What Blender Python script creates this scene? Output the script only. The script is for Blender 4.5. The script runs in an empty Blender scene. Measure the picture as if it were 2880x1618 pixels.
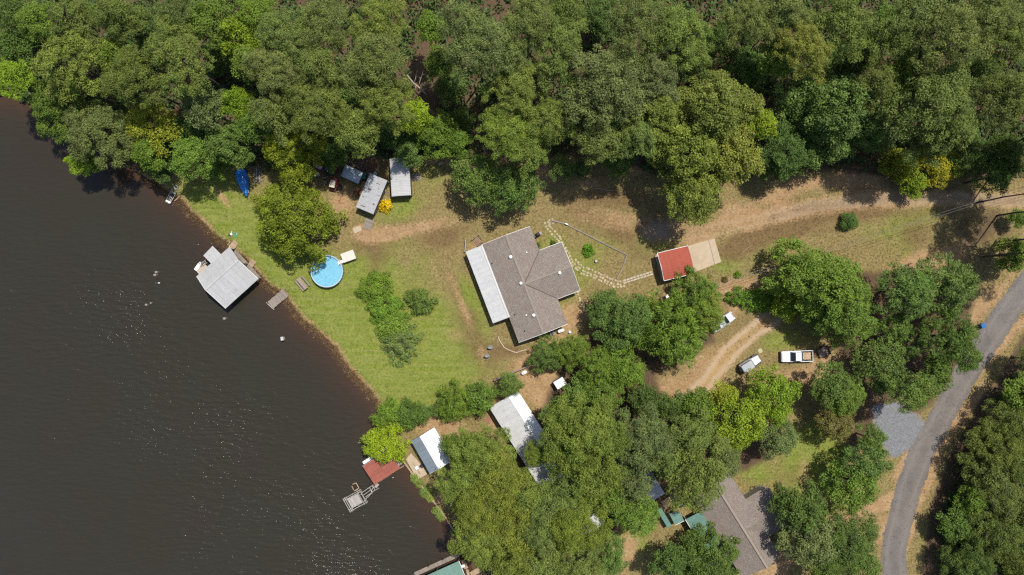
import bpy, math, random
import numpy as np
from mathutils import Vector, Matrix

# ---------------------------------------------------------------- camera, sky, sun, exposure
sc = bpy.context.scene
S, H = 16.0, 120.0                      # pixels of the photograph per metre of ground; camera height
CX, CY = 1440.0, 809.0
cam_d = bpy.data.cameras.new('camera'); cam = bpy.data.objects.new('camera', cam_d)
sc.collection.objects.link(cam); sc.camera = cam
cam.location = (0, 0, H); cam.rotation_euler = (0, 0, 0)
cam_d.sensor_width = 36.0; cam_d.lens = 24.0; cam_d.clip_start = 1.0; cam_d.clip_end = 3000.0
SUN_EL = math.radians(66.0)
SUN_DIR = Vector((0.60 * math.cos(SUN_EL), 0.80 * math.cos(SUN_EL), math.sin(SUN_EL)))   # towards the sun
world = bpy.data.worlds.new('World'); sc.world = world; world.use_nodes = True
wn = world.node_tree
sky = wn.nodes.new('ShaderNodeTexSky'); sky.sky_type = 'NISHITA'; sky.sun_disc = False
sky.sun_elevation = SUN_EL; sky.sun_rotation = math.atan2(SUN_DIR.x, SUN_DIR.y)
sky.air_density = 1.0; sky.dust_density = 1.5; sky.ozone_density = 1.0
bg = wn.nodes['Background']; bg.inputs['Strength'].default_value = 0.108
wn.links.new(sky.outputs[0], bg.inputs['Color'])
sun_d = bpy.data.lights.new('sun', 'SUN'); sun_d.energy = 4.5; sun_d.angle = math.radians(0.55)
sun_d.color = (1.0, 0.95, 0.86)
sun = bpy.data.objects.new('sun', sun_d); sc.collection.objects.link(sun)
sun.rotation_euler = SUN_DIR.to_track_quat('Z', 'Y').to_euler(); sun.location = (40, 60, 150)
sc.view_settings.view_transform = 'Standard'; sc.view_settings.look = 'None'
sc.view_settings.exposure = 0.4; sc.view_settings.gamma = 1.0; sc.view_settings.use_curve_mapping = False
sc.render.engine = 'CYCLES'
sc.cycles.use_denoising = False
sc.cycles.max_bounces = 6; sc.cycles.diffuse_bounces = 3; sc.cycles.glossy_bounces = 3
sc.cycles.transmission_bounces = 4; sc.cycles.sample_clamp_indirect = 3.0
sc.cycles.pixel_filter_type = 'BLACKMAN_HARRIS'; sc.cycles.filter_width = 1.3

# ---------------------------------------------------------------- helpers
COL = sc.collection
rng = np.random.default_rng(7)
random.seed(11)

def W(px, py, h=0.0):
    """point of the photograph's pixel grid that lies h metres above the ground -> world x, y"""
    k = 1.0 - h / H
    return ((px - CX) / S * k, (CY - py) / S * k)

def link(name, data, parent=None):
    o = bpy.data.objects.new(name, data); COL.objects.link(o)
    if parent is not None: o.parent = parent
    return o

def tag(o, label=None, cat=None, group=None, kind=None):
    if label: o['label'] = label
    if cat: o['category'] = cat
    if group: o['group'] = group
    if kind: o['kind'] = kind
    return o

def thing(name, label, cat, x, y, rot=0.0, z=0.0, group=None):
    o = bpy.data.objects.new(name, None); COL.objects.link(o)
    o.empty_display_size = 0.3
    o.location = (x, y, z); o.rotation_euler = (0, 0, rot)
    return tag(o, label, cat, group)

class MB:
    """collects shapes, builds one mesh"""
    def __init__(s): s.v = []; s.f = []
    def add(s, verts, faces):
        b = len(s.v); s.v.extend([tuple(p) for p in verts]); s.f.extend([tuple(i + b for i in f) for f in faces]); return s
    def box(s, x0, x1, y0, y1, z0, z1, taper=0.0):
        t = taper
        s.add([(x0,y0,z0),(x1,y0,z0),(x1,y1,z0),(x0,y1,z0),(x0+t,y0+t,z1),(x1-t,y0+t,z1),(x1-t,y1-t,z1),(x0+t,y1-t,z1)],
              [(3,2,1,0),(4,5,6,7),(0,1,5,4),(1,2,6,5),(2,3,7,6),(3,0,4,7)]); return s
    def bar(s, a, b, w, h, up=(0,0,1)):
        a = Vector(a); b = Vector(b); d = (b - a).normalized(); u = Vector(up)
        if abs(d.dot(u)) > 0.98: u = Vector((1, 0, 0))
        r = d.cross(u).normalized() * w / 2; q = r.cross(d).normalized() * h / 2
        s.add([a-r-q, a+r-q, a+r+q, a-r+q, b-r-q, b+r-q, b+r+q, b-r+q],
              [(0,1,2,3),(7,6,5,4),(1,0,4,5),(2,1,5,6),(3,2,6,7),(0,3,7,4)]); return s
    def tube(s, pts, rad, n=8, cap=True):
        pts = [Vector(p) for p in pts]
        if not hasattr(rad, '__len__'): rad = [rad] * len(pts)
        b = len(s.v); prev = None
        for i, p in enumerate(pts):
            d = (pts[min(i+1, len(pts)-1)] - pts[max(i-1, 0)]).normalized()
            if prev is None: u = d.orthogonal().normalized()
            else: u = (prev - d * prev.dot(d)).normalized()
            prev = u; w = d.cross(u)
            for k in range(n):
                a = 2 * math.pi * k / n
                s.v.append(tuple(p + (u * math.cos(a) + w * math.sin(a)) * rad[i]))
        for i in range(len(pts) - 1):
            for k in range(n):
                k2 = (k + 1) % n
                s.f.append((b+i*n+k, b+i*n+k2, b+(i+1)*n+k2, b+(i+1)*n+k))
        if cap:
            s.f.append(tuple(b + k for k in reversed(range(n))))
            s.f.append(tuple(b + (len(pts)-1)*n + k for k in range(n)))
        return s
    def lathe(s, prof, n=24, cx=0, cy=0, cap=True):
        b = len(s.v)
        for r, z in prof:
            for k in range(n):
                a = 2 * math.pi * k / n
                s.v.append((cx + r * math.cos(a), cy + r * math.sin(a), z))
        for i in range(len(prof) - 1):
            for k in range(n):
                k2 = (k + 1) % n
                s.f.append((b+i*n+k, b+i*n+k2, b+(i+1)*n+k2, b+(i+1)*n+k))
        if cap:
            s.f.append(tuple(b + k for k in reversed(range(n)))); s.f.append(tuple(b + (len(prof)-1)*n + k for k in range(n)))
        return s
    def prism(s, poly, z0, z1):
        n = len(poly); zz0 = z0 if hasattr(z0, '__len__') else [z0]*n; zz1 = z1 if hasattr(z1, '__len__') else [z1]*n
        s.add([(p[0], p[1], zz0[i]) for i, p in enumerate(poly)] + [(p[0], p[1], zz1[i]) for i, p in enumerate(poly)],
              [tuple(reversed(range(n))), tuple(range(n, 2*n))] + [(i, (i+1) % n, n+(i+1) % n, n+i) for i in range(n)]); return s
    def loft(s, rings):
        n = len(rings[0]); b = len(s.v)
        for r in rings: s.v.extend([tuple(p) for p in r])
        for i in range(len(rings)-1):
            for k in range(n):
                k2 = (k+1) % n
                s.f.append((b+i*n+k, b+i*n+k2, b+(i+1)*n+k2, b+(i+1)*n+k))
        s.f.append(tuple(b+k for k in reversed(range(n)))); s.f.append(tuple(b+(len(rings)-1)*n+k for k in range(n)))
        return s
    def slab(s, quad, t):
        """a plate: top corners given, thickness t downwards"""
        n = len(quad)
        s.add([(p[0], p[1], p[2]-t) for p in quad] + [tuple(p) for p in quad],
              [tuple(reversed(range(n))), tuple(range(n, 2*n))] + [(i, (i+1) % n, n+(i+1) % n, n+i) for i in range(n)]); return s
    def mesh(s, name, mat=None, smooth=False):
        m = bpy.data.meshes.new(name); m.from_pydata(s.v, [], s.f); m.update()
        if mat: m.materials.append(mat)
        if smooth: m.polygons.foreach_set('use_smooth', [True] * len(m.polygons))
        return m
    def build(s, name, mat, parent=None, smooth=False, bevel=0.0):
        o = link(name, s.mesh(name, mat, smooth), parent)
        if bevel:
            b = o.modifiers.new('bevel', 'BEVEL'); b.width = bevel; b.segments = 2; b.limit_method = 'ANGLE'
        return o

def copy_tree(o, parent=None):
    c = o.copy(); COL.objects.link(c); c.parent = parent
    for ch in list(o.children): copy_tree(ch, c)
    return c

# ---------------------------------------------------------------- materials
MATS = {}
def mat(name, col, rough=0.7, metal=0.0, var=0.12, scale=3.0, bump=0.0, bscale=20.0, streak=None, spec=0.5, rnd=0.0, dirt=None, dscale=0.6, dlim=(0.55, 0.75)):
    """base colour broken up by noise, per-object tone, optional stains and fine relief"""
    if name in MATS: return MATS[name]
    if min(col) < 0.6:
        col = tuple(c * 0.71 for c in col); dirt = tuple(c * 0.71 for c in dirt) if dirt else None
    m = bpy.data.materials.new(name); m.use_nodes = True; MATS[name] = m
    nt = m.node_tree; N = nt.nodes; L = nt.links; b = N['Principled BSDF']
    b.inputs['Roughness'].default_value = rough; b.inputs['Metallic'].default_value = metal
    b.inputs['Specular IOR Level'].default_value = spec
    tc = N.new('ShaderNodeTexCoord'); mp = N.new('ShaderNodeMapping'); L.new(tc.outputs['Object'], mp.inputs['Vector'])
    if streak: mp.inputs['Scale'].default_value = streak
    oi = N.new('ShaderNodeObjectInfo')
    av = N.new('ShaderNodeVectorMath'); av.operation = 'ADD'; L.new(mp.outputs[0], av.inputs[0])
    cmb = N.new('ShaderNodeMath'); cmb.operation = 'MULTIPLY'; cmb.inputs[1].default_value = 37.0; L.new(oi.outputs['Random'], cmb.inputs[0])
    L.new(cmb.outputs[0], av.inputs[1])
    nz = N.new('ShaderNodeTexNoise'); nz.inputs['Scale'].default_value = scale; nz.inputs['Detail'].default_value = 5.0; nz.inputs['Roughness'].default_value = 0.65
    L.new(av.outputs[0], nz.inputs['Vector'])
    mr = N.new('ShaderNodeMapRange'); mr.inputs['From Min'].default_value = 0.3; mr.inputs['From Max'].default_value = 0.7
    mr.inputs['To Min'].default_value = 1 - var; mr.inputs['To Max'].default_value = 1 + var
    L.new(nz.outputs['Fac'], mr.inputs['Value'])
    fac = mr.outputs[0]
    if rnd:
        r2 = N.new('ShaderNodeMapRange'); r2.inputs['To Min'].default_value = 1 - rnd; r2.inputs['To Max'].default_value = 1 + rnd
        L.new(oi.outputs['Random'], r2.inputs['Value'])
        mm = N.new('ShaderNodeMath'); mm.operation = 'MULTIPLY'; L.new(fac, mm.inputs[0]); L.new(r2.outputs[0], mm.inputs[1]); fac = mm.outputs[0]
    mx = N.new('ShaderNodeMix'); mx.data_type = 'RGBA'; mx.blend_type = 'MULTIPLY'; mx.inputs['Factor'].default_value = 1.0
    mx.inputs['A'].default_value = (*col, 1); L.new(fac, mx.inputs['B'])
    out = mx.outputs['Result']
    if dirt:
        n2 = N.new('ShaderNodeTexNoise'); n2.inputs['Scale'].default_value = dscale; n2.inputs['Detail'].default_value = 6.0; n2.inputs['Roughness'].default_value = 0.7
        L.new(av.outputs[0], n2.inputs['Vector'])
        m2 = N.new('ShaderNodeMapRange'); m2.inputs['From Min'].default_value = dlim[0]; m2.inputs['From Max'].default_value = dlim[1]
        L.new(n2.outputs['Fac'], m2.inputs['Value'])
        x2 = N.new('ShaderNodeMix'); x2.data_type = 'RGBA'; L.new(m2.outputs[0], x2.inputs['Factor']); L.new(out, x2.inputs['A']); x2.inputs['B'].default_value = (*dirt, 1)
        out = x2.outputs['Result']
    L.new(out, b.inputs['Base Color'])
    if bump:
        nb = N.new('ShaderNodeTexNoise'); nb.inputs['Scale'].default_value = bscale; nb.inputs['Detail'].default_value = 4.0
        L.new(mp.outputs[0], nb.inputs['Vector'])
        bp = N.new('ShaderNodeBump'); bp.inputs['Strength'].default_value = bump; bp.inputs['Distance'].default_value = 0.05
        L.new(nb.outputs['Fac'], bp.inputs['Height']); L.new(bp.outputs[0], b.inputs['Normal'])
    return m

def shingle_mat(name, c1, c2, stain):
    """asphalt shingles: courses and tabs too small to tell apart from the air"""
    c1, c2, stain = [tuple(0.71 * c for c in q) for q in (c1, c2, stain)]
    m = bpy.data.materials.new(name); m.use_nodes = True; MATS[name] = m
    nt = m.node_tree; N = nt.nodes; L = nt.links; b = N['Principled BSDF']; b.inputs['Roughness'].default_value = 0.9
    tc = N.new('ShaderNodeTexCoord')
    br = N.new('ShaderNodeTexBrick'); br.inputs['Scale'].default_value = 1.0
    br.inputs['Brick Width'].default_value = 0.42; br.inputs['Row Height'].default_value = 0.24; br.inputs['Mortar Size'].default_value = 0.018
    br.inputs['Color1'].default_value = (*c1, 1); br.inputs['Color2'].default_value = (*c2, 1); br.inputs['Mortar'].default_value = (*[c * 0.55 for c in c1], 1)
    br.inputs['Bias'].default_value = 0.0
    L.new(tc.outputs['UV'], br.inputs['Vector'])
    nz = N.new('ShaderNodeTexNoise'); nz.inputs['Scale'].default_value = 0.45; nz.inputs['Detail'].default_value = 6; L.new(tc.outputs['UV'], nz.inputs['Vector'])
    mr = N.new('ShaderNodeMapRange'); mr.inputs['From Min'].default_value = 0.42; mr.inputs['From Max'].default_value = 0.75; L.new(nz.outputs['Fac'], mr.inputs['Value'])
    mx = N.new('ShaderNodeMix'); mx.data_type = 'RGBA'; L.new(mr.outputs[0], mx.inputs['Factor']); L.new(br.outputs['Color'], mx.inputs['A']); mx.inputs['B'].default_value = (*stain, 1)
    n3 = N.new('ShaderNodeTexNoise'); n3.inputs['Scale'].default_value = 5.0; n3.inputs['Detail'].default_value = 4; L.new(tc.outputs['UV'], n3.inputs['Vector'])
    m3 = N.new('ShaderNodeMapRange'); m3.inputs['From Min'].default_value = 0.3; m3.inputs['From Max'].default_value = 0.7; m3.inputs['To Min'].default_value = 0.72; m3.inputs['To Max'].default_value = 1.28
    L.new(n3.outputs['Fac'], m3.inputs['Value'])
    x3 = N.new('ShaderNodeMix'); x3.data_type = 'RGBA'; x3.blend_type = 'MULTIPLY'; x3.inputs['Factor'].default_value = 1.0
    L.new(mx.outputs['Result'], x3.inputs['A']); L.new(m3.outputs[0], x3.inputs['B']); L.new(x3.outputs['Result'], b.inputs['Base Color'])
    bp = N.new('ShaderNodeBump'); bp.inputs['Strength'].default_value = 0.5; bp.inputs['Distance'].default_value = 0.03
    L.new(br.outputs['Fac'], bp.inputs['Height']); bp.invert = True; L.new(bp.outputs[0], b.inputs['Normal'])
    return m

M_galv = mat('galvanised_metal', (0.53, 0.53, 0.525), 0.42, 0.15, 0.06, 1.2, rnd=0.035, dirt=(0.33, 0.32, 0.30), dscale=0.9, dlim=(0.55, 0.95))
M_galv2 = mat('old_galvanised_metal', (0.43, 0.44, 0.455), 0.5, 0.25, 0.1, 1.5, rnd=0.04, dirt=(0.22, 0.17, 0.14), dscale=0.8, dlim=(0.62, 0.85))
M_galvblue = mat('blue_grey_metal', (0.30, 0.35, 0.39), 0.45, 0.3, 0.06, 1.5, rnd=0.07)
M_white_roof = mat('white_roof_metal', (0.66, 0.67, 0.67), 0.4, 0.1, 0.05, 1.0, rnd=0.03, dirt=(0.52, 0.52, 0.50), dscale=0.7, dlim=(0.58, 0.9))
M_porch = mat('porch_roof_metal', (0.585, 0.59, 0.59), 0.5, 0.05, 0.06, 1.2, rnd=0.03, dirt=(0.46, 0.46, 0.44), dscale=0.7, dlim=(0.5, 0.85))
M_white_roof2 = mat('aged_shaded_white_roof_metal', (0.599, 0.599, 0.59), 0.5, 0.05, 0.08, 1.0, rnd=0.04, dirt=(0.40, 0.39, 0.36), dscale=0.8, dlim=(0.55, 0.9))  # stained white; its darker base also paints the long roof's shaded slope
M_red = mat('red_roof_metal', (0.38, 0.092, 0.060), 0.75, 0.0, 0.08, 1.2, rnd=0.03, dirt=(0.24, 0.065, 0.05), dscale=0.6, spec=0.15)
M_rust = mat('rusted_red_metal', (0.34, 0.10, 0.065), 0.65, 0.1, 0.18, 2.0, rnd=0.12, streak=(4, 0.6, 1), dirt=(0.32, 0.14, 0.09), dscale=0.8)
M_green = mat('green_roof_metal', (0.145, 0.265, 0.22), 0.45, 0.05, 0.08, 1.5, rnd=0.04)
M_trimw = mat('white_trim', (0.72, 0.72, 0.70), 0.5, var=0.05)
M_wall = mat('pale_siding', (0.55, 0.52, 0.46), 0.7, var=0.06)
M_walldark = mat('dark_siding', (0.16, 0.13, 0.11), 0.8, var=0.15)
M_glass = mat('window_glass', (0.02, 0.025, 0.03), 0.05, var=0.0)
M_wood = mat('weathered_wood', (0.27, 0.225, 0.19), 0.85, var=0.2, scale=4, streak=(1, 6, 6), rnd=0.16)
M_woodtan = mat('tan_wood', (0.42, 0.30, 0.19), 0.85, var=0.18, scale=3, streak=(1, 5, 5), rnd=0.15)
M_woodgrey = mat('grey_driftwood', (0.40, 0.37, 0.34), 0.9, var=0.22, scale=4, streak=(1, 6, 6), rnd=0.18)
M_wooddark = mat('dark_wood', (0.10, 0.075, 0.06), 0.85, var=0.2, rnd=0.15)
M_conc = mat('concrete', (0.50, 0.40, 0.28), 0.9, var=0.08, scale=1.2, dirt=(0.40, 0.31, 0.21), dscale=0.5, dlim=(0.5, 0.8))
M_stone = mat('flagstone', (0.43, 0.355, 0.225), 0.9, var=0.18, scale=6, rnd=0.18, bump=0.3, bscale=9)
M_black = mat('black_plastic', (0.015, 0.015, 0.017), 0.5, var=0.1)
M_rubber = mat('tyre_rubber', (0.018, 0.018, 0.018), 0.85, var=0.15)
M_chrome = mat('steel', (0.55, 0.55, 0.56), 0.3, 0.8, var=0.05)
M_white = mat('white_paint', (0.78, 0.78, 0.78), 0.35, var=0.04)
M_carwhite = mat('white_car_paint', (0.61, 0.62, 0.63), 0.22, var=0.02, spec=0.6)
M_silver = mat('silver_car_paint', (0.50, 0.52, 0.56), 0.3, 0.4, var=0.03)
M_greytop = mat('grey_canvas_top', (0.40, 0.42, 0.45), 0.75, var=0.05)
M_bark = mat('bark', (0.11, 0.085, 0.065), 0.95, var=0.3, scale=5, streak=(1, 1, 0.3), bump=0.6, bscale=8)
M_deadwood = mat('dead_wood', (0.42, 0.36, 0.28), 0.9, var=0.2, rnd=0.1)
M_tarp = mat('blue_tarp', (0.012, 0.20, 0.66), 0.32, var=0.15, scale=2)
M_blue = mat('blue_plastic', (0.015, 0.14, 0.40), 0.4, var=0.08)
M_teal = mat('teal_plastic', (0.01, 0.17, 0.16), 0.45, var=0.1)
M_redp = mat('red_machine_paint', (0.33, 0.035, 0.03), 0.4, var=0.1)
M_orange = mat('orange_machine_paint', (0.55, 0.13, 0.03), 0.45, var=0.12)
M_cream = mat('cream_plastic', (0.66, 0.58, 0.44), 0.5, var=0.05)
M_tan = mat('tan_canvas', (0.50, 0.36, 0.21), 0.8, var=0.3, scale=5)
M_hose = mat('green_hose', (0.10, 0.40, 0.24), 0.4, var=0.05)
M_pool = mat('pool_wall_blue', (0.05, 0.22, 0.42), 0.4, var=0.05)
M_shingle = shingle_mat('grey_shingles', (0.30, 0.255, 0.22), (0.225, 0.187, 0.16), (0.21, 0.168, 0.138))
M_shingle2 = shingle_mat('brown_shingles', (0.28, 0.235, 0.20), (0.215, 0.178, 0.152), (0.20, 0.16, 0.135))
M_rustpatch = mat('rust_patch', (0.16, 0.055, 0.03), 0.85, var=0.3, scale=6)
M_alu = mat('weathered_aluminium', (0.46, 0.47, 0.42), 0.5, 0.3, var=0.1)
# ---------------------------------------------------------------- ground, water, road
SHORE = [(-9000, -1500), (-600, 60), (-150, 190), (0, 262), (90, 292), (190, 355), (290, 430), (390, 490), (448, 525), (470, 548), (507, 560), (533, 595),
         (571, 629), (608, 666), (642, 692), (664, 711), (701, 745), (727, 778), (757, 804), (798, 830), (808, 853), (832, 883),
         (869, 916), (914, 954), (935, 975), (972, 1023), (1020, 1083), (1040, 1098), (1058, 1119), (1072, 1153), (1078, 1200),
         (1098, 1255), (1130, 1292), (1181, 1364), (1245, 1446), (1290, 1520), (1298, 1542), (1316, 1578), (1334, 1612), (1380, 1700),
         (1500, 1900), (3000, 9000), (-9000, 9000)]

def vnoise(x, y, s, seed):
    """smooth value noise in [-1, 1] with wavelength s"""
    r = np.random.default_rng(seed); T = r.uniform(-1, 1, (257, 257)); T[256, :] = T[0, :]; T[:, 256] = T[:, 0]
    u = np.mod(x / s, 256); v = np.mod(y / s, 256); i = np.floor(u).astype(int); j = np.floor(v).astype(int)
    f = u - i; g = v - j; f = f*f*(3-2*f); g = g*g*(3-2*g)
    i %= 256; j %= 256
    return (T[i, j]*(1-f) + T[i+1, j]*f)*(1-g) + (T[i, j+1]*(1-f) + T[i+1, j+1]*f)*g

def fbm(x, y, s, seed, o=4):
    a = 0; amp = 1.0; tot = 0
    for k in range(o):
        a = a + amp * vnoise(x, y, s / 2**k, seed + k); tot += amp; amp *= 0.55
    return a / tot

def seg_dist(PX, PY, pts, closed=False):
    d = np.full(PX.shape, 1e9)
    n = len(pts)
    for a in range(n if closed else n - 1):
        ax, ay = pts[a]; bx, by = pts[(a+1) % n]
        vx, vy = bx-ax, by-ay; L2 = vx*vx+vy*vy
        t = np.clip(((PX-ax)*vx+(PY-ay)*vy)/L2, 0, 1)
        d = np.minimum(d, np.hypot(PX-ax-t*vx, PY-ay-t*vy))
    return d

def inside(PX, PY, pts):
    c = np.zeros(PX.shape, bool); n = len(pts)
    for a in range(n):
        ax, ay = pts[a]; bx, by = pts[(a+1) % n]
        if ay == by: continue
        hit = ((ay > PY) != (by > PY)) & (PX < (bx-ax)*(PY-ay)/(by-ay)+ax)
        c ^= hit
    return c

def sstep(a, b, x):
    t = np.clip((x-a)/(b-a), 0, 1); return t*t*(3-2*t)

def axis(lo, hi, step, far):
    u = np.arange(lo, hi + step/2, step)
    e = np.array([3, 8, 20, 50, 120, 300, far], float)
    return np.concatenate([lo - e[::-1], u, hi + e])
gx = axis(-104, 104, 0.42, 900); gy = axis(-62, 62, 0.42, 900)
nx, ny = len(gx), len(gy)
GX, GY = np.meshgrid(gx, gy); GX = GX.ravel(); GY = GY.ravel()
PX = CX + GX * S; PY = CY - GY * S
d_sh = seg_dist(PX, PY, SHORE, True) * np.where(inside(PX, PY, SHORE), -1, 1) / S      # metres, + on land
d_sh = d_sh + 0.45 * fbm(PX, PY, 60, 3) * (np.abs(PY - 1400) > 150) + 0.25 * fbm(PX, PY, 22, 8) * (np.abs(PY-1410) > 130)
GZ = np.where(d_sh > 1.4, 0.0, np.maximum(-2.2, -0.30 * (1 - (d_sh) / 1.4) ** 1.0))
GZ = np.where(d_sh > 1.4, 0.0, GZ)
GZ = GZ + np.where(d_sh > 2.0, 0.025 * fbm(PX, PY, 90, 21), 0)

def blobs(lst):
    a = np.zeros(PX.shape)
    for (x, y, rx, ry, ang, v) in lst:
        c, s_ = math.cos(math.radians(ang)), math.sin(math.radians(ang))
        u = ((PX-x)*c + (PY-y)*s_)/rx; w = (-(PX-x)*s_ + (PY-y)*c)/ry
        a += v * np.exp(-(u*u + w*w))
    return a
nz1 = fbm(PX, PY, 150, 31); nz2 = fbm(PX, PY, 60, 41); nz3 = fbm(PX, PY, 30, 51)
# green, watered grass
lush = blobs([(600, 580, 130, 110, 20, 0.75), (720, 700, 120, 90, 30, 0.7), (790, 780, 70, 60, 0, 0.5), (900, 880, 130, 90, 45, 0.85), (1020, 1020, 110, 100, 50, 0.95),
              (1120, 1090, 140, 70, -10, 0.95), (1200, 930, 120, 120, 0, 0.6), (1090, 800, 130, 110, 0, 0.42), (1000, 800, 90, 80, 0, 0.4), (1250, 1040, 100, 60, -25, 0.6), (1130, 590, 60, 30, -20, 0.6),
              (1200, 480, 60, 50, 0, 0.45), (1320, 830, 26, 120, -20, 0.6), (1620, 760, 70, 50, 30, 0.42), (1590, 880, 40, 50, 0, 0.5), (1540, 690, 35, 35, 0, 0.35),
              (1700, 690, 90, 60, 30, 0.32), (1830, 680, 60, 40, 0, 0.42), (2040, 740, 60, 60, 0, 0.42), (2180, 690, 80, 60, 0, 0.36), (2480, 650, 110, 60, 0, 0.42), (2600, 600, 90, 40, 0, 0.35),
              (2190, 960, 90, 36, 0, 0.75), (2290, 1270, 80, 90, 0, 1.0), (2310, 1380, 60, 60, 0, 0.6), (2120, 1330, 60, 40, 0, 0.6), (1785, 1510, 50, 70, 30, 0.5), (1205, 1385, 30, 50, 30, 0.42), (1270, 1430, 25, 80, 35, 0.36),
              (2600, 1540, 30, 110, 12, 0.35), (1770, 870, 60, 30, 0, 0.3)])
lush = np.clip(lush + 0.14 + 0.28 * np.clip(fbm(PX, PY, 75, 91, 5), -1, 1) * (PX > 1250) + 0.30 * nz1 * (lush > 0.02) + 0.22 * nz2, 0, 1)
# thin brown turf
brown = blobs([(2330, 600, 160, 22, 2, 0.7), (2500, 590, 140, 20, 0, 0.6), (2200, 560, 120, 30, -8, 0.5), (2420, 530, 120, 20, 0, 0.6), (1780, 560, 120, 40, 5, 0.5), (2680, 590, 60, 40, 0, 0.5), (1900, 830, 120, 30, -12, 0.4), (1700, 830, 80, 30, -15, 0.35), (1240, 670, 90, 36, -10, 0.75), (1040, 690, 60, 40, 0, 0.7), (1060, 760, 40, 40, 0, 0.55), (1130, 640, 90, 40, -10, 0.5), (1310, 860, 36, 130, -22, 0.6), (1300, 960, 60, 60, 0, 0.45), (1440, 985, 70, 22, 12, 0.8),
               (1380, 1000, 60, 40, 0, 0.4), (1700, 640, 110, 40, 20, 0.6), (1550, 640, 60, 40, 0, 0.35), (1780, 720, 50, 90, 0, 0.36), (2150, 660, 130, 34, -20, 0.9), (2250, 640, 90, 34, 0, 0.8), (2060, 710, 60, 40, -20, 0.7),
               (2560, 660, 60, 60, 0, 0.6), (1660, 560, 120, 40, 0, 0.5), (2000, 830, 90, 40, 0, 0.5), (2040, 930, 40, 60, 40, 0.5), (2130, 920, 50, 40, 0, 0.6), (1340, 640, 40, 30, 0, 0.3), (1120, 900, 60, 60, 0, 0.25), (2400, 600, 60, 30, 0, 0.5), (2240, 1340, 40, 50, 0, 0.5)])
brown = np.clip(brown * 0.9 + 0.35 * nz2 * (brown > 0.03) + 0.22 * np.clip(fbm(PX, PY, 110, 77), 0, 1), 0, 1)
# bare tan earth
DRIVE = [(3000, 560), (2880, 566), (2645, 559), (2458, 562), (2309, 577), (2197, 603), (2136, 618), (2024, 644), (1950, 655), (1885, 640), (1757, 628), (1645, 600), (1496, 585), (1400, 592), (1310, 606), (1160, 640), (1030, 662)]
TRACK = [(2215, 862), (2166, 898), (2105, 943), (2054, 988), (2016, 1036), (1987, 1077), (1950, 1115), (1900, 1150)]
LANE = [(2520, 1400), (2477, 1418), (2421, 1436), (2365, 1444), (2300, 1462), (2240, 1510), (2200, 1590), (2180, 1700)]
d_dr = seg_dist(PX, PY, DRIVE) + 7 * nz3; d_tr = seg_dist(PX, PY, TRACK) + 6 * nz3; d_ln = seg_dist(PX, PY, LANE) + 4 * nz3
drive = (1 - sstep(14, 44, d_dr)) * (0.35 + 0.65 * sstep(1350, 1950, PX))
track_w = 1 - sstep(20, 52, d_tr)
rut = np.exp(-((np.abs(d_tr) - 16) / 8.0)**2)
lane = 1 - sstep(12, 24, d_ln)
tan = blobs([(1060, 660, 70, 24, -5, 0.9), (1180, 640, 90, 18, -14, 0.7), (975, 560, 40, 60, 40, 0.65), (955, 600, 30, 40, 0, 0.5), (630, 560, 12, 40, -35, 0.9), (1010, 645, 16, 16, 0, 0.9), (1225, 770, 8, 50, -20, 0.5),
             (1290, 830, 12, 110, -22, 0.6), (1345, 690, 24, 24, 0, 0.8), (1600, 900, 50, 36, 0, 0.7), (1640, 870, 60, 60, 20, 0.4), (1560, 960, 40, 30, 30, 0.6), (1500, 1010, 60, 24, -20, 0.8), (1280, 945, 40, 24, 0, 0.5), (1360, 990, 20, 30, 0, 0.5),
             (1240, 1205, 60, 40, 0, 1.2), (1500, 1075, 60, 50, 0, 1.3), (1400, 1180, 30, 60, 0, 0.7), (1540, 1130, 40, 60, 0, 0.9), (1620, 1060, 60, 40, 0, 0.9), (1880, 1090, 110, 40, -15, 0.8), (1980, 1000, 40, 60, 30, 0.45), (2100, 1065, 60, 22, 0, 0.5), (2230, 1055, 90, 18, 0, 0.7), (2310, 1040, 60, 24, -20, 0.8),
             (2420, 990, 120, 24, -20, 0.8), (2600, 735, 90, 26, -10, 1.1), (2700, 700, 40, 40, 0, 0.7), (2120, 800, 60, 30, -10, 0.8), (2040, 800, 40, 30, 0, 0.5), (2060, 880, 24, 24, 0, 0.6), (2240, 516, 90, 22, 0, 0.8), (2330, 516, 70, 18, 0, 0.5), (2060, 585, 50, 30, -10, 0.5), (2180, 556, 80, 18, -15, 0.7), (2080, 610, 60, 20, -10, 0.6), (1960, 700, 60, 26, -20, 0.5),
             (2400, 500, 60, 30, 0, 0.7), (2500, 500, 60, 30, 0, 0.4), (1870, 840, 60, 26, -10, 0.6), (2300, 1410, 50, 24, 10, 0.7), (2260, 1350, 22, 50, 0, 0.5), (1750, 1560, 40, 70, 20, 0.9), (1660, 520, 60, 20, 0, 0.5), (1520, 510, 36, 30, 0, 0.6), (1560, 470, 30, 30, 0, 0.7), (1790, 470, 40, 30, 0, 0.7), (1330, 460, 60, 16, 0, 0.7), (1220, 455, 90, 12, 0, 0.6),
             (2545, 1300, 16, 60, 25, 1.0), (2480, 1490, 30, 60, 15, 0.9), (2700, 1180, 18, 140, 38, 1.0), (2625, 1330, 14, 80, 20, 0.9), (2570, 1480, 10, 120, 14, 0.8), (2830, 960, 14, 120, 38, 0.9), (2830, 800, 14, 100, 36, 0.7), (2760, 860, 20, 60, 36, 0.9), (1210, 1320, 50, 30, 0, 0.3), (1240, 1400, 20, 90, 35, 0.6), (2180, 1600, 60, 40, -35, 1.0), (1870, 1330, 50, 60, 0, 0.4)])
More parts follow.
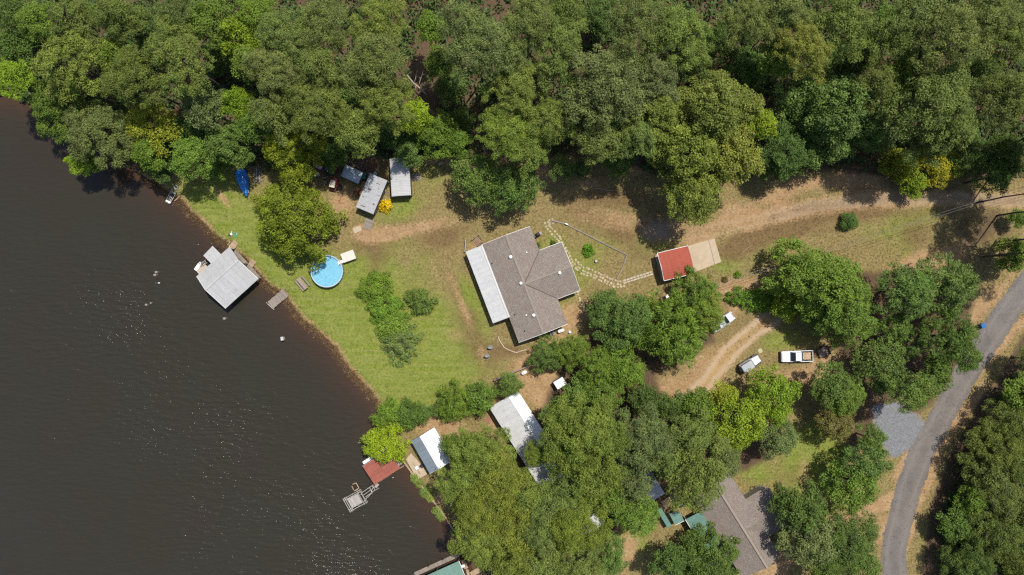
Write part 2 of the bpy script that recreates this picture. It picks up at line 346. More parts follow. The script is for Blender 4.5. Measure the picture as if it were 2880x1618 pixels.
tan = np.clip(tan + 0.42 * np.clip(fbm(PX, PY, 48, 97, 5), 0, 1) * (PX > 1250) + 0.55 * drive + track_w * (0.25 + 0.75 * rut) + lane + 0.3 * nz2 * (tan > 0.05), 0, 1)
edge = np.exp(-((d_sh - 0.35) / 0.75)**2) * (PY > 480) * (PY < 1180)
tan = np.clip(np.maximum(tan, edge * (0.75 + 0.5 * nz2)), 0, 1)
# leaf litter under the wood
FOREST = [(-2000, -20000), (-2000, -200), (0, 300), (290, 470), (448, 505), (560, 470), (640, 470), (760, 480), (900, 462), (1080, 448), (1200, 440), (1480, 445), (1560, 440), (1750, 470), (1960, 520), (2080, 500),
          (2300, 480), (2560, 500), (2700, 500), (3000, 505), (20000, 500), (20000, -20000)]
f_in = inside(PX, PY, FOREST); d_f = seg_dist(PX, PY, FOREST, True) * np.where(f_in, 1, -1)
litter = sstep(-14, 26, d_f + 16 * nz2)
WOODS2 = [(1480, 1200), (1600, 1000), (1700, 900), (1960, 830), (2010, 960), (1850, 1060), (1880, 1140), (2040, 1110), (2150, 1140), (2210, 1260), (2100, 1320), (1960, 1380), (1900, 1400), (1760, 1470), (1640, 1640), (1330, 1640), (1310, 1530), (1260, 1400), (1290, 1290), (1420, 1330)]
w_in = inside(PX, PY, WOODS2); d_w = seg_dist(PX, PY, WOODS2, True) * np.where(w_in, 1, -1)
EAST = [(2900, 900), (2740, 1150), (2660, 1290), (2610, 1420), (2580, 1640), (2560, 1900), (20000, 1900), (20000, 900)]
e_in = inside(PX, PY, EAST); d_e = seg_dist(PX, PY, EAST, True) * np.where(e_in, 1, -1)
YARDT = [(2250, 760), (2700, 760), (2740, 860), (2700, 1080), (2560, 1180), (2400, 1280), (2350, 1180), (2400, 1060), (2330, 960)]
y_in = inside(PX, PY, YARDT); d_y = seg_dist(PX, PY, YARDT, True) * np.where(y_in, 1, -1)
litter = np.maximum.reduce([litter, 0.8 * sstep(-20, 20, d_w + 16*nz2), 0.9 * sstep(-8, 20, d_e + 14*nz2), 0.75 * sstep(-20, 20, d_y + 16*nz2)])
litter = np.maximum(litter, np.clip(blobs([(990, 460, 110, 24, 0, 0.9), (930, 490, 40, 40, 0, 0.7), (1040, 500, 40, 40, 0, 0.6), (715, 490, 40, 30, 0, 0.5), (1640, 490, 110, 26, 0, 0.5), (1840, 640, 70, 60, 0, 0.6), (2760, 640, 90, 90, 0, 0.65), (2690, 530, 80, 30, 0, 0.35)]) + 0.3*nz3, 0, 1))
# grey gravel
PAD = [(2450, 1140), (2530, 1130), (2600, 1190), (2575, 1257), (2520, 1292), (2470, 1250)]
p_in = inside(PX, PY, PAD); d_p = seg_dist(PX, PY, PAD, True) * np.where(p_in, 1, -1)
gravel = np.maximum(0.95 * sstep(-14, 14, d_p + 22*nz3), 0.5 * (1 - sstep(6, 30, d_dr)) * sstep(1780, 2350, PX))
gravel = np.maximum(gravel, np.clip(blobs([(1850, 650, 60, 40, 0, 0.8)]), 0, 1))
# lake-bed tone showing through shallow water is handled by the water

def attr(me, name, arr):
    a = me.attributes.new(name, 'FLOAT', 'POINT'); a.data.foreach_set('value', arr.astype(np.float32))

def grid_faces():
    i = np.arange(nx - 1); j = np.arange(ny - 1)
    I, J = np.meshgrid(i, j); a = (J * nx + I).ravel()
    return np.stack([a, a + 1, a + nx + 1, a + nx], 1)

def np_mesh(name, V, F, m):
    me = bpy.data.meshes.new(name); nf, k = F.shape
    me.vertices.add(len(V)); me.vertices.foreach_set('co', V.astype(np.float32).ravel())
    me.loops.add(nf * k); me.loops.foreach_set('vertex_index', F.astype(np.int32).ravel())
    me.polygons.add(nf); me.polygons.foreach_set('loop_start', np.arange(0, nf * k, k, dtype=np.int32))
    me.update(calc_edges=True); me.validate()
    if m: me.materials.append(m)
    return me

def ground_mat():
    m = bpy.data.materials.new('ground'); m.use_nodes = True; nt = m.node_tree; N = nt.nodes; L = nt.links
    b = N['Principled BSDF']; b.inputs['Roughness'].default_value = 0.95; b.inputs['Specular IOR Level'].default_value = 0.15
    tc = N.new('ShaderNodeTexCoord')
    def noise(s, d=5, r=0.65, st=None, dist=0.0):
        n = N.new('ShaderNodeTexNoise'); n.inputs['Scale'].default_value = s; n.inputs['Detail'].default_value = d; n.inputs['Roughness'].default_value = r; n.inputs['Distortion'].default_value = dist
        if st:
            mp = N.new('ShaderNodeMapping'); mp.inputs['Scale'].default_value = st[:3]; mp.inputs['Rotation'].default_value = (0, 0, st[3]); L.new(tc.outputs['Object'], mp.inputs[0]); L.new(mp.outputs[0], n.inputs['Vector'])
        else: L.new(tc.outputs['Object'], n.inputs['Vector'])
        return n.outputs['Fac']
    def A(n):
        a = N.new('ShaderNodeAttribute'); a.attribute_name = n; return a.outputs['Fac']
    def rng_(v, a, b_, c=0.0, d=1.0):
        r = N.new('ShaderNodeMapRange'); r.inputs[1].default_value = a; r.inputs[2].default_value = b_; r.inputs[3].default_value = c; r.inputs[4].default_value = d; L.new(v, r.inputs[0]); return r.outputs[0]
    def math_(op, a, b_):
        r = N.new('ShaderNodeMath'); r.operation = op
        for k, v in enumerate((a, b_)):
            if isinstance(v, (int, float)): r.inputs[k].default_value = v
            else: L.new(v, r.inputs[k])
        return r.outputs[0]
    def mix(f, a, b_, mode='MIX'):
        x = N.new('ShaderNodeMix'); x.data_type = 'RGBA'; x.blend_type = mode
        if isinstance(f, (int, float)): x.inputs['Factor'].default_value = f
        else: L.new(f, x.inputs['Factor'])
        for k, v in (('A', a), ('B', b_)):
            if isinstance(v, tuple): x.inputs[k].default_value = (*v, 1)
            else: L.new(v, x.inputs[k])
        return x.outputs['Result']
    fine = noise(2.6, 6, 0.75); fine2 = noise(6.5, 3, 0.7); mid = noise(0.55, 5, 0.7); mow = noise(1.0, 3, 0.6, (0.16, 1.5, 1, math.radians(32)))
    def breakup(mask, amt=0.5, src=None):
        """mask edge eaten away by fine noise so that it frays like turf"""
        v = math_('ADD', mask, math_('MULTIPLY', math_('SUBTRACT', src or fine, 0.5), amt * 2))
        return rng_(v, 0.28, 0.72)
    g_green = mix(rng_(mid, 0.3, 0.7), (0.135, 0.195, 0.024), (0.215, 0.246, 0.040))
    g_green = mix(rng_(mow, 0.35, 0.65, 0.0, 0.75), g_green, (0.255, 0.262, 0.075))
    g_dry = mix(rng_(fine, 0.3, 0.7), (0.19, 0.150, 0.055), (0.31, 0.235, 0.105))
    c = mix(breakup(A('lush'), 0.55), g_dry, g_green)
    g_brown = mix(rng_(fine2, 0.3, 0.7), (0.135, 0.080, 0.038), (0.215, 0.138, 0.070))
    c = mix(math_('MULTIPLY', breakup(A('brown'), 0.6), 0.8), c, g_brown)
    g_tan = mix(rng_(mid, 0.3, 0.75), (0.33, 0.195, 0.095), (0.46, 0.315, 0.175))
    g_tan = mix(rng_(fine2, 0.62, 0.8), g_tan, (0.24, 0.15, 0.08))
    c = mix(math_('MULTIPLY', breakup(A('tan'), 0.65), 0.9), c, g_tan)
    g_lit = mix(rng_(fine2, 0.35, 0.65), (0.075, 0.05, 0.03), (0.17, 0.11, 0.068))
    c = mix(breakup(A('litter'), 0.45), c, g_lit)
    g_gr = mix(rng_(noise(9, 2, 0.5), 0.35, 0.65), (0.20, 0.145, 0.10), (0.34, 0.262, 0.195))
    g_gr = mix(rng_(mid, 0.45, 0.7, 0.0, 0.6), g_gr, (0.33, 0.25, 0.17))
    g_pad = mix(rng_(noise(9, 2, 0.5), 0.35, 0.65), (0.15, 0.155, 0.165), (0.27, 0.275, 0.285))
    g_gr = mix(A('pad'), g_gr, g_pad)
    c = mix(breakup(A('gravel'), 0.4), c, g_gr)
    # scattered dead leaves and pale straw, and tufts
    c = mix(rng_(noise(3.4, 4, 0.8, (1, 1.6, 1, 0.7)), 0.64, 0.72, 0, 0.55), c, (0.46, 0.36, 0.22))
    c = mix(rng_(noise(4.6, 3, 0.7), 0.30, 0.42, 0.45, 0.0), c, (0.07, 0.075, 0.025))
    c = mix(1.0, c, rng_(fine, 0.25, 0.75, 0.62, 1.38), 'MULTIPLY')
    c = mix(1.0, c, rng_(noise(0.9, 6, 0.8), 0.3, 0.7, 0.82, 1.18), 'MULTIPLY')
    # orange clay between and along the ruts
    c = mix(math_('MULTIPLY', A('clay'), rng_(fine, 0.3, 0.6)), c, (0.46, 0.29, 0.12))
    c = mix(math_('MULTIPLY', A('rut'), 0.75), c, (0.50, 0.385, 0.26))
    c = mix(1.0, c, (0.71, 0.71, 0.71), 'MULTIPLY')
    # wet mud at the water line
    c = mix(A('wet'), c, (0.06, 0.037, 0.021))
    L.new(c, b.inputs['Base Color'])
    bp = N.new('ShaderNodeBump'); bp.inputs['Strength'].default_value = 0.7; bp.inputs['Distance'].default_value = 0.12
    L.new(noise(3.2, 6, 0.75), bp.inputs['Height']); L.new(bp.outputs[0], b.inputs['Normal'])
    return m
M_ground = ground_mat()
GV = np.stack([GX, GY, GZ], 1); GF = grid_faces()
wet = sstep(0.35, -0.1, d_sh)
fm = lambda arr: arr[GF].mean(1)
f_drive = fm((d_dr < 30) & (PX > 1000)) > 0.5
f_track = (fm(d_tr < 34) > 0.5) & ~f_drive
f_pad = (fm(d_p > 0) > 0.5)
sel = {'driveway': f_drive, 'dirt_track': f_track & ~f_pad, 'gravel_pad': f_pad & ~f_drive & ~f_track}
rest = ~(sel['driveway'] | sel['dirt_track'] | sel['gravel_pad']); sel['ground'] = rest
for nm, s_ in sel.items():
    F = GF[s_]; u, inv = np.unique(F, return_inverse=True)
    me = np_mesh(nm, GV[u], inv.reshape(F.shape), M_ground)
    for an, arr in (('lush', lush), ('brown', brown), ('tan', tan), ('litter', litter), ('gravel', gravel), ('pad', sstep(-10, 5, d_p)), ('wet', wet), ('clay', np.exp(-(d_tr/14)**2)*0.85), ('rut', np.maximum(rut*(d_tr < 40), 0.6*np.exp(-((np.abs(d_dr)-12)/5.0)**2)*sstep(1900, 2050, PX)*(0.6+0.5*nz2)))): attr(me, an, arr[u])
    me.polygons.foreach_set('use_smooth', [True] * len(me.polygons))
    o = link(nm, me)
    tag(o, {'ground': 'grass, bare earth and leaf litter covering the lakeside plots', 'driveway': 'curving gravel and dirt driveway below the wood edge',
            'dirt_track': 'rutted orange dirt track past the parked vehicles', 'gravel_pad': 'pale blue grey gravel patch beside the paved road'}[nm], kind='structure')

# water
def water_mat():
    m = bpy.data.materials.new('lake_water'); m.use_nodes = True; nt = m.node_tree; N = nt.nodes; L = nt.links
    b = N['Principled BSDF']; b.inputs['Roughness'].default_value = 0.15; b.inputs['IOR'].default_value = 1.33
    tc = N.new('ShaderNodeTexCoord')
    def noise(s, d, st, r=0.55):
        mp = N.new('ShaderNodeMapping'); mp.inputs['Scale'].default_value = st; mp.inputs['Rotation'].default_value = (0, 0, math.radians(-6)); L.new(tc.outputs['Object'], mp.inputs[0])
        n = N.new('ShaderNodeTexNoise'); n.inputs['Scale'].default_value = s; n.inputs['Detail'].default_value = d; n.inputs['Roughness'].default_value = r; L.new(mp.outputs[0], n.inputs['Vector']); return n.outputs['Fac']
    at = N.new('ShaderNodeAttribute'); at.attribute_name = 'shallow'
    mr = N.new('ShaderNodeMapRange'); mr.inputs[1].default_value = 0.35; mr.inputs[2].default_value = 0.65; L.new(noise(0.05, 3, (1, 1, 1)), mr.inputs[0])
    x0 = N.new('ShaderNodeMix'); x0.data_type = 'RGBA'; x0.inputs['A'].default_value = (0.0262, 0.0218, 0.0160, 1); x0.inputs['B'].default_value = (0.0248, 0.0236, 0.0165, 1); L.new(mr.outputs[0], x0.inputs['Factor'])
    x = N.new('ShaderNodeMix'); x.data_type = 'RGBA'; L.new(at.outputs['Fac'], x.inputs['Factor']); L.new(x0.outputs['Result'], x.inputs['A']); x.inputs['B'].default_value = (0.0578, 0.02856, 0.01632, 1)
    L.new(x.outputs['Result'], b.inputs['Base Color'])
    n1 = noise(1.15, 2, (0.5, 1.5, 1)); n2 = noise(7.0, 2, (0.7, 1.3, 1), 0.6)
    ad = N.new('ShaderNodeMath'); ad.operation = 'MULTIPLY_ADD'; ad.inputs[1].default_value = 0.17; L.new(n2, ad.inputs[0]); L.new(n1, ad.inputs[2])
    # the breeze: rougher ripples out on the lake, calmer in patches
    n3 = noise(0.035, 3, (1, 1, 1)); m3 = N.new('ShaderNodeMapRange'); m3.inputs[1].default_value = 0.35; m3.inputs[2].default_value = 0.65; m3.inputs[3].default_value = 0.55; m3.inputs[4].default_value = 1.0; L.new(n3, m3.inputs[0])
    br = N.new('ShaderNodeAttribute'); br.attribute_name = 'breeze'; mb_ = N.new('ShaderNodeMath'); mb_.operation = 'MULTIPLY'; L.new(m3.outputs[0], mb_.inputs[0]); L.new(br.outputs['Fac'], mb_.inputs[1])
    bp = N.new('ShaderNodeBump'); bp.inputs['Distance'].default_value = 0.375; L.new(mb_.outputs[0], bp.inputs['Strength'])
    L.new(ad.outputs[0], bp.inputs['Height']); L.new(bp.outputs[0], b.inputs['Normal'])
    return m
M_water = water_mat()
keep = fm(d_sh) < 2.2
F = GF[keep]; u, inv = np.unique(F, return_inverse=True)
WV = GV[u].copy(); WV[:, 2] = -0.27
me = np_mesh('lake_water', WV, inv.reshape(F.shape), M_water)
attr(me, 'shallow', np.exp(-np.clip(-d_sh[u], 0, 99) / 2.2) * 0.9 + 0.35*np.exp(-((PX[u]-1315)**2+(PY[u]-1555)**2)/45.**2))
lee = np.clip(seg_dist(PX[u], PY[u], SHORE, True) / S / 20.0, 0, 1)      # sheltered close to the shore and the wood
attr(me, 'breeze', 0.42 + 0.55 * lee * sstep(350, 900, PY[u]))
o = link('lake_water', me); tag(o, 'dark brown rippled lake water', kind='structure')

# paved road
ROAD = [(3100, 520), (2985, 680), (2871, 825), (2803, 920), (2745, 1005), (2697, 1085), (2640, 1190), (2600, 1262), (2570, 1335), (2550, 1395), (2540, 1440), (2524, 1500), (2514, 1560), (2518, 1620), (2545, 1760), (2600, 1950)]
def catmull(pts, n=10):
    P = [pts[0]] + list(pts) + [pts[-1]]; out = []
    for i in range(1, len(P) - 2):
        p0, p1, p2, p3 = [np.array(P[k], float) for k in (i-1, i, i+1, i+2)]
        for t in np.linspace(0, 1, n, endpoint=False):
            out.append(0.5*((2*p1)+(-p0+p2)*t+(2*p0-5*p1+4*p2-p3)*t*t+(-p0+3*p1-3*p2+p3)*t**3))
    out.append(np.array(pts[-1], float)); return np.array(out)
def strip(pts, half, cols, z, jag, seed):
    P = catmull(pts, 14); P = np.array([W(*p) for p in P]); T = np.gradient(P, axis=0); T /= np.linalg.norm(T, axis=1)[:, None]; Nn = np.stack([-T[:, 1], T[:, 0]], 1)
    V = []; r = np.random.default_rng(seed); off = np.linspace(-1, 1, cols); E = []
    jl = np.cumsum(r.normal(0, jag, len(P))) * 0.0 + r.normal(0, jag, len(P)); jr = r.normal(0, jag, len(P))
    for i in range(len(P)):
        for k, o_ in enumerate(off):
            w = half * o_ + (jl[i] if k == 0 else 0) + (jr[i] if k == cols - 1 else 0)
            V.append((P[i, 0] + Nn[i, 0]*w, P[i, 1] + Nn[i, 1]*w, z + 0.03 * (1 - o_*o_) - (0.05 if k in (0, cols-1) else 0))); E.append(abs(o_))
    n = len(P); a = (np.arange(n-1)[:, None]*cols + np.arange(cols-1)[None]).ravel(); Fq = np.stack([a, a+cols, a+cols+1, a+1], 1)[:, ::-1]
    return np.array(V), Fq, np.array(E)
def asphalt():
    m = bpy.data.materials.new('asphalt'); m.use_nodes = True; nt = m.node_tree; N = nt.nodes; L = nt.links; b = N['Principled BSDF']; b.inputs['Roughness'].default_value = 0.9
    tc = N.new('ShaderNodeTexCoord')
    def noise(s, d=4, r=0.6):
        n = N.new('ShaderNodeTexNoise'); n.inputs['Scale'].default_value = s; n.inputs['Detail'].default_value = d; n.inputs['Roughness'].default_value = r; L.new(tc.outputs['Object'], n.inputs['Vector']); return n.outputs['Fac']
    def rp(v, a, c, d, e):
        r = N.new('ShaderNodeMapRange'); r.inputs[1].default_value = a; r.inputs[2].default_value = c; r.inputs[3].default_value = d; r.inputs[4].default_value = e; L.new(v, r.inputs[0]); return r.outputs[0]
    x = N.new('ShaderNodeMix'); x.data_type = 'RGBA'; L.new(rp(noise(0.25, 5), 0.35, 0.62, 0, 1), x.inputs['Factor']); x.inputs['A'].default_value = (0.092, 0.080, 0.072, 1); x.inputs['B'].default_value = (0.125, 0.109, 0.099, 1)
    e = N.new('ShaderNodeAttribute'); e.attribute_name = 'wheel'
    x1 = N.new('ShaderNodeMix'); x1.data_type = 'RGBA'; L.new(e.outputs['Fac'], x1.inputs['Factor']); L.new(x.outputs['Result'], x1.inputs['A']); x1.inputs['B'].default_value = (0.142, 0.125, 0.113, 1)
    y = N.new('ShaderNodeMix'); y.data_type = 'RGBA'; y.blend_type = 'MULTIPLY'; y.inputs['Factor'].default_value = 1; L.new(x1.outputs['Result'], y.inputs['A']); L.new(rp(noise(7, 3, 0.7), 0.3, 0.7, 0.82, 1.18), y.inputs['B'])
    # tar-sealed cracks
    v = N.new('ShaderNodeTexVoronoi'); v.feature = 'DISTANCE_TO_EDGE'; v.inputs['Scale'].default_value = 0.13
    nn = N.new('ShaderNodeTexNoise'); nn.inputs['Scale'].default_value = 0.6; L.new(tc.outputs['Object'], nn.inputs['Vector'])
    va = N.new('ShaderNodeVectorMath'); va.operation = 'MULTIPLY_ADD'; va.inputs[1].default_value = (6, 6, 6); L.new(nn.outputs['Color'], va.inputs[0]); L.new(tc.outputs['Object'], va.inputs[2]); L.new(va.outputs[0], v.inputs['Vector'])
    z = N.new('ShaderNodeMix'); z.data_type = 'RGBA'; L.new(rp(v.outputs['Distance'], 0.0, 0.016, 0.5, 0.0), z.inputs['Factor']); L.new(y.outputs['Result'], z.inputs['A']); z.inputs['B'].default_value = (0.0476, 0.04216, 0.0408, 1)
    L.new(z.outputs['Result'], b.inputs['Base Color']); return m
V, Fq, E = strip(ROAD, 2.42, 9, 0.03, 0.16, 5)
me = np_mesh('road', V, Fq, asphalt()); attr(me, 'wheel', np.exp(-((E-0.5)/0.2)**2)*0.8)
tag(link('road', me), 'narrow grey paved road curving along the plots', kind='structure')
# ---------------------------------------------------------------- trees
def foliage_mat(name, trans=0.25, gloss=0.35):
    m = bpy.data.materials.new(name); m.use_nodes = True; nt = m.node_tree; N = nt.nodes; L = nt.links
    b = N['Principled BSDF']; b.inputs['Roughness'].default_value = 0.5; b.inputs['Specular IOR Level'].default_value = gloss
    oi = N.new('ShaderNodeObjectInfo'); a = N.new('ShaderNodeAttribute'); a.attribute_name = 'tone'; a2 = N.new('ShaderNodeAttribute'); a2.attribute_name = 'spray'
    def rp(v, c, d):
        r = N.new('ShaderNodeMapRange'); r.inputs[3].default_value = c; r.inputs[4].default_value = d; L.new(v, r.inputs[0]); return r.outputs[0]
    mu = N.new('ShaderNodeMath'); mu.operation = 'MULTIPLY'; L.new(rp(a.outputs['Fac'], 0.72, 1.28), mu.inputs[0]); L.new(rp(a2.outputs['Fac'], 0.8, 1.2), mu.inputs[1])
    x = N.new('ShaderNodeMix'); x.data_type = 'RGBA'; x.blend_type = 'MULTIPLY'; x.inputs['Factor'].default_value = 1; L.new(oi.outputs['Color'], x.inputs['A']); L.new(mu.outputs[0], x.inputs['B'])
    # some sprays yellower (young growth)
    y = N.new('ShaderNodeMix'); y.data_type = 'RGBA'; y.blend_type = 'MULTIPLY'; L.new(rp(a2.outputs['Fac'], 0.0, 0.5), y.inputs['Factor']); L.new(x.outputs['Result'], y.inputs['A']); y.inputs['B'].default_value = (1.16, 1.10, 0.8, 1)
    L.new(y.outputs['Result'], b.inputs['Base Color'])
    t = N.new('ShaderNodeBsdfTranslucent'); L.new(y.outputs['Result'], t.inputs['Color'])
    ms = N.new('ShaderNodeMixShader'); ms.inputs[0].default_value = trans; L.new(b.outputs[0], ms.inputs[1]); L.new(t.outputs[0], ms.inputs[2]); L.new(ms.outputs[0], N['Material Output'].inputs['Surface'])
    return m
M_leaf = foliage_mat('foliage', 0.28, 0.14)
M_needle = foliage_mat('needles', 0.24, 0.12)

def crown_mesh(name, seed, R, kind):
    """leaf-sized faces on sprays, sprays on limbs' clumps, clumps through the crown"""
    r = np.random.default_rng(seed)
    if kind == 'pine':   nl, lr, pr, ll, lw, dens, flat, dome = int(16 + R*3.6), (0.20, 0.31), 0.66, 0.26, 0.10, 2.4, 0.85, 0.90
    elif kind == 'broad': nl, lr, pr, ll, lw, dens, flat, dome = int(13 + R*3.2), (0.22, 0.36), 0.66, 0.24, 0.165, 2.3, 0.85, 0.94
    elif kind == 'feather': nl, lr, pr, ll, lw, dens, flat, dome = int(16 + R*3.4), (0.19, 0.30), 0.5, 0.42, 0.09, 2.4, 0.75, 0.85
    else: nl, lr, pr, ll, lw, dens, flat, dome = int(9 + R*3), (0.32, 0.46), 0.34, 0.2, 0.14, 1.9, 0.9, 0.8
    C = []; RL = []
    ph = r.uniform(0, 6.28, 4); am = r.uniform(0.05, 0.13, 4)
    for i in range(nl):
        a = i * 2.39996 + r.normal(0, 0.25); rho = math.sqrt((i + 0.4) / nl)
        k = 1 + sum(am[q] * math.sin((q + 2) * a + ph[q]) for q in range(4))
        l = R * r.uniform(*lr) * (1.1 - 0.25 * rho) * (1.18 if i % 5 == 0 else 1.0)
        rr = max(0, (R - l * 0.8)) * rho * k
        z = R * dome * (1 - (rho * 0.92) ** 2) * r.uniform(0.72, 1.12) - 0.25 * R + r.normal(0, 0.07 * R)
        C.append((rr * math.cos(a), rr * math.sin(a), z)); RL.append(l)
    C = np.array(C); RL = np.array(RL)
    # stray shoots beyond the outline
    P = []; PS = []
    for c, l in zip(C, RL):
        n = max(5, int(2.3 * (l / pr) ** 2))
        d = r.normal(size=(n, 3)); d[:, 2] = np.abs(d[:, 2]) * 1.1 - 0.38; d /= np.linalg.norm(d, axis=1)[:, None]
        p = c + d * (l * r.uniform(0.62, 1.06, (n, 1))) * np.array([1, 1, flat])
        P.append(p); PS.append(pr * r.uniform(0.6, 1.3, n))
    P = np.concatenate(P); PS = np.concatenate(PS)
    # sprays well inside another clump are never seen: thin them
    dd = np.linalg.norm((P[:, None, :] - C[None]) / np.array([1, 1, flat]), axis=2) / RL[None]
    keep = (dd < 0.55).sum(1) == 0
    P = P[keep]; PS = PS[keep]
    nleaf = np.maximum(8, (dens * 2 * math.pi * PS**2 / (ll * lw) * 0.42)).astype(int)
    idx = np.repeat(np.arange(len(P)), nleaf); n = len(idx)
    d = r.normal(size=(n, 3)); d[:, 2] = np.abs(d[:, 2]) - 0.25; d /= np.linalg.norm(d, axis=1)[:, None]
    rad = PS[idx][:, None] * r.uniform(0.35, 1.08, (n, 1)) ** 0.6
    pos = P[idx] + d * rad * np.array([1, 1, 0.8])
    if kind in ('pine', 'feather'):
        t = d + r.normal(0, 0.55, (n, 3)); t[:, 2] = t[:, 2] * (0.9 if kind == 'pine' else 0.35) + (0.15 if kind == 'pine' else -0.05)
        if kind == 'feather': t[:, :2] += 0.9 * P[idx][:, :2] / R
        nrm = 0.55 * r.normal(size=(n, 3)) + np.array([0, 0, 0.45]) + 1.0 * d
    else:
        nrm = d * 0.8 + r.normal(0, 0.5, (n, 3)) + np.array([0, 0, 0.5]); t = r.normal(size=(n, 3))
    nrm /= np.linalg.norm(nrm, axis=1)[:, None]
    t -= nrm * (t * nrm).sum(1)[:, None]; t /= np.linalg.norm(t, axis=1)[:, None] + 1e-9
    b = np.cross(nrm, t)
    sz = r.uniform(0.65, 1.3, (n, 1)); tl = t * ll * 0.5 * sz; bw = b * lw * 0.5 * sz
    V = np.stack([pos - tl, pos + bw - tl * 0.1, pos + tl, pos - bw - tl * 0.1], 1).reshape(-1, 3)
    F = np.arange(4 * n).reshape(n, 4)
    me = np_mesh(name, V, F, M_needle if kind in ('pine', 'feather') else M_leaf)
    for an, arr in (('tone', r.uniform(0, 1, n)), ('spray', r.uniform(0, 1, len(P))[idx])):
        at = me.attributes.new(an, 'FLOAT', 'FACE'); at.data.foreach_set('value', arr.astype(np.float32))
    top = float(np.percentile(V[:, 2], 99.5))
    return me, R, top

PROTO = {}
for kind, sizes, nv in (('pine', (3.6, 5.2), 4), ('broad', (2.6, 4.2, 6.6), 3), ('feather', (2.4, 4.2), 2), ('shrub', (0.9, 1.9), 2)):
    PROTO[kind] = [[crown_mesh('crown', 100 * i + 10 * v + len(kind), s_, kind) for v in range(nv)] for i, s_ in enumerate(sizes)]

def trunk_mesh(seed, limbs):
    r = np.random.default_rng(seed); m = MB(); x = y = 0.0; pts = []
    for k in range(7):
        t = k / 6; pts.append((x, y, t)); x += r.normal(0, 0.02); y += r.normal(0, 0.02)
    m.tube(pts, [0.062, 0.05, 0.044, 0.038, 0.031, 0.022, 0.01], 8)
    for k in range(limbs):
        t = r.uniform(0.5, 0.95); a = k * 2.4 + r.normal(0, 0.3); i = int(t * 6); p = Vector(pts[i]).lerp(Vector(pts[min(6, i+1)]), t * 6 - i)
        ln = r.uniform(0.45, 0.8) * (1.25 - t * 0.5)
        q = [p, p + Vector((math.cos(a)*ln*0.45, math.sin(a)*ln*0.45, 0.05)), p + Vector((math.cos(a+0.2)*ln, math.sin(a+0.2)*ln, 0.13))]
        m.tube(q, [0.022, 0.014, 0.005], 5)
    return m.mesh('trunk', M_bark, True)
TRUNKS = [trunk_mesh(s_, 9) for s_ in range(4)]

KN = {'pine': 'pine_tree', 'broad': 'broadleaf_tree', 'feather': 'cedar_tree', 'shrub': 'shrub'}
def tree(px, py, rpx, h, kind, col, label, group=None, squash=1.0, name=None, sx=1.0, ang=None):
    if ang is None and h > 8.5 and px < 2880: h *= random.uniform(0.9, 1.12)
    if ang is None and h > 5: sx *= random.uniform(0.91, 1.10)
    R0 = rpx * (1.15 if py < 470 else 1.08 if rpx > 69 and kind != 'feather' else 1.02) / S; zc = h - 0.3 * R0; R = R0 * (1 - zc / H)
    sizes = PROTO[kind]; k = min(range(len(sizes)), key=lambda i: abs(math.log(sizes[i][0][1] / R)))
    me, r0, top = sizes[k][random.randrange(len(sizes[k]))]
    s_ = R / r0
    x, y = W(px, py, zc); rz = random.uniform(0, 6.28) if ang is None else ang
    t = thing(name or KN[kind], label, 'shrub' if kind == 'shrub' else 'tree', x, y, 0.0, -0.05, group)
    ztop = min(top * s_ * squash, h * 0.92); zs = ztop / (top * s_) if squash == 1.0 else squash * min(1.0, h * 0.92 / (top * s_ * squash))
    c = link('crown', me, t); c.location = (0, 0, h - ztop); c.rotation_euler = (0, 0, rz); c.scale = (s_ * sx, s_ / sx, s_ * zs)
    j = GAIN * random.uniform(0.88, 1.14); c.color = (col[0]*j*random.uniform(0.93, 1.07), col[1]*j, col[2]*j*random.uniform(0.85, 1.15), 1)
    tm = link('stem' if kind == 'shrub' else 'trunk', random.choice(TRUNKS), t); ht = max(0.3, h - 0.25 * ztop)
    tr = min(R, 5.5) * (0.75 if kind == 'pine' else 1.0)
    tm.scale = (tr, tr, ht); tm.rotation_euler = (0, 0, random.uniform(0, 6.28))
    return t

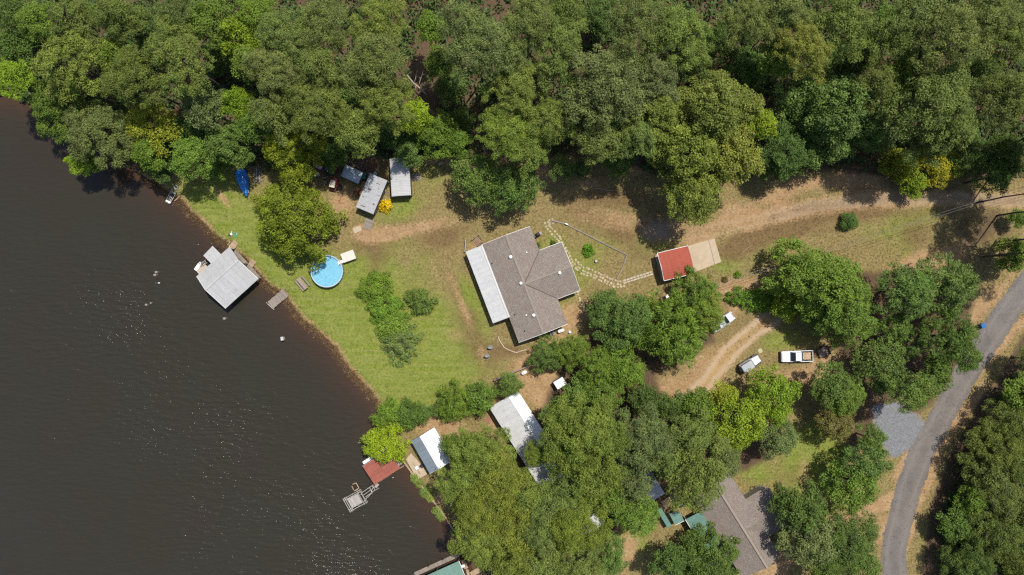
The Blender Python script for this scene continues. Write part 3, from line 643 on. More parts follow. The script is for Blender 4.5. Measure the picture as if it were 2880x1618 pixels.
GAIN = 1.42
OL = (0.092, 0.118, 0.031); OL2 = (0.102, 0.135, 0.032); GO = (0.093, 0.115, 0.041); GR = (0.088, 0.136, 0.021); DK = (0.056, 0.090, 0.020)
BR = (0.118, 0.175, 0.013); YG = (0.148, 0.172, 0.016); YE = (0.215, 0.20, 0.018); DG = (0.072, 0.114, 0.025); GG = (0.092, 0.120, 0.038); BRN = (0.11, 0.105, 0.036)
P_, B_, F_ = 'pine', 'broad', 'feather'
WOOD = 'trees of the dense wood along the top'
TREES = [
 # the wood, top left over the lake
 (20, 215, 52, 14, B_, BR, 'bright green tree at the far left edge above the lake corner'),
 (30, 40, 62, 16, B_, DK, 'dark green tree filling the top left corner'),
 (22, 128, 48, 15, B_, DK, 'dark green tree at the left edge below the corner tree'),
 (95, 50, 58, 16, B_, GR, 'mid green tree beside the top left corner tree'),
 (172, 42, 66, 19, P_, OL, 'olive pine at the top edge, third crown from the left'),
 (182, 165, 92, 19, P_, OL2, 'wide olive pine behind the lakeside trees at upper left'),
 (140, 290, 84, 12, B_, GR, 'mid green tree leaning over the water left of the shore'),
 (306, 30, 64, 19, P_, OL, 'olive pine at the top edge above the dark gap'),
 (306, 150, 46, 14, B_, GR, 'small green crown between the two wide pines at upper left'),
 (396, 60, 58, 15, B_, DK, 'shaded dark tree beside the gap near the top edge'),
 (355, 212, 78, 20, P_, OL, 'olive pine with rounded tufts behind the yellow lakeside tree'),
 (484, 152, 88, 21, P_, OL2, 'large domed olive pine at upper left centre of the wood'),
 (485, 22, 48, 18, P_, OL, 'small dark pine at the top edge right of the gap'),
 (262, 375, 88, 14, P_, GO, 'grey olive tree overhanging the water at the wood corner'),
 (212, 455, 34, 8, B_, BR, 'light green low branches dipping over the lake edge'),
 (405, 355, 78, 12, B_, YG, 'yellow green tree among pines above the lake corner'),
 (405, 425, 40, 10, B_, GR, 'small green crown under the yellow green lakeside tree'),
 (560, 292, 64, 14, B_, GG, 'pale grey green fine leaved tree in the left of the wood'),
 (528, 440, 58, 10, B_, GR, 'mid green tree standing above the small landing beach'),
 (436, 462, 36, 8, B_, DG, 'low dark tree beside the landing beach'),
 (490, 370, 40, 9, B_, DG, 'shaded green crown below the pale grey green tree'),
 (652, 282, 38, 14, B_, BR, 'narrow bright green tree column right of the pale tree'),
 (630, 400, 60, 11, B_, DG, 'dark green tree behind the blue tarped boat'),
 (600, 465, 30, 6, B_, GR, 'low green shrubby tree left of the blue tarped boat'),
 (575, 55, 66, 16, B_, GR, 'green tree near the top edge right of the olive dome pine'),
 (657, 90, 50, 16, B_, BR, 'bright green crown near the top edge, left of the pine group'),
 (600, 150, 42, 15, B_, DG, 'dark crown wedged right of the large domed pine'),
 (690, 170, 44, 15, B_, GR, 'green crown beside the left pine group'),
 (700, 345, 44, 13, B_, GR, 'green crown above the yellow maple'),
 # pines of the middle left
 (795, 90, 78, 22, P_, OL2, 'tufted pine left in the middle pine group near the top'),
 (900, 62, 82, 22, P_, OL, 'dark olive pine at the top of the middle pine group'),
 (720, 30, 56, 17, B_, GR, 'green crown at the top edge left of the middle pines'),
 (1056, 58, 74, 20, P_, OL2, 'yellowish pine at the top right of the middle pine group'),
 (1048, 165, 90, 22, P_, OL, 'broad tufted pine beside the gap with fallen branches'),
 (765, 190, 72, 20, P_, OL, 'olive pine on the left flank of the middle group'),
 (880, 185, 66, 20, P_, OL, 'pine with dark hollows at the heart of the middle group'),
 (877, 300, 80, 19, P_, OL, 'pine standing behind the open yard of sheds'),
 (1086, 285, 74, 18, P_, OL2, 'pine below the fallen branches'),
 (996, 362, 62, 17, P_, OL2, 'pine in front above the small box shed'),
 (755, 305, 60, 16, P_, OL, 'pine crown left above the yellow maple'),
 (965, 245, 48, 15, B_, DG, 'dark green crown in a hollow between the middle pines'),
 (1164, 318, 40, 11, B_, BR, 'bright green tree right of the front pines'),
 (1226, 374, 62, 10, B_, GR, 'round green tree above the long grey shed'),
 (1285, 400, 36, 8, B_, GR, 'small green tree right of the round tree by the long shed'),
 (1209, 72, 38, 12, B_, GR, 'green tree inside the dark gap near the top edge'),
 (1236, 170, 40, 11, B_, GR, 'green tree on the right side of the gap with fallen branches'),
 (1262, 242, 38, 9, B_, DG, 'low dark green tree right of the fallen branches'),
 (1298, 330, 30, 8, B_, DK, 'shaded small tree in the gap above the small tan pallet'),
 (1100, 372, 42, 9, B_, DK, 'dark low tree behind the long grey shed'),
 (1150, 425, 36, 7, B_, DG, 'low green tree touching the top of the long grey shed'),
 (930, 432, 36, 7, B_, DK, 'shaded small tree behind the junk pile'),
 (806, 418, 80, 11, B_, YG, 'yellow green maple between the wood and the pool tree'),
 # middle
 (1340, 105, 100, 22, P_, GO, 'large grey olive pine at the top right of the gap'),
 (1443, 250, 72, 19, P_, OL2, 'light tufted pine at the left of the bright pine cluster'),
 (1420, 360, 70, 18, P_, (0.108, 0.148, 0.028), 'bright pine low in the cluster above the yard tree'),
 (1540, 335, 76, 18, P_, (0.104, 0.144, 0.028), 'bright pine at the right of the cluster above the yard tree'),
 (1490, 410, 52, 15, P_, (0.104, 0.144, 0.028), 'small bright pine in front of the cluster'),
 (1563, 130, 90, 21, P_, OL, 'olive pine above the bright cluster'),
 (1489, 42, 74, 21, P_, OL, 'olive pine at the top edge, middle of the photo'),
 (1592, 22, 52, 20, P_, OL, 'smaller pine at the top edge right of the middle'),
 (1690, 35, 56, 13, B_, DK, 'dark shaded tree in the hollow at the top edge'),
 (1450, 165, 50, 17, P_, OL, 'pine crown squeezed between the large grey olive pine and its neighbour'),
 (1701, 235, 112, 22, P_, GO, 'very large grey green pine in the middle of the wood'),
 (1843, 212, 78, 20, P_, GO, 'grey green pine right of the very large one'),
 (1860, 305, 66, 18, P_, OL2, 'pine left beside the giant oak'),
 (1683, 385, 60, 17, P_, OL2, 'flat topped pine with a bare trunk showing below'),
 (1796, 378, 58, 16, P_, OL2, 'pine at the wood edge left of the giant oak'),
 (1640, 300, 50, 16, P_, OL, 'pine crown behind the flat topped pine'),
 (1798, 65, 90, 21, P_, OL, 'patchy olive pine near the top edge right of the dark hollow'),
 (1918, 92, 84, 21, P_, OL2, 'pine with a smooth right side near the top edge'),
 (1944, 165, 60, 19, P_, OL, 'pine just above the giant oak'),
 (1735, 440, 50, 9, B_, DK, 'dark low tree at the wood edge under the pines'),
 (1582, 472, 36, 7, B_, DG, 'small dark green tree alone at the clearing edge'),
 (1640, 470, 26, 6, B_, DK, 'shaded sapling beside the bare pine trunk'),
 (2022, 290, 120, 19, B_, (0.118, 0.136, 0.026), 'uppermost of the big olive oaks beside the driveway'),
 (1962, 425, 118, 17, B_, (0.118, 0.138, 0.026), 'middle one of the big olive oaks, left side, by the driveway'),
 (1955, 555, 76, 14, B_, (0.118, 0.142, 0.026), 'lowest of the big olive oaks, just above the carport'),
 (2078, 430, 80, 16, B_, (0.118, 0.138, 0.026), 'right one of the big olive oaks by the driveway'),
 # top right
 (2025, 112, 56, 14, B_, DK, 'dark tree in the shaded hollow right of the oak, upper one'),
 (2105, 45, 74, 20, P_, OL, 'olive pine at the top edge right of the oak'),
 (2112, 190, 66, 13, B_, DG, 'dark green tree in the shaded hollow right of the oak, lower one'),
 (2200, 150, 52, 15, B_, GR, 'green crown right of the shaded hollow'),
 (2272, 130, 72, 19, P_, (0.12, 0.13, 0.024), 'yellow olive tall pine in the upper right'),
 (2369, 56, 92, 20, P_, OL, 'large olive pine at the top edge, upper right'),
 (2227, 20, 60, 20, P_, OL, 'pine at the top edge left of the large one, upper right'),
 (2365, 165, 46, 11, B_, DK, 'shaded dark tree below the large olive pine at upper right'),
 (2440, 140, 44, 11, B_, DK, 'shaded dark tree beside the fallen trunk at upper right'),
 (2505, 60, 56, 14, B_, DG, 'dark tree at the top edge, upper right'),
 (2533, 85, 66, 19, P_, OL, 'pine above the leaning dark trunk at upper right'),
 (2602, 30, 62, 20, P_, OL, 'pine at the top edge above the leaning trunk'),
 (2701, 100, 100, 21, P_, OL, 'big olive pine near the top right corner'),
 (2795, 45, 88, 21, P_, OL, 'pine at the top edge next to the right corner'),
 (2856, 95, 72, 20, P_, OL, 'pine at the right edge under the corner'),
 (2600, 165, 50, 13, B_, DG, 'dark green crown under the big olive pine'),
 (2780, 190, 46, 12, B_, DK, 'shaded crown near the right edge of the wood'),
 (2376, 300, 134, 15, B_, DG, 'very large deep green tree right of the giant oak'),
 (2462, 358, 62, 12, B_, DG, 'bluish green tree lower right of the very large deep green tree'),
 (2485, 228, 62, 18, P_, OL, 'olive pine behind the very large deep green tree'),
 (2556, 205, 52, 16, B_, GR, 'green crown behind the olive pine at upper right'),
 (2656, 290, 116, 20, P_, OL2, 'huge olive pine above the yellow bushes by the drive'),
 (2813, 285, 74, 19, P_, OL, 'olive pine near the right edge above the drive'),
 (2868, 250, 62, 19, P_, OL, 'pine cut by the right edge of the photo'),
 (2627, 398, 52, 15, P_, OL, 'small pine directly above the yellow bushes'),
 (2227, 418, 80, 11, B_, DG, 'dark green tree at the drive edge right of the oak'),
 (2186, 428, 34, 8, B_, (0.22, 0.21, 0.12), 'pale cream flowering tree beside the oak'),
 (2150, 340, 40, 11, B_, BR, 'yellow green crown behind the pale flowering tree'),
 (2560, 458, 48, 7, B_, YG, 'yellow green bush tree left of the golden one by the drive'),
 (2655, 462, 56, 7, B_, YE, 'golden yellow tree above the gravel drive'),
 (2585, 512, 40, 5, B_, BR, 'low green yellow bush hanging over the drive'),
 (2742, 430, 54, 10, B_, DK, 'dark tree right of the golden tree'),
 (2813, 492, 62, 10, B_, DK, 'dark tree at the drive edge near the right side'),
 (2866, 420, 50, 12, B_, DK, 'shaded tree at the right edge above the drive'),
 (2720, 370, 44, 9, B_, DK, 'shaded low crown behind the golden tree'),
 # yard trees
 (1335, 495, 74, 9, B_, DG, 'dark green yard tree above the house, left of two'),
 (1440, 525, 76, 9.5, B_, DG, 'dark green yard tree above the house, right of two'),
 (2340, 800, 128, 13, B_, GR, 'very large green tree between the drive and the pickup'),
 (2395, 882, 100, 12, B_, GR, 'large green tree directly above the pickup'),
 (5200, 930, 70, 9, B_, DG, 'shaded green tree left under the very large green tree'),
 (2225, 860, 44, 6, B_, BR, 'bright green low tree at the end of the vine hedge'),
 (2568, 818, 94, 11, F_, DG, 'dark feathery cedar right of the very large green tree'),
 (2692, 812, 96, 11, F_, DG, 'dark feathery cedar beside the paved road'),
 (2682, 952, 96, 11, F_, DK, 'dark broad cedar leaning over the road edge'),
 (2735, 1010, 44, 8, F_, DG, 'small cedar at the road edge under the dark broad cedar'),
 (2535, 925, 46, 7, F_, DG, 'small feathery cedar between the large cedars'),
 (2495, 1030, 80, 10, B_, DG, 'green tree right of the pickup and trailer'),
 (2352, 1086, 66, 9, B_, DG, 'dark green tree below the pickup'),
 (2578, 1108, 68, 12, B_, DG, 'dark green tree over the top of the gravel patch'),
 (2655, 1060, 46, 10, B_, DG, 'green crown at the road edge above the gravel patch'),
 (2386, 1118, 64, 9, B_, GR, 'green tree left of the gravel patch'),
 (2365, 1192, 62, 8, B_, BRN, 'brownish olive tree left of the gravel patch'),
 (2460, 1240, 44, 7, F_, DG, 'dark cedar with feathery tips against the gravel patch'),
 (2444, 1310, 66, 9, B_, DG, 'dark green tree below the gravel patch'),
 (2414, 1370, 78, 9, B_, GR, 'rounded green tree above the sandy lane'),
 (2268, 1452, 82, 11, B_, DK, 'dark tree beside the brown shingled house'),
 (2285, 1535, 78, 11, B_, GG, 'greyish dark tree below the brown shingled house corner'),
 (2400, 1540, 92, 10, B_, DG, 'deep green tree below the sandy lane'),
 (2440, 1606, 60, 9, B_, DG, 'deep green tree at the bottom edge near the road'),
 (2330, 1610, 60, 9, B_, DK, 'dark tree at the bottom edge right of the brown house'),
 # east of the road; tree colours darkened to carry shade and lens falloff
 (2896, 1112, 53, 9, B_, GR, 'green tree at the right edge, uppermost east of the road'),
 (2861, 1195, 76, 9, P_, (0.082, 0.104, 0.026), 'olive pine east of the road, upper'),
 (2822, 1275, 78, 9, P_, (0.082, 0.104, 0.026), 'olive pine east of the road, second from above'),
 (2803, 1345, 68, 9, P_, (0.074, 0.098, 0.024), 'pine east of the road near the bright green tree'),
 (2753, 1410, 55, 7, B_, GR, 'bright green tree between pines east of the road'),
 (2846, 1420, 76, 9, P_, (0.074, 0.098, 0.024), 'pine east of the road by the right edge'),
 (2901, 1310, 66, 9, P_, (0.074, 0.098, 0.024), 'pine cut by the right edge east of the road'),
 (2822, 1510, 76, 9, P_, (0.074, 0.098, 0.024), 'lower pine east of the road'),
 (2746, 1585, 76, 9, P_, DK, 'dark pine at the bottom edge east of the road'),
 (2702, 1485, 46, 7, B_, DG, 'dark green tree close to the road bend at lower right'),
 (2896, 1580, 76, 9, P_, (0.074, 0.098, 0.024), 'pine in the bottom right corner'),
 (2906, 1470, 55, 9, P_, (0.074, 0.098, 0.024), 'pine at the right edge above the corner pine'),
 (2946, 1020, 55, 9, P_, (0.074, 0.098, 0.024), 'pine at the right edge beside the road top'),
 # centre right clump
 (1962, 822, 72, 7, F_, GR, 'feathery green tree below the red carport'),
 (1880, 915, 112, 11, F_, GR, 'large feathery green tree below the carport clump'),
 (1985, 890, 66, 8, F_, GR, 'feathery green tree beside the silver car'),
 (1765, 905, 92, 11, B_, DG, 'dark green tree between the house and the feathery clump'),
 (1912, 972, 74, 9, F_, GR, 'feathery green tree above the orange dirt track'),
 (1612, 994, 58, 7, F_, GR, 'green leafy tree below the house corner'),
 (1540, 1006, 56, 6, F_, DG, 'dark leafy tree above the white tank'),
 (1700, 860, 44, 7, B_, DG, 'small dark tree right below the house path'),
 (1683, 1035, 66, 9, F_, GR, 'green tree in the clump below the dark green tree'),
 (1757, 1042, 64, 9, B_, GR, 'mid green tree in the clump left of the dirt track'),
 (1640, 1130, 30, 5, B_, DG, 'small tree beside the white roofed pump shed'),
 # south wood
 (1634, 1125, 50, 8, B_, DG, 'dark green tree right of the pump shed'),
 (1691, 1120, 56, 10, B_, GR, 'green tree at the top of the south wood'),
 (1814, 1125, 46, 7, B_, DK, 'dark bushy tree at the top edge of the south wood, left of two'),
 (1887, 1143, 42, 7, B_, DK, 'dark bushy tree at the top edge of the south wood, right of two'),
 (1975, 1150, 52, 9, B_, GR, 'green tree below the dirt track end'),
 (2098, 1185, 82, 12, B_, BR, 'bright yellow green tree in the south wood, left of two'),
 (2190, 1118, 78, 11, B_, BR, 'bright yellow green tree below the jeep, right of two'),
 (2190, 1238, 66, 9, B_, GG, 'grey green tree beside the small round lawn'),
 (2045, 1120, 40, 8, B_, YG, 'small yellow green tree beside the dirt track end'),
 (1642, 1212, 102, 16, P_, (0.105, 0.135, 0.024), 'tall bright pine right of the white roofed house'),
 (1803, 1245, 98, 15, P_, GG, 'grey green pine in the middle of the south wood'),
 (1952, 1240, 72, 14, P_, OL2, 'olive green pine left of the bright yellow green tree'),
 (1968, 1335, 104, 15, P_, (0.115, 0.145, 0.03), 'large light pine over the brown shingled house'),
 (2040, 1300, 56, 13, P_, GG, 'greyish pine crown over the brown roof corner'),
 (1880, 1290, 60, 13, P_, OL2, 'pine crown left of the large light pine'),
 (1672, 1345, 104, 16, P_, (0.105, 0.135, 0.024), 'tall pine in the south wood left of the grey shed roofs'),
 (1597, 1418, 92, 15, P_, OL2, 'pine low in the south wood right of the long white roof'),
 (1793, 1372, 66, 12, P_, GG, 'pale grey pine above the grey shed roofs'),
 (1803, 1462, 62, 11, B_, GR, 'green tree left of the green porch roof'),
 (1620, 1495, 84, 15, P_, (0.105, 0.135, 0.024), 'bright pine toward the bottom of the south wood'),
 (1616, 1580, 82, 14, P_, (0.09, 0.12, 0.03), 'pine at the bottom edge of the south wood, middle'),
 (1717, 1575, 58, 10, B_, DG, 'dark green tree beside the bare patch at the bottom'),
 (2002, 1592, 98, 9, B_, DG, 'dark green tree in front of the brown shingled house'),
 (1890, 1600, 50, 10, B_, DK, 'shaded tree at the bottom edge left of the dark green tree'),
 (1578, 1245, 70, 14, P_, (0.105, 0.135, 0.024), 'pine right beside the long white roof'),
 (1503, 1282, 36, 10, P_, (0.11, 0.14, 0.022), 'small pine crown standing over the middle of the long white roof'),
 (1582, 1180, 62, 12, B_, DG, 'dark green tree behind the white roofed house'),
 (1290, 1268, 56, 9, B_, GR, 'green tree above the right end of the lake cabin'),
 (1350, 1290, 82, 13, P_, (0.11, 0.14, 0.024), 'light pine between the cabin and the white roofed house'),
 (1300, 1360, 76, 12, P_, (0.11, 0.14, 0.024), 'light pine below the lake cabin'),
 (1400, 1352, 80, 14, P_, (0.11, 0.14, 0.022), 'bright pine at the centre of the lakeside pine stand'),
 (1362, 1438, 96, 14, P_, (0.105, 0.135, 0.022), 'large bright pine behind the timber bulkhead'),
 (1352, 1525, 78, 13, P_, (0.10, 0.128, 0.022), 'pine at the end of the timber bulkhead'),
 (1461, 1500, 102, 15, P_, (0.105, 0.13, 0.024), 'wide pine in the lower lakeside pine stand'),
 (1480, 1410, 66, 14, P_, (0.105, 0.135, 0.024), 'pine beside the lower end of the long white roof'),
 (1536, 1500, 74, 14, P_, OL2, 'pine right of the wide lower pine'),
 (1455, 1590, 84, 13, P_, (0.10, 0.125, 0.024), 'pine at the bottom edge right of the green boathouse'),
 (1540, 1600, 62, 13, P_, OL2, 'pine at the bottom edge in the lakeside stand'),
 (1730, 1235, 60, 14, P_, (0.10, 0.13, 0.024), 'pine between the tall bright pine and the grey green pine'),
 (1740, 1420, 50, 11, B_, GR, 'green crown shading the grey shed roofs'),
 # lakeside shrubs and small trees
 (1088, 1172, 46, 5, F_, GR, 'feathery green tree at the point of the lawn by the water'),
 (1148, 1172, 48, 5, F_, DG, 'dark feathery tree beside the lawn point'),
 (1196, 1160, 22, 3.2, F_, DG, 'small round dark cedar on the lawn edge'),
 (1085, 1255, 66, 6.5, B_, (0.16, 0.215, 0.015), 'bright lime green tree overhanging the rusty boathouse'),
 (1278, 1135, 62, 6, F_, GR, 'dense feathery tree at the lower lawn edge, left part'),
 (1352, 1120, 50, 6, F_, GR, 'feathery tree at the lower lawn edge beside the white roof'),
 (1236, 1152, 26, 3.5, F_, DG, 'small dark cedar left of the dense feathery tree'),
 (1436, 1085, 36, 6.5, F_, DG, 'dark cedar hanging over the white roof top'),
 # right edge, beside the drive: trunks lean out of the picture
 (3120, 560, 70, 24, P_, OL, 'tall pine whose dark trunk leans out of the right edge, upper'),
 (3130, 650, 76, 25, P_, OL, 'tall pine whose dark trunk leans out of the right edge, middle'),
 (3040, 705, 66, 22, P_, OL, 'tall pine whose dark trunk leans out of the right edge, lower'),
 (3020, 520, 66, 22, P_, OL, 'tall pine just outside the right edge above the drive'),
 (3060, 436, 72, 22, P_, OL, 'tall pine outside the right edge shading the drive, upper'),
 (3010, 355, 68, 22, P_, OL, 'tall pine outside the right edge above the shaded drive'),
 (2872, 612, 26, 4, B_, GR, 'low green bush at the right edge under the tall pines'),
 (2866, 715, 50, 7, B_, GR, 'green tree at the right edge beside the road'),
]
TREES = [(t[0], t[1], t[2], t[3] * (0.62 if t[1] < 400 and t[4] == B_ and t[5] in (DK, DG) and t[2] < 120 else 1.0)) + tuple(t[4:]) for t in TREES]     # shaded understorey trees stand lower
tree_done = [tree(*t[:7], group=WOOD if (t[1] < 470 and not t[6].startswith('low ')) else 'trees around the plots') for t in TREES]
tree(808, 610, 126, 11, B_, (0.112, 0.152, 0.014), 'big round yellow green tree beside the pool', 'trees around the plots', ang=1.0)
# clipped and garden shrubs
YARD = 'garden shrubs on the lawn'
tree(1050, 815, 54, 2.6, 'broad', (0.10, 0.16, 0.018), 'upper light green willowy shrub in the hedge row on the lawn', YARD, name='garden_shrub')
tree(1078, 868, 56, 2.8, 'broad', (0.095, 0.155, 0.018), 'middle light green willowy shrub in the hedge row on the lawn', YARD, name='garden_shrub')
tree(1103, 922, 50, 2.6, 'broad', (0.11, 0.17, 0.022), 'third willowy shrub of the hedge row, above the greyish one', YARD, name='garden_shrub')
tree(1124, 962, 64, 3.0, 'feather', (0.125, 0.16, 0.042), 'greyish green willowy shrub at the lower end of the hedge row', YARD, name='garden_shrub')
tree(1181, 848, 40, 2.8, 'feather', DG, 'solitary dark spiky shrub in the middle of the lawn', YARD, name='garden_shrub')
tree(1655, 704, 17, 1.3, 'shrub', (0.07, 0.15, 0.012), 'clipped round green bush inside the stone edged garden', YARD, name='garden_shrub')
tree(2395, 620, 26, 2.4, 'broad', DG, 'single dark bush on the dry grass below the drive', YARD, name='garden_shrub')
tree(2077, 773, 10, 0.9, 'shrub', (0.10, 0.16, 0.015), 'tiny bright green bush on the grass right of the carport', YARD, name='garden_shrub')
tree(2040, 787, 9, 0.7, 'shrub', (0.09, 0.075, 0.02), 'tiny brownish bush beside the tiny bright green one', YARD, name='garden_shrub')
tree(1082, 578, 18, 1.5, 'shrub', (0.42, 0.32, 0.008), 'vivid yellow flowering bush between the two sheds', YARD, name='flowering_shrub')
tree(1512, 690, 8, 0.7, 'shrub', DG, 'little foundation plant in the house corner, left one', YARD, name='garden_shrub')
tree(1556, 684, 8, 0.7, 'shrub', DK, 'little foundation plant along the house wing, right one', YARD, name='garden_shrub')
# vine hedge between the two plots
for i, (x, y, r_) in enumerate([(2075, 835, 24), (2110, 842, 28), (2142, 848, 30), (2172, 845, 32), (2200, 838, 34)]):
    tree(x, y, r_ + 6, 1.8 + 0.1 * i, 'shrub', (0.085, 0.155, 0.02), 'bright green vine mound, %s of five from the left, below the carport' % ('first', 'second', 'third', 'fourth', 'last')[i], 'vine mounds of the hedge row', name='vine_shrub', squash=0.8)
# weeds on the bulkhead
for i, (x, y, r_) in enumerate([(1165, 1345, 10), (1178, 1362, 9), (1195, 1385, 12), (1208, 1402, 9), (1228, 1438, 10), (1240, 1455, 9), (1276, 1500, 8)]):
    tree(x, y, r_ + 3, 0.55, 'shrub', (0.11, 0.15, 0.03), '%s green weed clump from the top along the timber bulkhead' % ('first', 'second', 'third', 'fourth', 'fifth', 'sixth', 'seventh')[i], 'weed clumps along the bulkhead', name='weed_clump')

# undergrowth filling the floor of the woods: nobody could count it
def undergrowth():
    r = np.random.default_rng(77); pts = []
    while len(pts) < 5200:
        x = r.uniform(-150, 3050, 4000); y = r.uniform(-150, 1750, 4000)
        df = seg_dist(x, y, FOREST, True) * np.where(inside(x, y, FOREST), 1, -1); de = seg_dist(x, y, EAST, True) * np.where(inside(x, y, EAST), 1, -1)
        dw = seg_dist(x, y, WOODS2, True) * np.where(inside(x, y, WOODS2), 1, -1); sh = inside(x, y, SHORE)
        gap = np.hypot((x - 1215) / 60, (y - 215) / 110) < 1
        road = seg_dist(x, y, ROAD) < 70; house = inside(x, y, [(1360, 1150), (1460, 1085), (1600, 1420), (1500, 1450)]) | inside(x, y, [(1880, 1390), (2180, 1340), (2240, 1600), (2080, 1640)])
        ok = ((df > 12) | (de > 40) | ((dw > 30) & (r.uniform(size=4000) < 0.22))) & ~sh & ~gap & ~road & ~house
        pts += list(zip(x[ok], y[ok]))
    pts = pts[:5200]; V = []; tone = []; spr = []
    for (x, y) in pts:
        wx, wy = (x - CX) / S, (CY - y) / S; R = r.uniform(0.8, 2.0); hh = r.uniform(0.4, 2.6); n = 22
        d = r.normal(size=(n, 3)); d[:, 2] = np.abs(d[:, 2]); d /= np.linalg.norm(d, axis=1)[:, None]
        p = np.array([wx, wy, 0.1]) + d * np.array([R, R, hh]) * r.uniform(0.5, 1.05, (n, 1))
        nr = d * 0.5 + r.normal(0, 0.5, (n, 3)) + np.array([0, 0, 0.6]); nr /= np.linalg.norm(nr, axis=1)[:, None]
        t = r.normal(size=(n, 3)); t -= nr * (t * nr).sum(1)[:, None]; t /= np.linalg.norm(t, axis=1)[:, None]; b = np.cross(nr, t); s_ = r.uniform(0.2, 0.36, (n, 1))
        V.append(np.stack([p - t*s_, p + b*s_*0.6, p + t*s_, p - b*s_*0.6], 1).reshape(-1, 3)); tone.append(r.uniform(0, 1, n)); spr.append(np.full(n, r.uniform(0, 1)))
    V = np.concatenate(V); F = np.arange(len(V)).reshape(-1, 4); me = np_mesh('undergrowth', V, F, M_leaf)
    for an, arr in (('tone', tone), ('spray', spr)):
        at = me.attributes.new(an, 'FLOAT', 'FACE'); at.data.foreach_set('value', np.concatenate(arr).astype(np.float32))
    o = link('undergrowth', me); o.color = (0.06, 0.10, 0.028, 1); tag(o, 'low dark green undergrowth on the floor of the woods', 'undergrowth', kind='stuff')
undergrowth()

# turf relief: short blades that carry the ground's own colours; and a fringe of reeds along the bank
def tufts(name, label, n, pick, hgt, wid, seed, blades=3):
    r = np.random.default_rng(seed); xs = []; ys = []
    while len(xs) < n:
        x = r.uniform(-60, 2940, 40000); y = r.uniform(430, 1660, 40000)
        gi = np.clip(np.searchsorted(gx, (x - CX) / S), 0, nx-1); gj = np.clip(np.searchsorted(gy, (CY - y) / S), 0, ny-1); k_ = gj * nx + gi
        ok = pick(k_, r); xs += list(x[ok]); ys += list(y[ok])
    x = np.array(xs[:n]); y = np.array(ys[:n]); gi = np.clip(np.searchsorted(gx, (x - CX) / S), 0, nx-1); gj = np.clip(np.searchsorted(gy, (CY - y) / S), 0, ny-1); k_ = gj * nx + gi
    k3 = np.repeat(k_, blades); m = n * blades
    bx = np.repeat((x - CX) / S, blades) + r.normal(0, 0.08, m); by = np.repeat((CY - y) / S, blades) + r.normal(0, 0.08, m); bz = GZ[k3] - 0.02
    a_ = r.uniform(0, 6.28, m); w = wid * r.uniform(0.6, 1.3, m); h_ = hgt * r.uniform(0.5, 1.5, m); lx = r.normal(0, 0.6, m) * h_; ly = r.normal(0, 0.6, m) * h_
    V = np.stack([np.stack([bx - np.cos(a_)*w, by - np.sin(a_)*w, bz], 1), np.stack([bx + np.cos(a_)*w, by + np.sin(a_)*w, bz], 1), np.stack([bx + lx, by + ly, bz + h_], 1)], 1).reshape(-1, 3)
    me = np_mesh(name, V, np.arange(3*m).reshape(m, 3), M_ground); kk = np.repeat(k3, 3)
    return me, kk, r, m
cov = lambda k_, r: (d_sh[k_] > 0.6) & (litter[k_] < 0.6) & (gravel[k_] < 0.4) & (r.uniform(size=len(k_)) < (1.1 - tan[k_]))
me, kk, r, m = tufts('grass', '', 30000, cov, 0.13, 0.07, 5)
for an, arr in (('lush', lush), ('brown', brown), ('tan', tan), ('litter', litter), ('gravel', gravel)): attr(me, an, np.clip(arr[kk] + np.repeat(r.normal(0, 0.12, m), 3) * (an in ('lush', 'tan')), 0, 1))
o = link('grass', me); tag(o, 'short uneven grass over the lawns and dry yards', 'grass', kind='stuff')
me, kk, r, m = tufts('shore_reeds', '', 2600, lambda k_, r: (d_sh[k_] > -0.55) & (d_sh[k_] < 0.75) & (PY[k_] > 500) & (PY[k_] < 1190), 0.38, 0.035, 6, 4)
t_ = np.repeat(r.uniform(0, 1, m), 3)
attr(me, 'tan', 0.9 * (t_ > 0.45)); attr(me, 'lush', 0.7 * (t_ < 0.3)); attr(me, 'brown', 0.9 * (t_ < 0.45))
o = link('shore_reeds', me); tag(o, 'straw coloured reeds and grass fringing the lawn bank', 'reeds', kind='stuff')
# ---------------------------------------------------------------- buildings
def frame(pA, pB, h):
    """corner A, direction to B: world origin, heading, distance"""
    a = Vector(W(*pA, h)); b = Vector(W(*pB, h)); d = b - a
    return a, math.atan2(d.y, d.x), d.length

_pan = {}
def panel_mesh(w, L, m, rib=0.3, rh=0.024):
    key = (round(w, 3), round(L, 3), m.name, rib)
    if key in _pan: return _pan[key]
    n = max(1, round(w / rib)); pr = [(0.0, 0.0)]
    for k in range(n):
        c = (k + 0.5) * w / n; pr += [(c - 0.05, 0.0), (c - 0.022, rh), (c + 0.022, rh), (c + 0.05, 0.0)]
    pr += [(w, 0.0), (w, -0.02), (0.0, -0.02)]
    mb = MB(); mb.loft([[(x, 0, z) for x, z in reversed(pr)], [(x, L, z) for x, z in reversed(pr)]])
    _pan[key] = mb.mesh('roof_panel', m); return _pan[key]

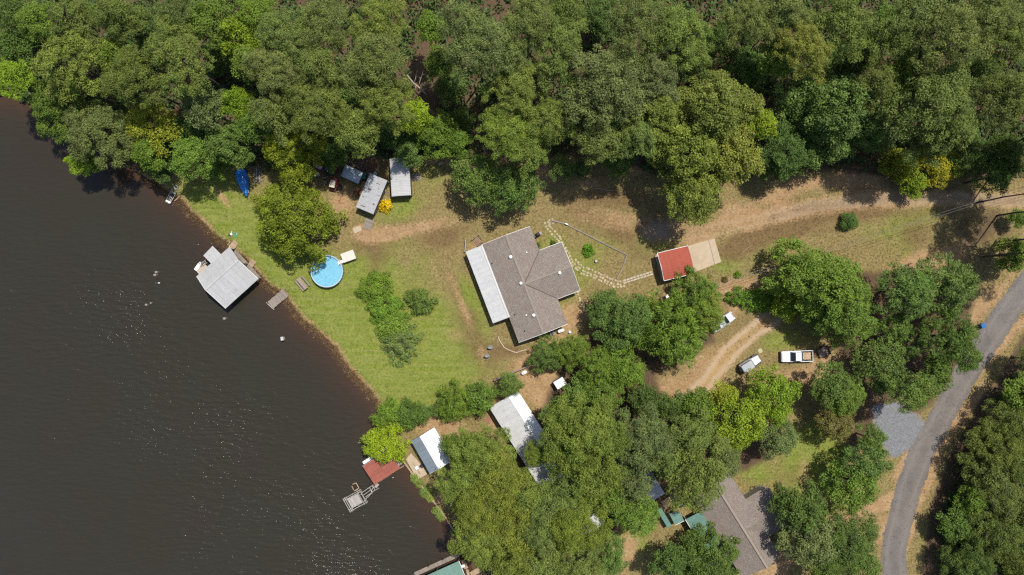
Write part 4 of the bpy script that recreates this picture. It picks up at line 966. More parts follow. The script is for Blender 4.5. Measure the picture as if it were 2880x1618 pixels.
def metal_slope(parent, O, X, Y, lx, ly, m, pw=0.92, rib=0.3, mats=None, rows=1):
    """sheets laid side by side along X, running down Y"""
    O = Vector(O); X = Vector(X).normalized(); Y = Vector(Y).normalized(); Z = X.cross(Y).normalized()
    n = max(1, round(lx / pw)); w = lx / n; ll = ly / rows
    for r_ in range(rows):
        for k in range(n):
            me = panel_mesh(w - 0.012, ll - (0.012 if rows > 1 else 0), (mats[k % len(mats)] if mats else m), rib)
            o = link('roof_panel', me, parent); p = O + X * (k * w + 0.006) + Y * (r_ * ll)
            lift = random.uniform(0, 0.006)
            o.matrix_local = Matrix(((X.x, Y.x, Z.x, p.x + Z.x*lift), (X.y, Y.y, Z.y, p.y + Z.y*lift), (X.z, Y.z, Z.z, p.z + Z.z*lift), (0, 0, 0, 1)))

def shingle_plane(parent, quad, m, name='roof_slope', t=0.12):
    """roof plane with shingle coordinates (u along eave, v up the slope) in metres; quad = eave a, eave b, top b, top a"""
    mb = MB(); mb.slab(quad, t); o = mb.build(name, m, parent)
    me = o.data; uv = me.uv_layers.new(name='UVMap'); q = [Vector(p) for p in quad]
    U = (q[1] - q[0]).normalized(); Vv = (q[-1] - q[0]); Vv = (Vv - U * Vv.dot(U)).normalized()
    for li, lp in enumerate(me.loops):
        d = me.vertices[lp.vertex_index].co - q[0]; uv.data[li].uv = (d.dot(U), d.dot(Vv))
    return o

def walls(parent, poly, z1, m, name='wall', z0=0.0): return MB().prism(poly, z0, z1).build(name, m, parent)

def window(parent, x, y, z, w, h, ax, name='window'):
    """a framed window set into a wall; ax = 'x' when the wall runs along x"""
    fr = MB(); t = 0.05; g = MB()
    if ax == 'x':
        for a in ((x-w/2-t, x-w/2, z-h/2, z+h/2), (x+w/2, x+w/2+t, z-h/2, z+h/2), (x-w/2-t, x+w/2+t, z+h/2, z+h/2+t), (x-w/2-t, x+w/2+t, z-h/2-t, z-h/2)): fr.box(a[0], a[1], y-0.04, y+0.04, a[2], a[3])
        g.box(x-w/2, x+w/2, y-0.015, y+0.015, z-h/2, z+h/2)
    else:
        for a in ((y-w/2-t, y-w/2, z-h/2, z+h/2), (y+w/2, y+w/2+t, z-h/2, z+h/2), (y-w/2-t, y+w/2+t, z+h/2, z+h/2+t), (y-w/2-t, y+w/2+t, z-h/2-t, z-h/2)): fr.box(x-0.04, x+0.04, a[0], a[1], a[2], a[3])
        g.box(x-0.015, x+0.015, y-w/2, y+w/2, z-h/2, z+h/2)
    f = fr.build(name, M_trimw, parent); g.build('pane', M_glass, f)

def vent(parent, x, y, z, r=0.14, h=0.35, m=None):
    v = MB().lathe([(r*0.8, 0), (r*0.8, h*0.6), (r*1.5, h*0.62), (r*1.6, h*0.8), (r*0.6, h), (0.01, h)], 14).build('roof_vent', m or M_white, parent, True)
    v.location = (x, y, z); return v

M_ridge = mat('ridge_shingle', (0.27, 0.228, 0.195), 0.9, var=0.15, scale=4)
# --- main house
a, rot, _ = frame((1354, 689), (1459, 964), 2.75)
house = thing('house', 'grey shingled ranch house with a white metal porch roof', 'house', a.x, a.y, rot)
k = 1 - 2.75 / H
Lh, Wh, ez, rz_ = 18.4 * k, 9.15 * k, 2.75, 3.9
wu0, wu1, wv = 4.55 * k, 13.65 * k, 13.35 * k; rv = Wh / 2; wr = (wu0 + wu1) / 2; zw = ez + (rz_ - ez) * ((wu1 - wu0) / 2) / rv; zw = rz_ - 0.01
walls(house, [(0.45, 0.45), (Lh-0.45, 0.45), (Lh-0.45, Wh-0.45), (0.45, Wh-0.45)], ez - 0.12, M_wall)
walls(house, [(wu0+0.45, Wh-0.46), (wu1-0.45, Wh-0.46), (wu1-0.45, wv-0.45), (wu0+0.45, wv-0.45)], ez - 0.125, M_wall)
MB().add([(0.45, 0.45, ez-0.12), (0.45, Wh-0.45, ez-0.12), (0.45, rv, rz_-0.2), (0.6, 0.45, ez-0.12), (0.6, Wh-0.45, ez-0.12), (0.6, rv, rz_-0.2)], [(0,1,2),(5,4,3),(0,3,4,1),(1,4,5,2),(2,5,3,0)]).build('gable', M_wall, house)
MB().add([(Lh-0.45, 0.45, ez-0.12), (Lh-0.45, Wh-0.45, ez-0.12), (Lh-0.45, rv, rz_-0.2), (Lh-0.6, 0.45, ez-0.12), (Lh-0.6, Wh-0.45, ez-0.12), (Lh-0.6, rv, rz_-0.2)], [(2,1,0),(3,4,5),(1,4,3,0),(2,5,4,1),(0,3,5,2)]).build('gable', M_wall, house)
MB().add([(wu0+0.45, wv-0.45, ez-0.12), (wu1-0.45, wv-0.45, ez-0.12), (wr, wv-0.45, zw-0.2), (wu0+0.45, wv-0.6, ez-0.12), (wu1-0.45, wv-0.6, ez-0.12), (wr, wv-0.6, zw-0.2)], [(2,1,0),(3,4,5),(1,4,3,0),(2,5,4,1),(0,3,5,2)]).build('gable', M_wall, house)
shingle_plane(house, [(Lh, 0, ez), (0, 0, ez), (0, rv, rz_), (Lh, rv, rz_)], M_shingle)
shingle_plane(house, [(0, Wh, ez), (wu0, Wh, ez), (wr, rv, rz_), (0, rv, rz_)], M_shingle)
shingle_plane(house, [(wu1, Wh, ez), (Lh, Wh, ez), (Lh, rv, rz_), (wr, rv, rz_)], M_shingle)
shingle_plane(house, [(wu0, wv, ez), (wu0, Wh, ez), (wr, rv, rz_), (wr, wv, zw)][::1] and [(wu0, wv, ez), (wu0, Wh, ez), (wr, rv, rz_), (wr, wv, rz_)][::-1], M_shingle)
shingle_plane(house, [(wu1, Wh, ez), (wu1, wv, ez), (wr, wv, rz_), (wr, rv, rz_)][::-1], M_shingle)
for p, q in (((0.02, rv, rz_+0.02), (Lh-0.02, rv, rz_+0.02)), ((wr, rv+0.1, rz_+0.018), (wr, wv-0.02, rz_+0.018))):
    MB().bar(p, q, 0.34, 0.05).build('ridge_cap', M_ridge, house)
for p, q in (((wu0, Wh, ez+0.012), (wr, rv, rz_+0.012)), ((wu1, Wh, ez+0.012), (wr, rv, rz_+0.012))):
    MB().bar(p, q, 0.14, 0.035).build('valley_flashing', M_wooddark, house)
for x0, x1, y0, y1 in ((-0.03, Lh+0.03, Wh, Wh+0.05), (wu0, wu1, wv+0.002, wv+0.05)):
    pass
for a_, b_ in (((0, 0), (0, Wh)), ((Lh, 0), (Lh, Wh))):
    MB().bar((a_[0], a_[1], ez-0.1), (a_[0], rv, rz_-0.1), 0.04, 0.2).bar((a_[0], rv, rz_-0.1), (b_[0], b_[1], ez-0.1), 0.04, 0.2).build('fascia', M_trimw, house)
MB().bar((wu0, wv+0.03, ez-0.1), (wr, wv+0.03, rz_-0.1), 0.04, 0.2).bar((wr, wv+0.03, rz_-0.1), (wu1, wv+0.03, ez-0.1), 0.04, 0.2).build('fascia', M_trimw, house)
MB().bar((wu0-0.03, Wh, ez-0.1), (wu0-0.03, wv, ez-0.1), 0.05, 0.16).build('gutter', M_trimw, house)
MB().bar((wu1+0.03, Wh, ez-0.1), (wu1+0.03, wv, ez-0.1), 0.05, 0.16).build('gutter', M_trimw, house)
def hz(u, v): return max(rz_ - (rz_-ez) * abs(v - rv) / rv, (rz_ - (rz_-ez) * abs(u - wr) / (wr - wu0)) if v > rv else 0)
for (px, py, r_) in ((1436, 723, 0.19), (1465, 797, 0.17), (1574, 768, 0.17), (1501, 887, 0.18), (1481, 710, 0.09), (1480, 887, 0.09)):
    x, y = W(px, py, 3.8); d = Vector((x, y)) - Vector((house.location.x, house.location.y)); u = d.x*math.cos(rot)+d.y*math.sin(rot); v = -d.x*math.sin(rot)+d.y*math.cos(rot)
    vent(house, u, v, hz(u, v) - 0.04, r_)
for (px, py) in ((1384, 741), (1476, 931), (1448, 885)):
    x, y = W(px, py, 3.2); d = Vector((x, y)) - Vector((house.location.x, house.location.y)); u = d.x*math.cos(rot)+d.y*math.sin(rot); v = -d.x*math.sin(rot)+d.y*math.cos(rot)
    vent(house, u, v, hz(u, v) - 0.04, 0.07, 0.3, M_black)
pv, pz0, pz1 = -3.05 * k, 2.25, 2.72
sl = Vector((0, -pv - 0.02, pz1 - pz0 + 0.01)); 
metal_slope(house, (0.1, pv, pz0), (1, 0, 0), sl, 13.55 * k, sl.length, M_porch, 0.9, 0.3)
MB().bar((0.1, 0.02, pz1+0.07), (13.6*k, 0.02, pz1+0.07), 0.3, 0.05).build('flashing', M_galv, house)
for i in range(6):
    x = 0.3 + i * (13.3*k-0.2) / 5; MB().box(x-0.06, x+0.06, pv+0.12, pv+0.24, 0.0, pz0-0.03).build('porch_post', M_trimw, house)
MB().bar((0.15, pv+0.18, pz0-0.1), (13.55*k, pv+0.18, pz0-0.1), 0.1, 0.14).build('porch_beam', M_trimw, house)
MB().box(0.2, 13.5*k, pv+0.1, 0.44, 0.0, 0.12).build('porch_slab', M_conc, house)
for x in (2.2, 5.0, 8.2, 11.2): window(house, x, 0.45, 1.5, 1.1, 1.2, 'x')
MB().box(6.2, 7.1, 0.40, 0.46, 0.12, 2.15).build('door', M_trimw, house)
for x in (2.0, 16.0): window(house, x, Wh-0.45, 1.5, 1.1, 1.1, 'x')
for x in (6.6, 11.5): window(house, x, wv-0.45, 1.5, 1.2, 1.1, 'x')
MB().box(8.6, 9.5, wv-0.46, wv-0.40, 0.05, 2.1).build('door', M_walldark, house)

# --- carport with slab
a, rot, L = frame((1850, 712), (1869, 790), 2.6)
cp = thing('carport', 'red metal carport standing on a tan concrete slab', 'carport', a.x, a.y, rot)
Wc = 5.35; zc0 = 2.35
for i in range(6):                        # gently arched roof in curved sheets running front to back
    ys = [Wc * (i / 6), Wc * ((i + 1) / 6)]
    mb = MB(); n = 10; top = []; bot = []
    xs = np.linspace(0, L, n*2+1)
    for y_ in ys:
        pass
    ring0 = []; 
    prof = [(x_, zc0 + 0.42 * (1 - ((x_ - L/2) / (L/2))**2) + (0.02 if j % 2 else 0.0)) for j, x_ in enumerate(xs)]
    poly = prof + [(x_, z_ - 0.03) for x_, z_ in reversed(prof)]
    mb.loft([[(x_, ys[0] + 0.006, z_) for x_, z_ in poly], [(x_, ys[1] - 0.006, z_) for x_, z_ in poly]])
    mb.build('roof_panel', M_red, cp)
for y_ in (0.25, Wc/2, Wc-0.25):
    for x_ in (0.12, L-0.12): MB().bar((x_, y_, 0.1), (x_, y_, zc0+0.02), 0.07, 0.07).build('post', M_trimw, cp)
    MB().tube([(x_, y_, zc0 - 0.08 + 0.42 * (1 - ((x_ - L/2)/(L/2))**2)) for x_ in np.linspace(0.12, L-0.12, 9)], 0.035, 6).build('roof_bow', M_trimw, cp)
for x_ in (0.0, L): MB().bar((x_, 0, zc0-0.02), (x_, Wc, zc0-0.02), 0.06, 0.1).build('edge_trim', M_trimw, cp)
MB().bar((0, -0.03, zc0+0.0), (L/2, -0.03, zc0+0.40), 0.06, 0.1).bar((L/2, -0.03, zc0+0.40), (L, -0.03, zc0), 0.06, 0.1).build('gable_trim', M_trimw, cp)
pol = [W(*p) for p in ((1841, 716), (1934, 692), (2009, 671), (2028, 737), (1953, 766), (1861, 789))]
sl_o = MB().prism([(p[0], p[1]) for p in pol], 0.0, 0.11).build('concrete_slab', M_conc)
tag(sl_o, 'tan concrete parking slab reaching out in front of the red carport', kind='structure')
q0 = Vector(W(1992, 675)); q1 = Vector(W(2010, 744)); MB().bar((q0.x, q0.y, 0.112), (q1.x, q1.y, 0.112), 0.06, 0.008).build('expansion_joint', M_wooddark, sl_o)
# car-sized shape inside is hidden; grey edge rail
# --- grey lake boathouse
a, rot, L = frame((643, 694), (550, 778), 2.6)
bh = thing('boathouse', 'large grey metal roofed boathouse over the water left of the lawn', 'boathouse', a.x, a.y, rot, -0.3)
Wb = 122 / S * (1 - 2.6 / H); yr = Wb * 0.42; e0, e1, zr = 2.6, 2.55, 3.95
v0 = Vector((0, -yr, e0 - zr)); v1 = Vector((0, Wb - yr, e1 - zr))
metal_slope(bh, (L, yr, zr), (-1, 0, 0), v0, L, v0.length, M_galv, 0.92, 0.23)
metal_slope(bh, (0, yr, zr), (1, 0, 0), v1, L, v1.length, M_galv, 0.92, 0.23)
MB().bar((0, yr, zr+0.045), (L, yr, zr+0.045), 0.34, 0.04).build('ridge_cap', M_galv, bh)
for x_ in (0.25, L/2, L-0.25):
    for y_ in (0.3, Wb/2, Wb-0.3): MB().tube([(x_, y_, -1.6), (x_, y_, (e0 if y_ < yr else e1)-0.05 + (0.45 if y_ == Wb/2 else 0))], 0.11, 8).build('piling', M_wooddark, bh)
for y_, z_ in ((0.3, e0+0.0), (Wb-0.3, e1+0.0)): MB().bar((0.1, y_, z_-0.12), (L-0.1, y_, z_-0.12), 0.1, 0.18).build('beam', M_wood, bh)
for x_ in (0.03, L-0.03): MB().bar((x_, 0, e0-0.07), (x_, yr, zr-0.07), 0.05, 0.14).bar((x_, yr, zr-0.07), (x_, Wb, e1-0.07), 0.05, 0.14).build('barge_board', M_trimw, bh)
for i in range(int((Wb-0.5)/0.25)): MB().box(0.05, 0.65, 0.3+i*0.25, 0.3+i*0.25+0.235, 0.42, 0.47).build('deck_plank', M_wood, bh)
for i in range(int((L-0.8)/0.25)): MB().box(0.7+i*0.25, 0.7+i*0.25+0.235, 0.25, 1.15, 0.42, 0.47).build('deck_plank', M_wood, bh)
MB().box(0.1, L-0.1, 0.28, 0.34, 0.5, e0-0.15).build('back_wall', M_walldark, bh)
# annexe
a2, rot2, L2 = frame((595, 692), (569, 719), 2.5)
ax = thing('boathouse_annexe', 'small square grey metal roof joined to the upper side of the boathouse', 'boathouse', a2.x, a2.y, rot2, -0.3)
v2 = Vector((0, 2.75, 0.22))
metal_slope(ax, (0, 0, 2.45), (1, 0, 0), v2, L2, v2.length, M_galv, 0.8, 0.2)
for x_ in (0.1, L2-0.1):
    for y_ in (0.1, 2.3): MB().tube([(x_, y_, -1.5), (x_, y_, 2.42 + 0.08*y_)], 0.08, 8).build('piling', M_wooddark, ax)
MB().bar((0.02, 0, 2.38), (0.02, 2.7, 2.6), 0.05, 0.12).build('barge_board', M_trimw, ax)
# floating dock bits with a white boat behind the boathouse
a3, rot3, L3 = frame((573, 741), (549, 762), 0.4)
dk = thing('swim_dock', 'pale wooden swim dock with ladder beside the grey boathouse', 'dock', a3.x, a3.y, rot3, -0.27)
for i in range(9): MB().box(i*L3/9, (i+1)*L3/9-0.02, 0.0, 1.15, 0.3, 0.36).build('deck_plank', M_trimw if i > 99 else mat('bleached_wood', (0.55, 0.45, 0.36), 0.85, var=0.12, rnd=0.08), dk)
for x_ in (0.1, L3-0.1):
    for y_ in (0.1, 1.05): MB().tube([(x_, y_, -1.2), (x_, y_, 0.3)], 0.07, 8).build('piling', M_wooddark, dk)
a3, rot3, L3 = frame((575, 733), (560, 742), 0.4)
ld = thing('dock_ladder', 'small grey ladder like gangway between annexe and swim dock', 'ladder', a3.x, a3.y, rot3, 0.05)
for y_ in (0.0, 0.55): MB().bar((-0.2, y_, 0.25), (L3+0.1, y_, 0.25), 0.06, 0.08).build('rail', M_woodgrey, ld)
for i in range(5): MB().bar((i*L3/4, 0.0, 0.25), (i*L3/4, 0.55, 0.25), 0.08, 0.04).build('rung', M_woodgrey, ld)
def hull(parent, L, w, hgt, m, inner, name='hull', blunt=0.55):
    """small open boat: outer shell, floor and gunwale"""
    mb = MB(); xs = np.linspace(0, 1, 11); 
    def half(t): return w/2 * (1 - (1-blunt) * max(0, (t-0.55)/0.45)**2.2) * (0.9 + 0.1*min(1, t*4))
    out = []; rin = []
    for t in xs:
        hw = half(t); rise = 0.25 * hgt * max(0, (t-0.6)/0.4)**2
        out.append([(t*L, -hw, hgt+rise), (t*L, -hw*0.82, rise*1.5), (t*L, hw*0.82, rise*1.5), (t*L, hw, hgt+rise), (t*L, hw-0.05, hgt+rise), (t*L, hw*0.78-0.05, rise*1.5+0.06), (t*L, -hw*0.78+0.05, rise*1.5+0.06), (t*L, -hw+0.05, hgt+rise)])
    mb.loft(out); mb.box(0.0, 0.06, -half(0), half(0), 0.05, hgt); mb.box(L-0.08, L, -half(1), half(1), hgt*0.3, hgt*1.25)
    mb.build(name, m, parent)
    MB().box(0.06, L*0.8, -w*0.36, w*0.36, 0.075, 0.09).build('floor', inner, parent)
a4, rot4, L4 = frame((546, 760), (562, 738), 0.5)
wb = thing('white_boat', 'narrow white skiff moored behind the grey boathouse', 'boat', a4.x, a4.y, rot4, -0.3)
hull(wb, L4, 0.62, 0.4, M_white, M_white)
for t in (0.3, 0.62): MB().box(L4*t, L4*t+0.2, -0.26, 0.26, 0.24, 0.28).build('bench', M_white, wb)

# shore-side boards by the boathouse
def plank_deck(name, label, cat, pA, pB, wid, nb, m, z=0.08, h=0.0, t=0.05, gap=0.02, along=True, legs=None, group=None):
    a, rot, L = frame(pA, pB, h); o = thing(name, label, cat, a.x, a.y, rot, z, group)
    for i in range(nb):
        if along: b0 = i*L/nb; MB().box(b0, b0+L/nb-gap, random.uniform(-0.04, 0.04), wid+random.uniform(-0.04, 0.04), 0, t).build('plank', m, o)
        else: b0 = i*wid/nb; MB().box(random.uniform(-0.05, 0.05), L+random.uniform(-0.05, 0.05), b0, b0+wid/nb-gap, 0, t).build('plank', m, o)
    for y_ in (0.1, wid-0.1) if along else (): MB().box(0, L, y_-0.04, y_+0.04, -0.1, -0.001).build('joist', M_wood, o)
    if legs:
        for x_ in (0.12, L-0.12):
            for y_ in (0.1, wid-0.1): MB().tube([(x_, y_, legs), (x_, y_, -0.001)], 0.07, 8).build('post', M_wooddark, o)
    return o
plank_deck('landing_deck', 'tan wooden landing on the bank above the boathouse, left one', 'deck', (657, 704), (672, 686), 1.1, 6, M_woodtan, 0.08)
plank_deck('landing_deck', 'tan wooden landing on the bank beside the boathouse, right one', 'deck', (708, 757), (722, 737), 1.0, 6, M_woodtan, 0.08)
plank_deck('boardwalk', 'narrow weathered boardwalk along the shore side of the boathouse', 'boardwalk', (716, 758), (652, 700), 0.55, 20, M_wood, -0.02)
plank_deck('dock', 'short weathered wooden dock on the lawn shore', 'dock', (770, 868), (813, 832), 1.55, 13, M_wood, 0.12, legs=-1.6)
a, rot, L = frame((748, 851), (770, 871), 0.0)
o = thing('mooring_beam', 'pale timber beam floating at the end of the short dock', 'beam', a.x, a.y, rot, -0.26); MB().box(0, L, -0.08, 0.08, -0.05, 0.14).build('beam', M_woodgrey, o); MB().box(0.1, 0.3, -0.12, 0.12, 0.14, 0.2).build('cleat', M_wooddark, o)
plank_deck('boat_ramp_board', 'loose tan plank poking out from the boathouse bank', 'plank', (641, 691), (650, 681), 0.18, 1, M_woodtan, 0.02)

# --- sheds
def mono_shed(name, label, pTL, pBL, wpx, h, m, wallm, pitch=0.25, pw=0.82, rust=()):
    a, rot, L = frame(pTL, pBL, h); o = thing(name, label, 'shed', a.x, a.y, rot); Wd = wpx / S * (1 - h / H)
    walls(o, [(0.12, 0.1), (L-0.12, 0.1), (L-0.12, Wd-0.1), (0.12, Wd-0.1)], h - pitch - 0.03, wallm)
    v = Vector((0, Wd, -pitch)) if False else Vector((0, Wd, pitch))
    metal_slope(o, (0, 0, h - pitch), (1, 0, 0), v, L, v.length, m, pw, 0.27)
    MB().add([(0.12, 0.1, h-pitch-0.03), (0.12, Wd-0.1, h-pitch-0.03), (0.12, Wd-0.1, h-0.06), (L-0.12, 0.1, h-pitch-0.03), (L-0.12, Wd-0.1, h-pitch-0.03), (L-0.12, Wd-0.1, h-0.06)], [(0,2,1),(3,4,5),(0,3,5,2),(1,2,5,4)]).build('gable', wallm, o)
    MB().box(L-0.13, L-0.07, Wd*0.3, Wd*0.3+0.95, 0.05, 1.95).build('door', M_wooddark, o)
    MB().box(L-0.02, L+0.02, 0, Wd, h-pitch-0.12, h-pitch-0.02).build('fascia', M_trimw, o)
    for (tx, ty, ln, wd) in rust:
        c = MB().box(-ln/2, ln/2, -wd/2, wd/2, 0, 0.008).build('rust_patch', M_rustpatch, o); c.location = (tx*L, ty*Wd, h - pitch + pitch*ty + 0.045); c.rotation_euler = (math.atan2(pitch, Wd), 0, math.pi/2)
    return o, L, Wd
mono_shed('storage_shed', 'long narrow shed with a pale grey ribbed metal roof', (1095, 446), (1101, 552), 55, 2.6, M_galv, M_walldark, 0.22, 0.8)
mono_shed('storage_shed', 'tilted grey metal roofed shed with rust patches and a plank ramp', (1040, 487), (1000, 582), 54, 2.5, M_galv2, M_walldark, 0.2, 0.75,
          rust=((0.18, 0.62, 0.7, 0.10), (0.42, 0.30, 0.7, 0.12), (0.47, 0.88, 0.5, 0.06), (0.9, 0.33, 0.9, 0.13), (0.74, 0.82, 0.3, 0.2), (0.66, 0.15, 0.5, 0.05), (0.3, 0.75, 0.35, 0.06)))
plank_deck('plank_ramp', 'weathered plank ramp leading down from the tilted shed door', 'ramp', (1031, 611), (1020, 641), 1.45, 11, M_wood, 0.06)
o = MB().box(-0.75, 0.75, -0.5, 0.5, 0, 0.09, 0.03).build('concrete_pad', M_conc); x, y = W(1005, 646); o.location = (x, y, 0); o.rotation_euler = (0, 0, 0.4); tag(o, 'small rounded tan concrete pad at the foot of the plank ramp', 'concrete pad')
# box shed
a, rot, L = frame((971, 463), (957, 495), 2.2)
bx = thing('box_shed', 'small boxy shed with a blue grey rounded metal roof behind the yard junk', 'shed', a.x, a.y, rot)
Wd = 3.35
walls(bx, [(0.08, 0.08), (L-0.08, 0.08), (L-0.08, Wd-0.08), (0.08, Wd-0.08)], 1.98, M_walldark)
mb = MB(); mb.loft([[(0, 0, 1.95), (L, 0, 1.95), (L, 0, 2.02), (L*0.5, 0, 2.1), (0, 0, 2.02)], [(0, 0.35, 1.95), (L, 0.35, 1.95), (L, 0.35, 2.08), (L*0.5, 0.35, 2.22), (0, 0.35, 2.08)], [(0, Wd-0.35, 1.95), (L, Wd-0.35, 1.95), (L, Wd-0.35, 2.08), (L*0.5, Wd-0.35, 2.22), (0, Wd-0.35, 2.08)], [(0, Wd, 1.95), (L, Wd, 1.95), (L, Wd, 2.02), (L*0.5, Wd, 2.1), (0, Wd, 2.02)]]); mb.build('roof', M_galvblue, bx)
MB().box(L-0.09, L-0.03, 0.4, 1.2, 0.1, 1.75).build('door', M_wooddark, bx); window(bx, L-0.08, 2.3, 1.3, 0.7, 0.6, 'y')

# --- lake cabin
a, rot, L = frame((1155, 1241), (1208, 1333), 2.8)
cb = thing('cabin', 'small lake cabin with metal roof, coloured sunlit white and shaded grey blue', 'cabin', a.x, a.y, rot); Wd = 76 / S * 0.977; yr = Wd * 0.44; e, zr = 2.6, 3.45
v0 = Vector((0, -yr, e - zr)); v1 = Vector((0, Wd - yr, e - zr))
metal_slope(cb, (L, yr, zr), (-1, 0, 0), v0, L, v0.length, M_galvblue, 0.85, 0.28)  # darker colour paints the shaded side of a single metal roof
metal_slope(cb, (0, yr, zr), (1, 0, 0), v1, L, v1.length, M_white_roof, 0.85, 0.28)  # white colour paints the sun's sheen on the same metal
MB().bar((0, yr, zr+0.045), (L, yr, zr+0.045), 0.3, 0.04).build('ridge_cap', M_white_roof, cb)
walls(cb, [(0.25, 0.3), (L-0.25, 0.3), (L-0.25, Wd-0.3), (0.25, Wd-0.3)], e - 0.03, M_wall)
for x_ in (0.25, L-0.35): MB().add([(x_, 0.3, e-0.03), (x_, Wd-0.3, e-0.03), (x_, yr, zr-0.15), (x_+0.1, 0.3, e-0.03), (x_+0.1, Wd-0.3, e-0.03), (x_+0.1, yr, zr-0.15)], [(0,2,1),(3,4,5),(0,3,5,2),(1,2,5,4)]).build('gable', M_wall, cb)
for x_ in (0.0, L): MB().bar((x_, 0, e-0.06), (x_, yr, zr-0.06), 0.04, 0.14).bar((x_, yr, zr-0.06), (x_, Wd, e-0.06), 0.04, 0.14).build('barge_board', M_wooddark if x_ == 0 else M_trimw, cb)
for x_ in (1.6, 4.4): window(cb, x_, 0.3, 1.5, 1.0, 1.0, 'x')
MB().box(2.6, 3.5, 0.25, 0.31, 0.05, 2.1).build('door', M_trimw, cb)
pol = [W(*p) for p in ((1142, 1292), (1156, 1275), (1172, 1292), (1203, 1332), (1174, 1350))]
tag(MB().prism(pol, 0.0, 0.07).build('patio', M_conc), 'tan concrete patio between the lake cabin and the bulkhead', kind='structure')
def chair(px, py, rot, m, label, z=0.07):
    x, y = W(px, py); c = thing('patio_chair', label, 'chair', x, y, rot, z)
    MB().box(-0.24, 0.24, -0.24, 0.24, 0.4, 0.44).build('seat', m, c); MB().add([(-0.24, 0.22, 0.44), (0.24, 0.22, 0.44), (0.24, 0.36, 0.95), (-0.24, 0.36, 0.95), (-0.24, 0.26, 0.44), (0.24, 0.26, 0.44), (0.24, 0.40, 0.95), (-0.24, 0.40, 0.95)], [(0,1,2,3),(7,6,5,4),(0,4,5,1),(1,5,6,2),(2,6,7,3),(3,7,4,0)]).build('backrest', m, c)
    for sx in (-0.22, 0.22):
        for sy in (-0.22, 0.22): MB().bar((sx, sy, 0), (sx, sy, 0.4), 0.04, 0.04).build('leg', m, c)
        MB().bar((sx*1.15, -0.22, 0.62), (sx*1.15, 0.28, 0.62), 0.05, 0.04).build('armrest', m, c)
chair(1174, 1314, 0.5, M_white, 'white chair on the concrete patio of the lake cabin'); chair(1189, 1309, 1.1, M_black, 'dark chair beside the cabin wall on the patio')

# --- rusty red boathouse
a, rot, L = frame((1018, 1314), (1052, 1366), 2.3)
rb = thing('rusty_boathouse', 'low boathouse with a rusty red metal roof below the lime green tree', 'boathouse', a.x, a.y, rot, -0.3); Wd = 88 / S * 0.98
v = Vector((0, Wd, 0.35)); metal_slope(rb, (0, 0, 2.15), (1, 0, 0), v, L, v.length, M_rust, 0.62, 0.21, rows=2)
for x_ in (0.15, L-0.15):
    for y_ in (0.15, Wd/2, Wd-0.15): MB().tube([(x_, y_, -1.5), (x_, y_, 2.1 + 0.3*y_/Wd)], 0.09, 8).build('piling', M_wooddark, rb)
MB().bar((-0.02, 0, 2.1), (-0.02, Wd, 2.45), 0.06, 0.12).build('barge_board', M_woodgrey, rb)
MB().box(-0.62, -0.1, 0.2, Wd-0.1, 1.5, 1.56).build('side_awning', M_trimw, rb)
MB().bar((L+0.25, 0.5, 0.3), (L+0.25, Wd+0.2, 0.3), 0.12, 0.08).build('side_rail', M_woodtan, rb)
for i in range(8): MB().box(0.2+i*0.4, 0.2+i*0.4+0.37, Wd-0.9, Wd-0.05, 0.3, 0.35).build('deck_plank', M_wood, rb)
plank_deck('boathouse_gangway', 'short grey gangway joining the rusty boathouse to the patio', 'gangway', (1120, 1318), (1132, 1304), 0.8, 6, M_woodgrey, 0.06)

# --- derelict grey pier
a, rot, L = frame((965, 1404), (985, 1440), 0.5)
pr = thing('derelict_pier', 'derelict grey timber pier platform with open beams out in the lake', 'pier', a.x, a.y, rot, -0.3); Wd = 54 / S
random.seed(4)
for x_ in (0.05, 0.35, L-0.42, L-0.05): MB().bar((x_, -0.15 if x_ > 0.1 else 0.0, 0.66), (x_, Wd+0.15, 0.66), 0.10, 0.12).build('beam', M_woodgrey, pr)
for y_ in (0.0, 0.32, 0.62, Wd-0.55, Wd-0.1): MB().bar((-0.12, y_, 0.78), (L+0.12, y_, 0.78), 0.09, 0.11).build('beam', M_woodgrey, pr)
n = 14
for i in range(n):
    y0 = 0.72 + i * (Wd - 1.35) / n
    MB().box(0.4+random.uniform(-0.06, 0.06), L-0.4+random.uniform(-0.08, 0.06), y0, y0+(Wd-1.35)/n-0.015, 0.845, 0.885).build('plank', M_woodgrey, pr)
for x_ in (0.1, L-0.1):
    for y_ in (0.1, Wd/2, Wd-0.1): MB().tube([(x_, y_, -1.5), (x_, y_, 0.95 if y_ != Wd/2 else 0.6)], 0.075, 8).build('piling', M_woodgrey, pr)
def beams(parent, lst, m, z, w=0.09, t=0.1):
    """timbers between photograph points, in the parent's own frame"""
    inv = Matrix.LocRotScale(parent.location, parent.rotation_euler, None).inverted()
    for (p, q, *e) in lst:
        zz = e[0] if e else z
        A = inv @ Vector((*W(*p, 0.5), zz)); B = inv @ Vector((*W(*q, 0.5), zz)); MB().bar(A, B, w, t).build('timber', m, parent)
a, rot, L = frame((1016, 1387), (1050, 1365), 0.5)
gw = thing('pier_gangway', 'broken grey gangway of bare stringers between the rusty boathouse and the pier', 'gangway', a.x, a.y, rot, -0.3)
beams(gw, [((1016, 1387), (1050, 1364)), ((1022, 1393), (1042, 1379)), ((1028, 1398), (1048, 1384)), ((1026, 1406), (1049, 1384)), ((1040, 1371), (1046, 1384), 0.55), ((1048, 1366), (1055, 1378), 0.55), ((1046, 1384), (1066, 1373)), ((1052, 1372), (1062, 1366)), ((1044, 1383), (1051, 1368), 0.6), ((1017, 1388), (1027, 1404), 0.55)], M_woodgrey, 0.45)
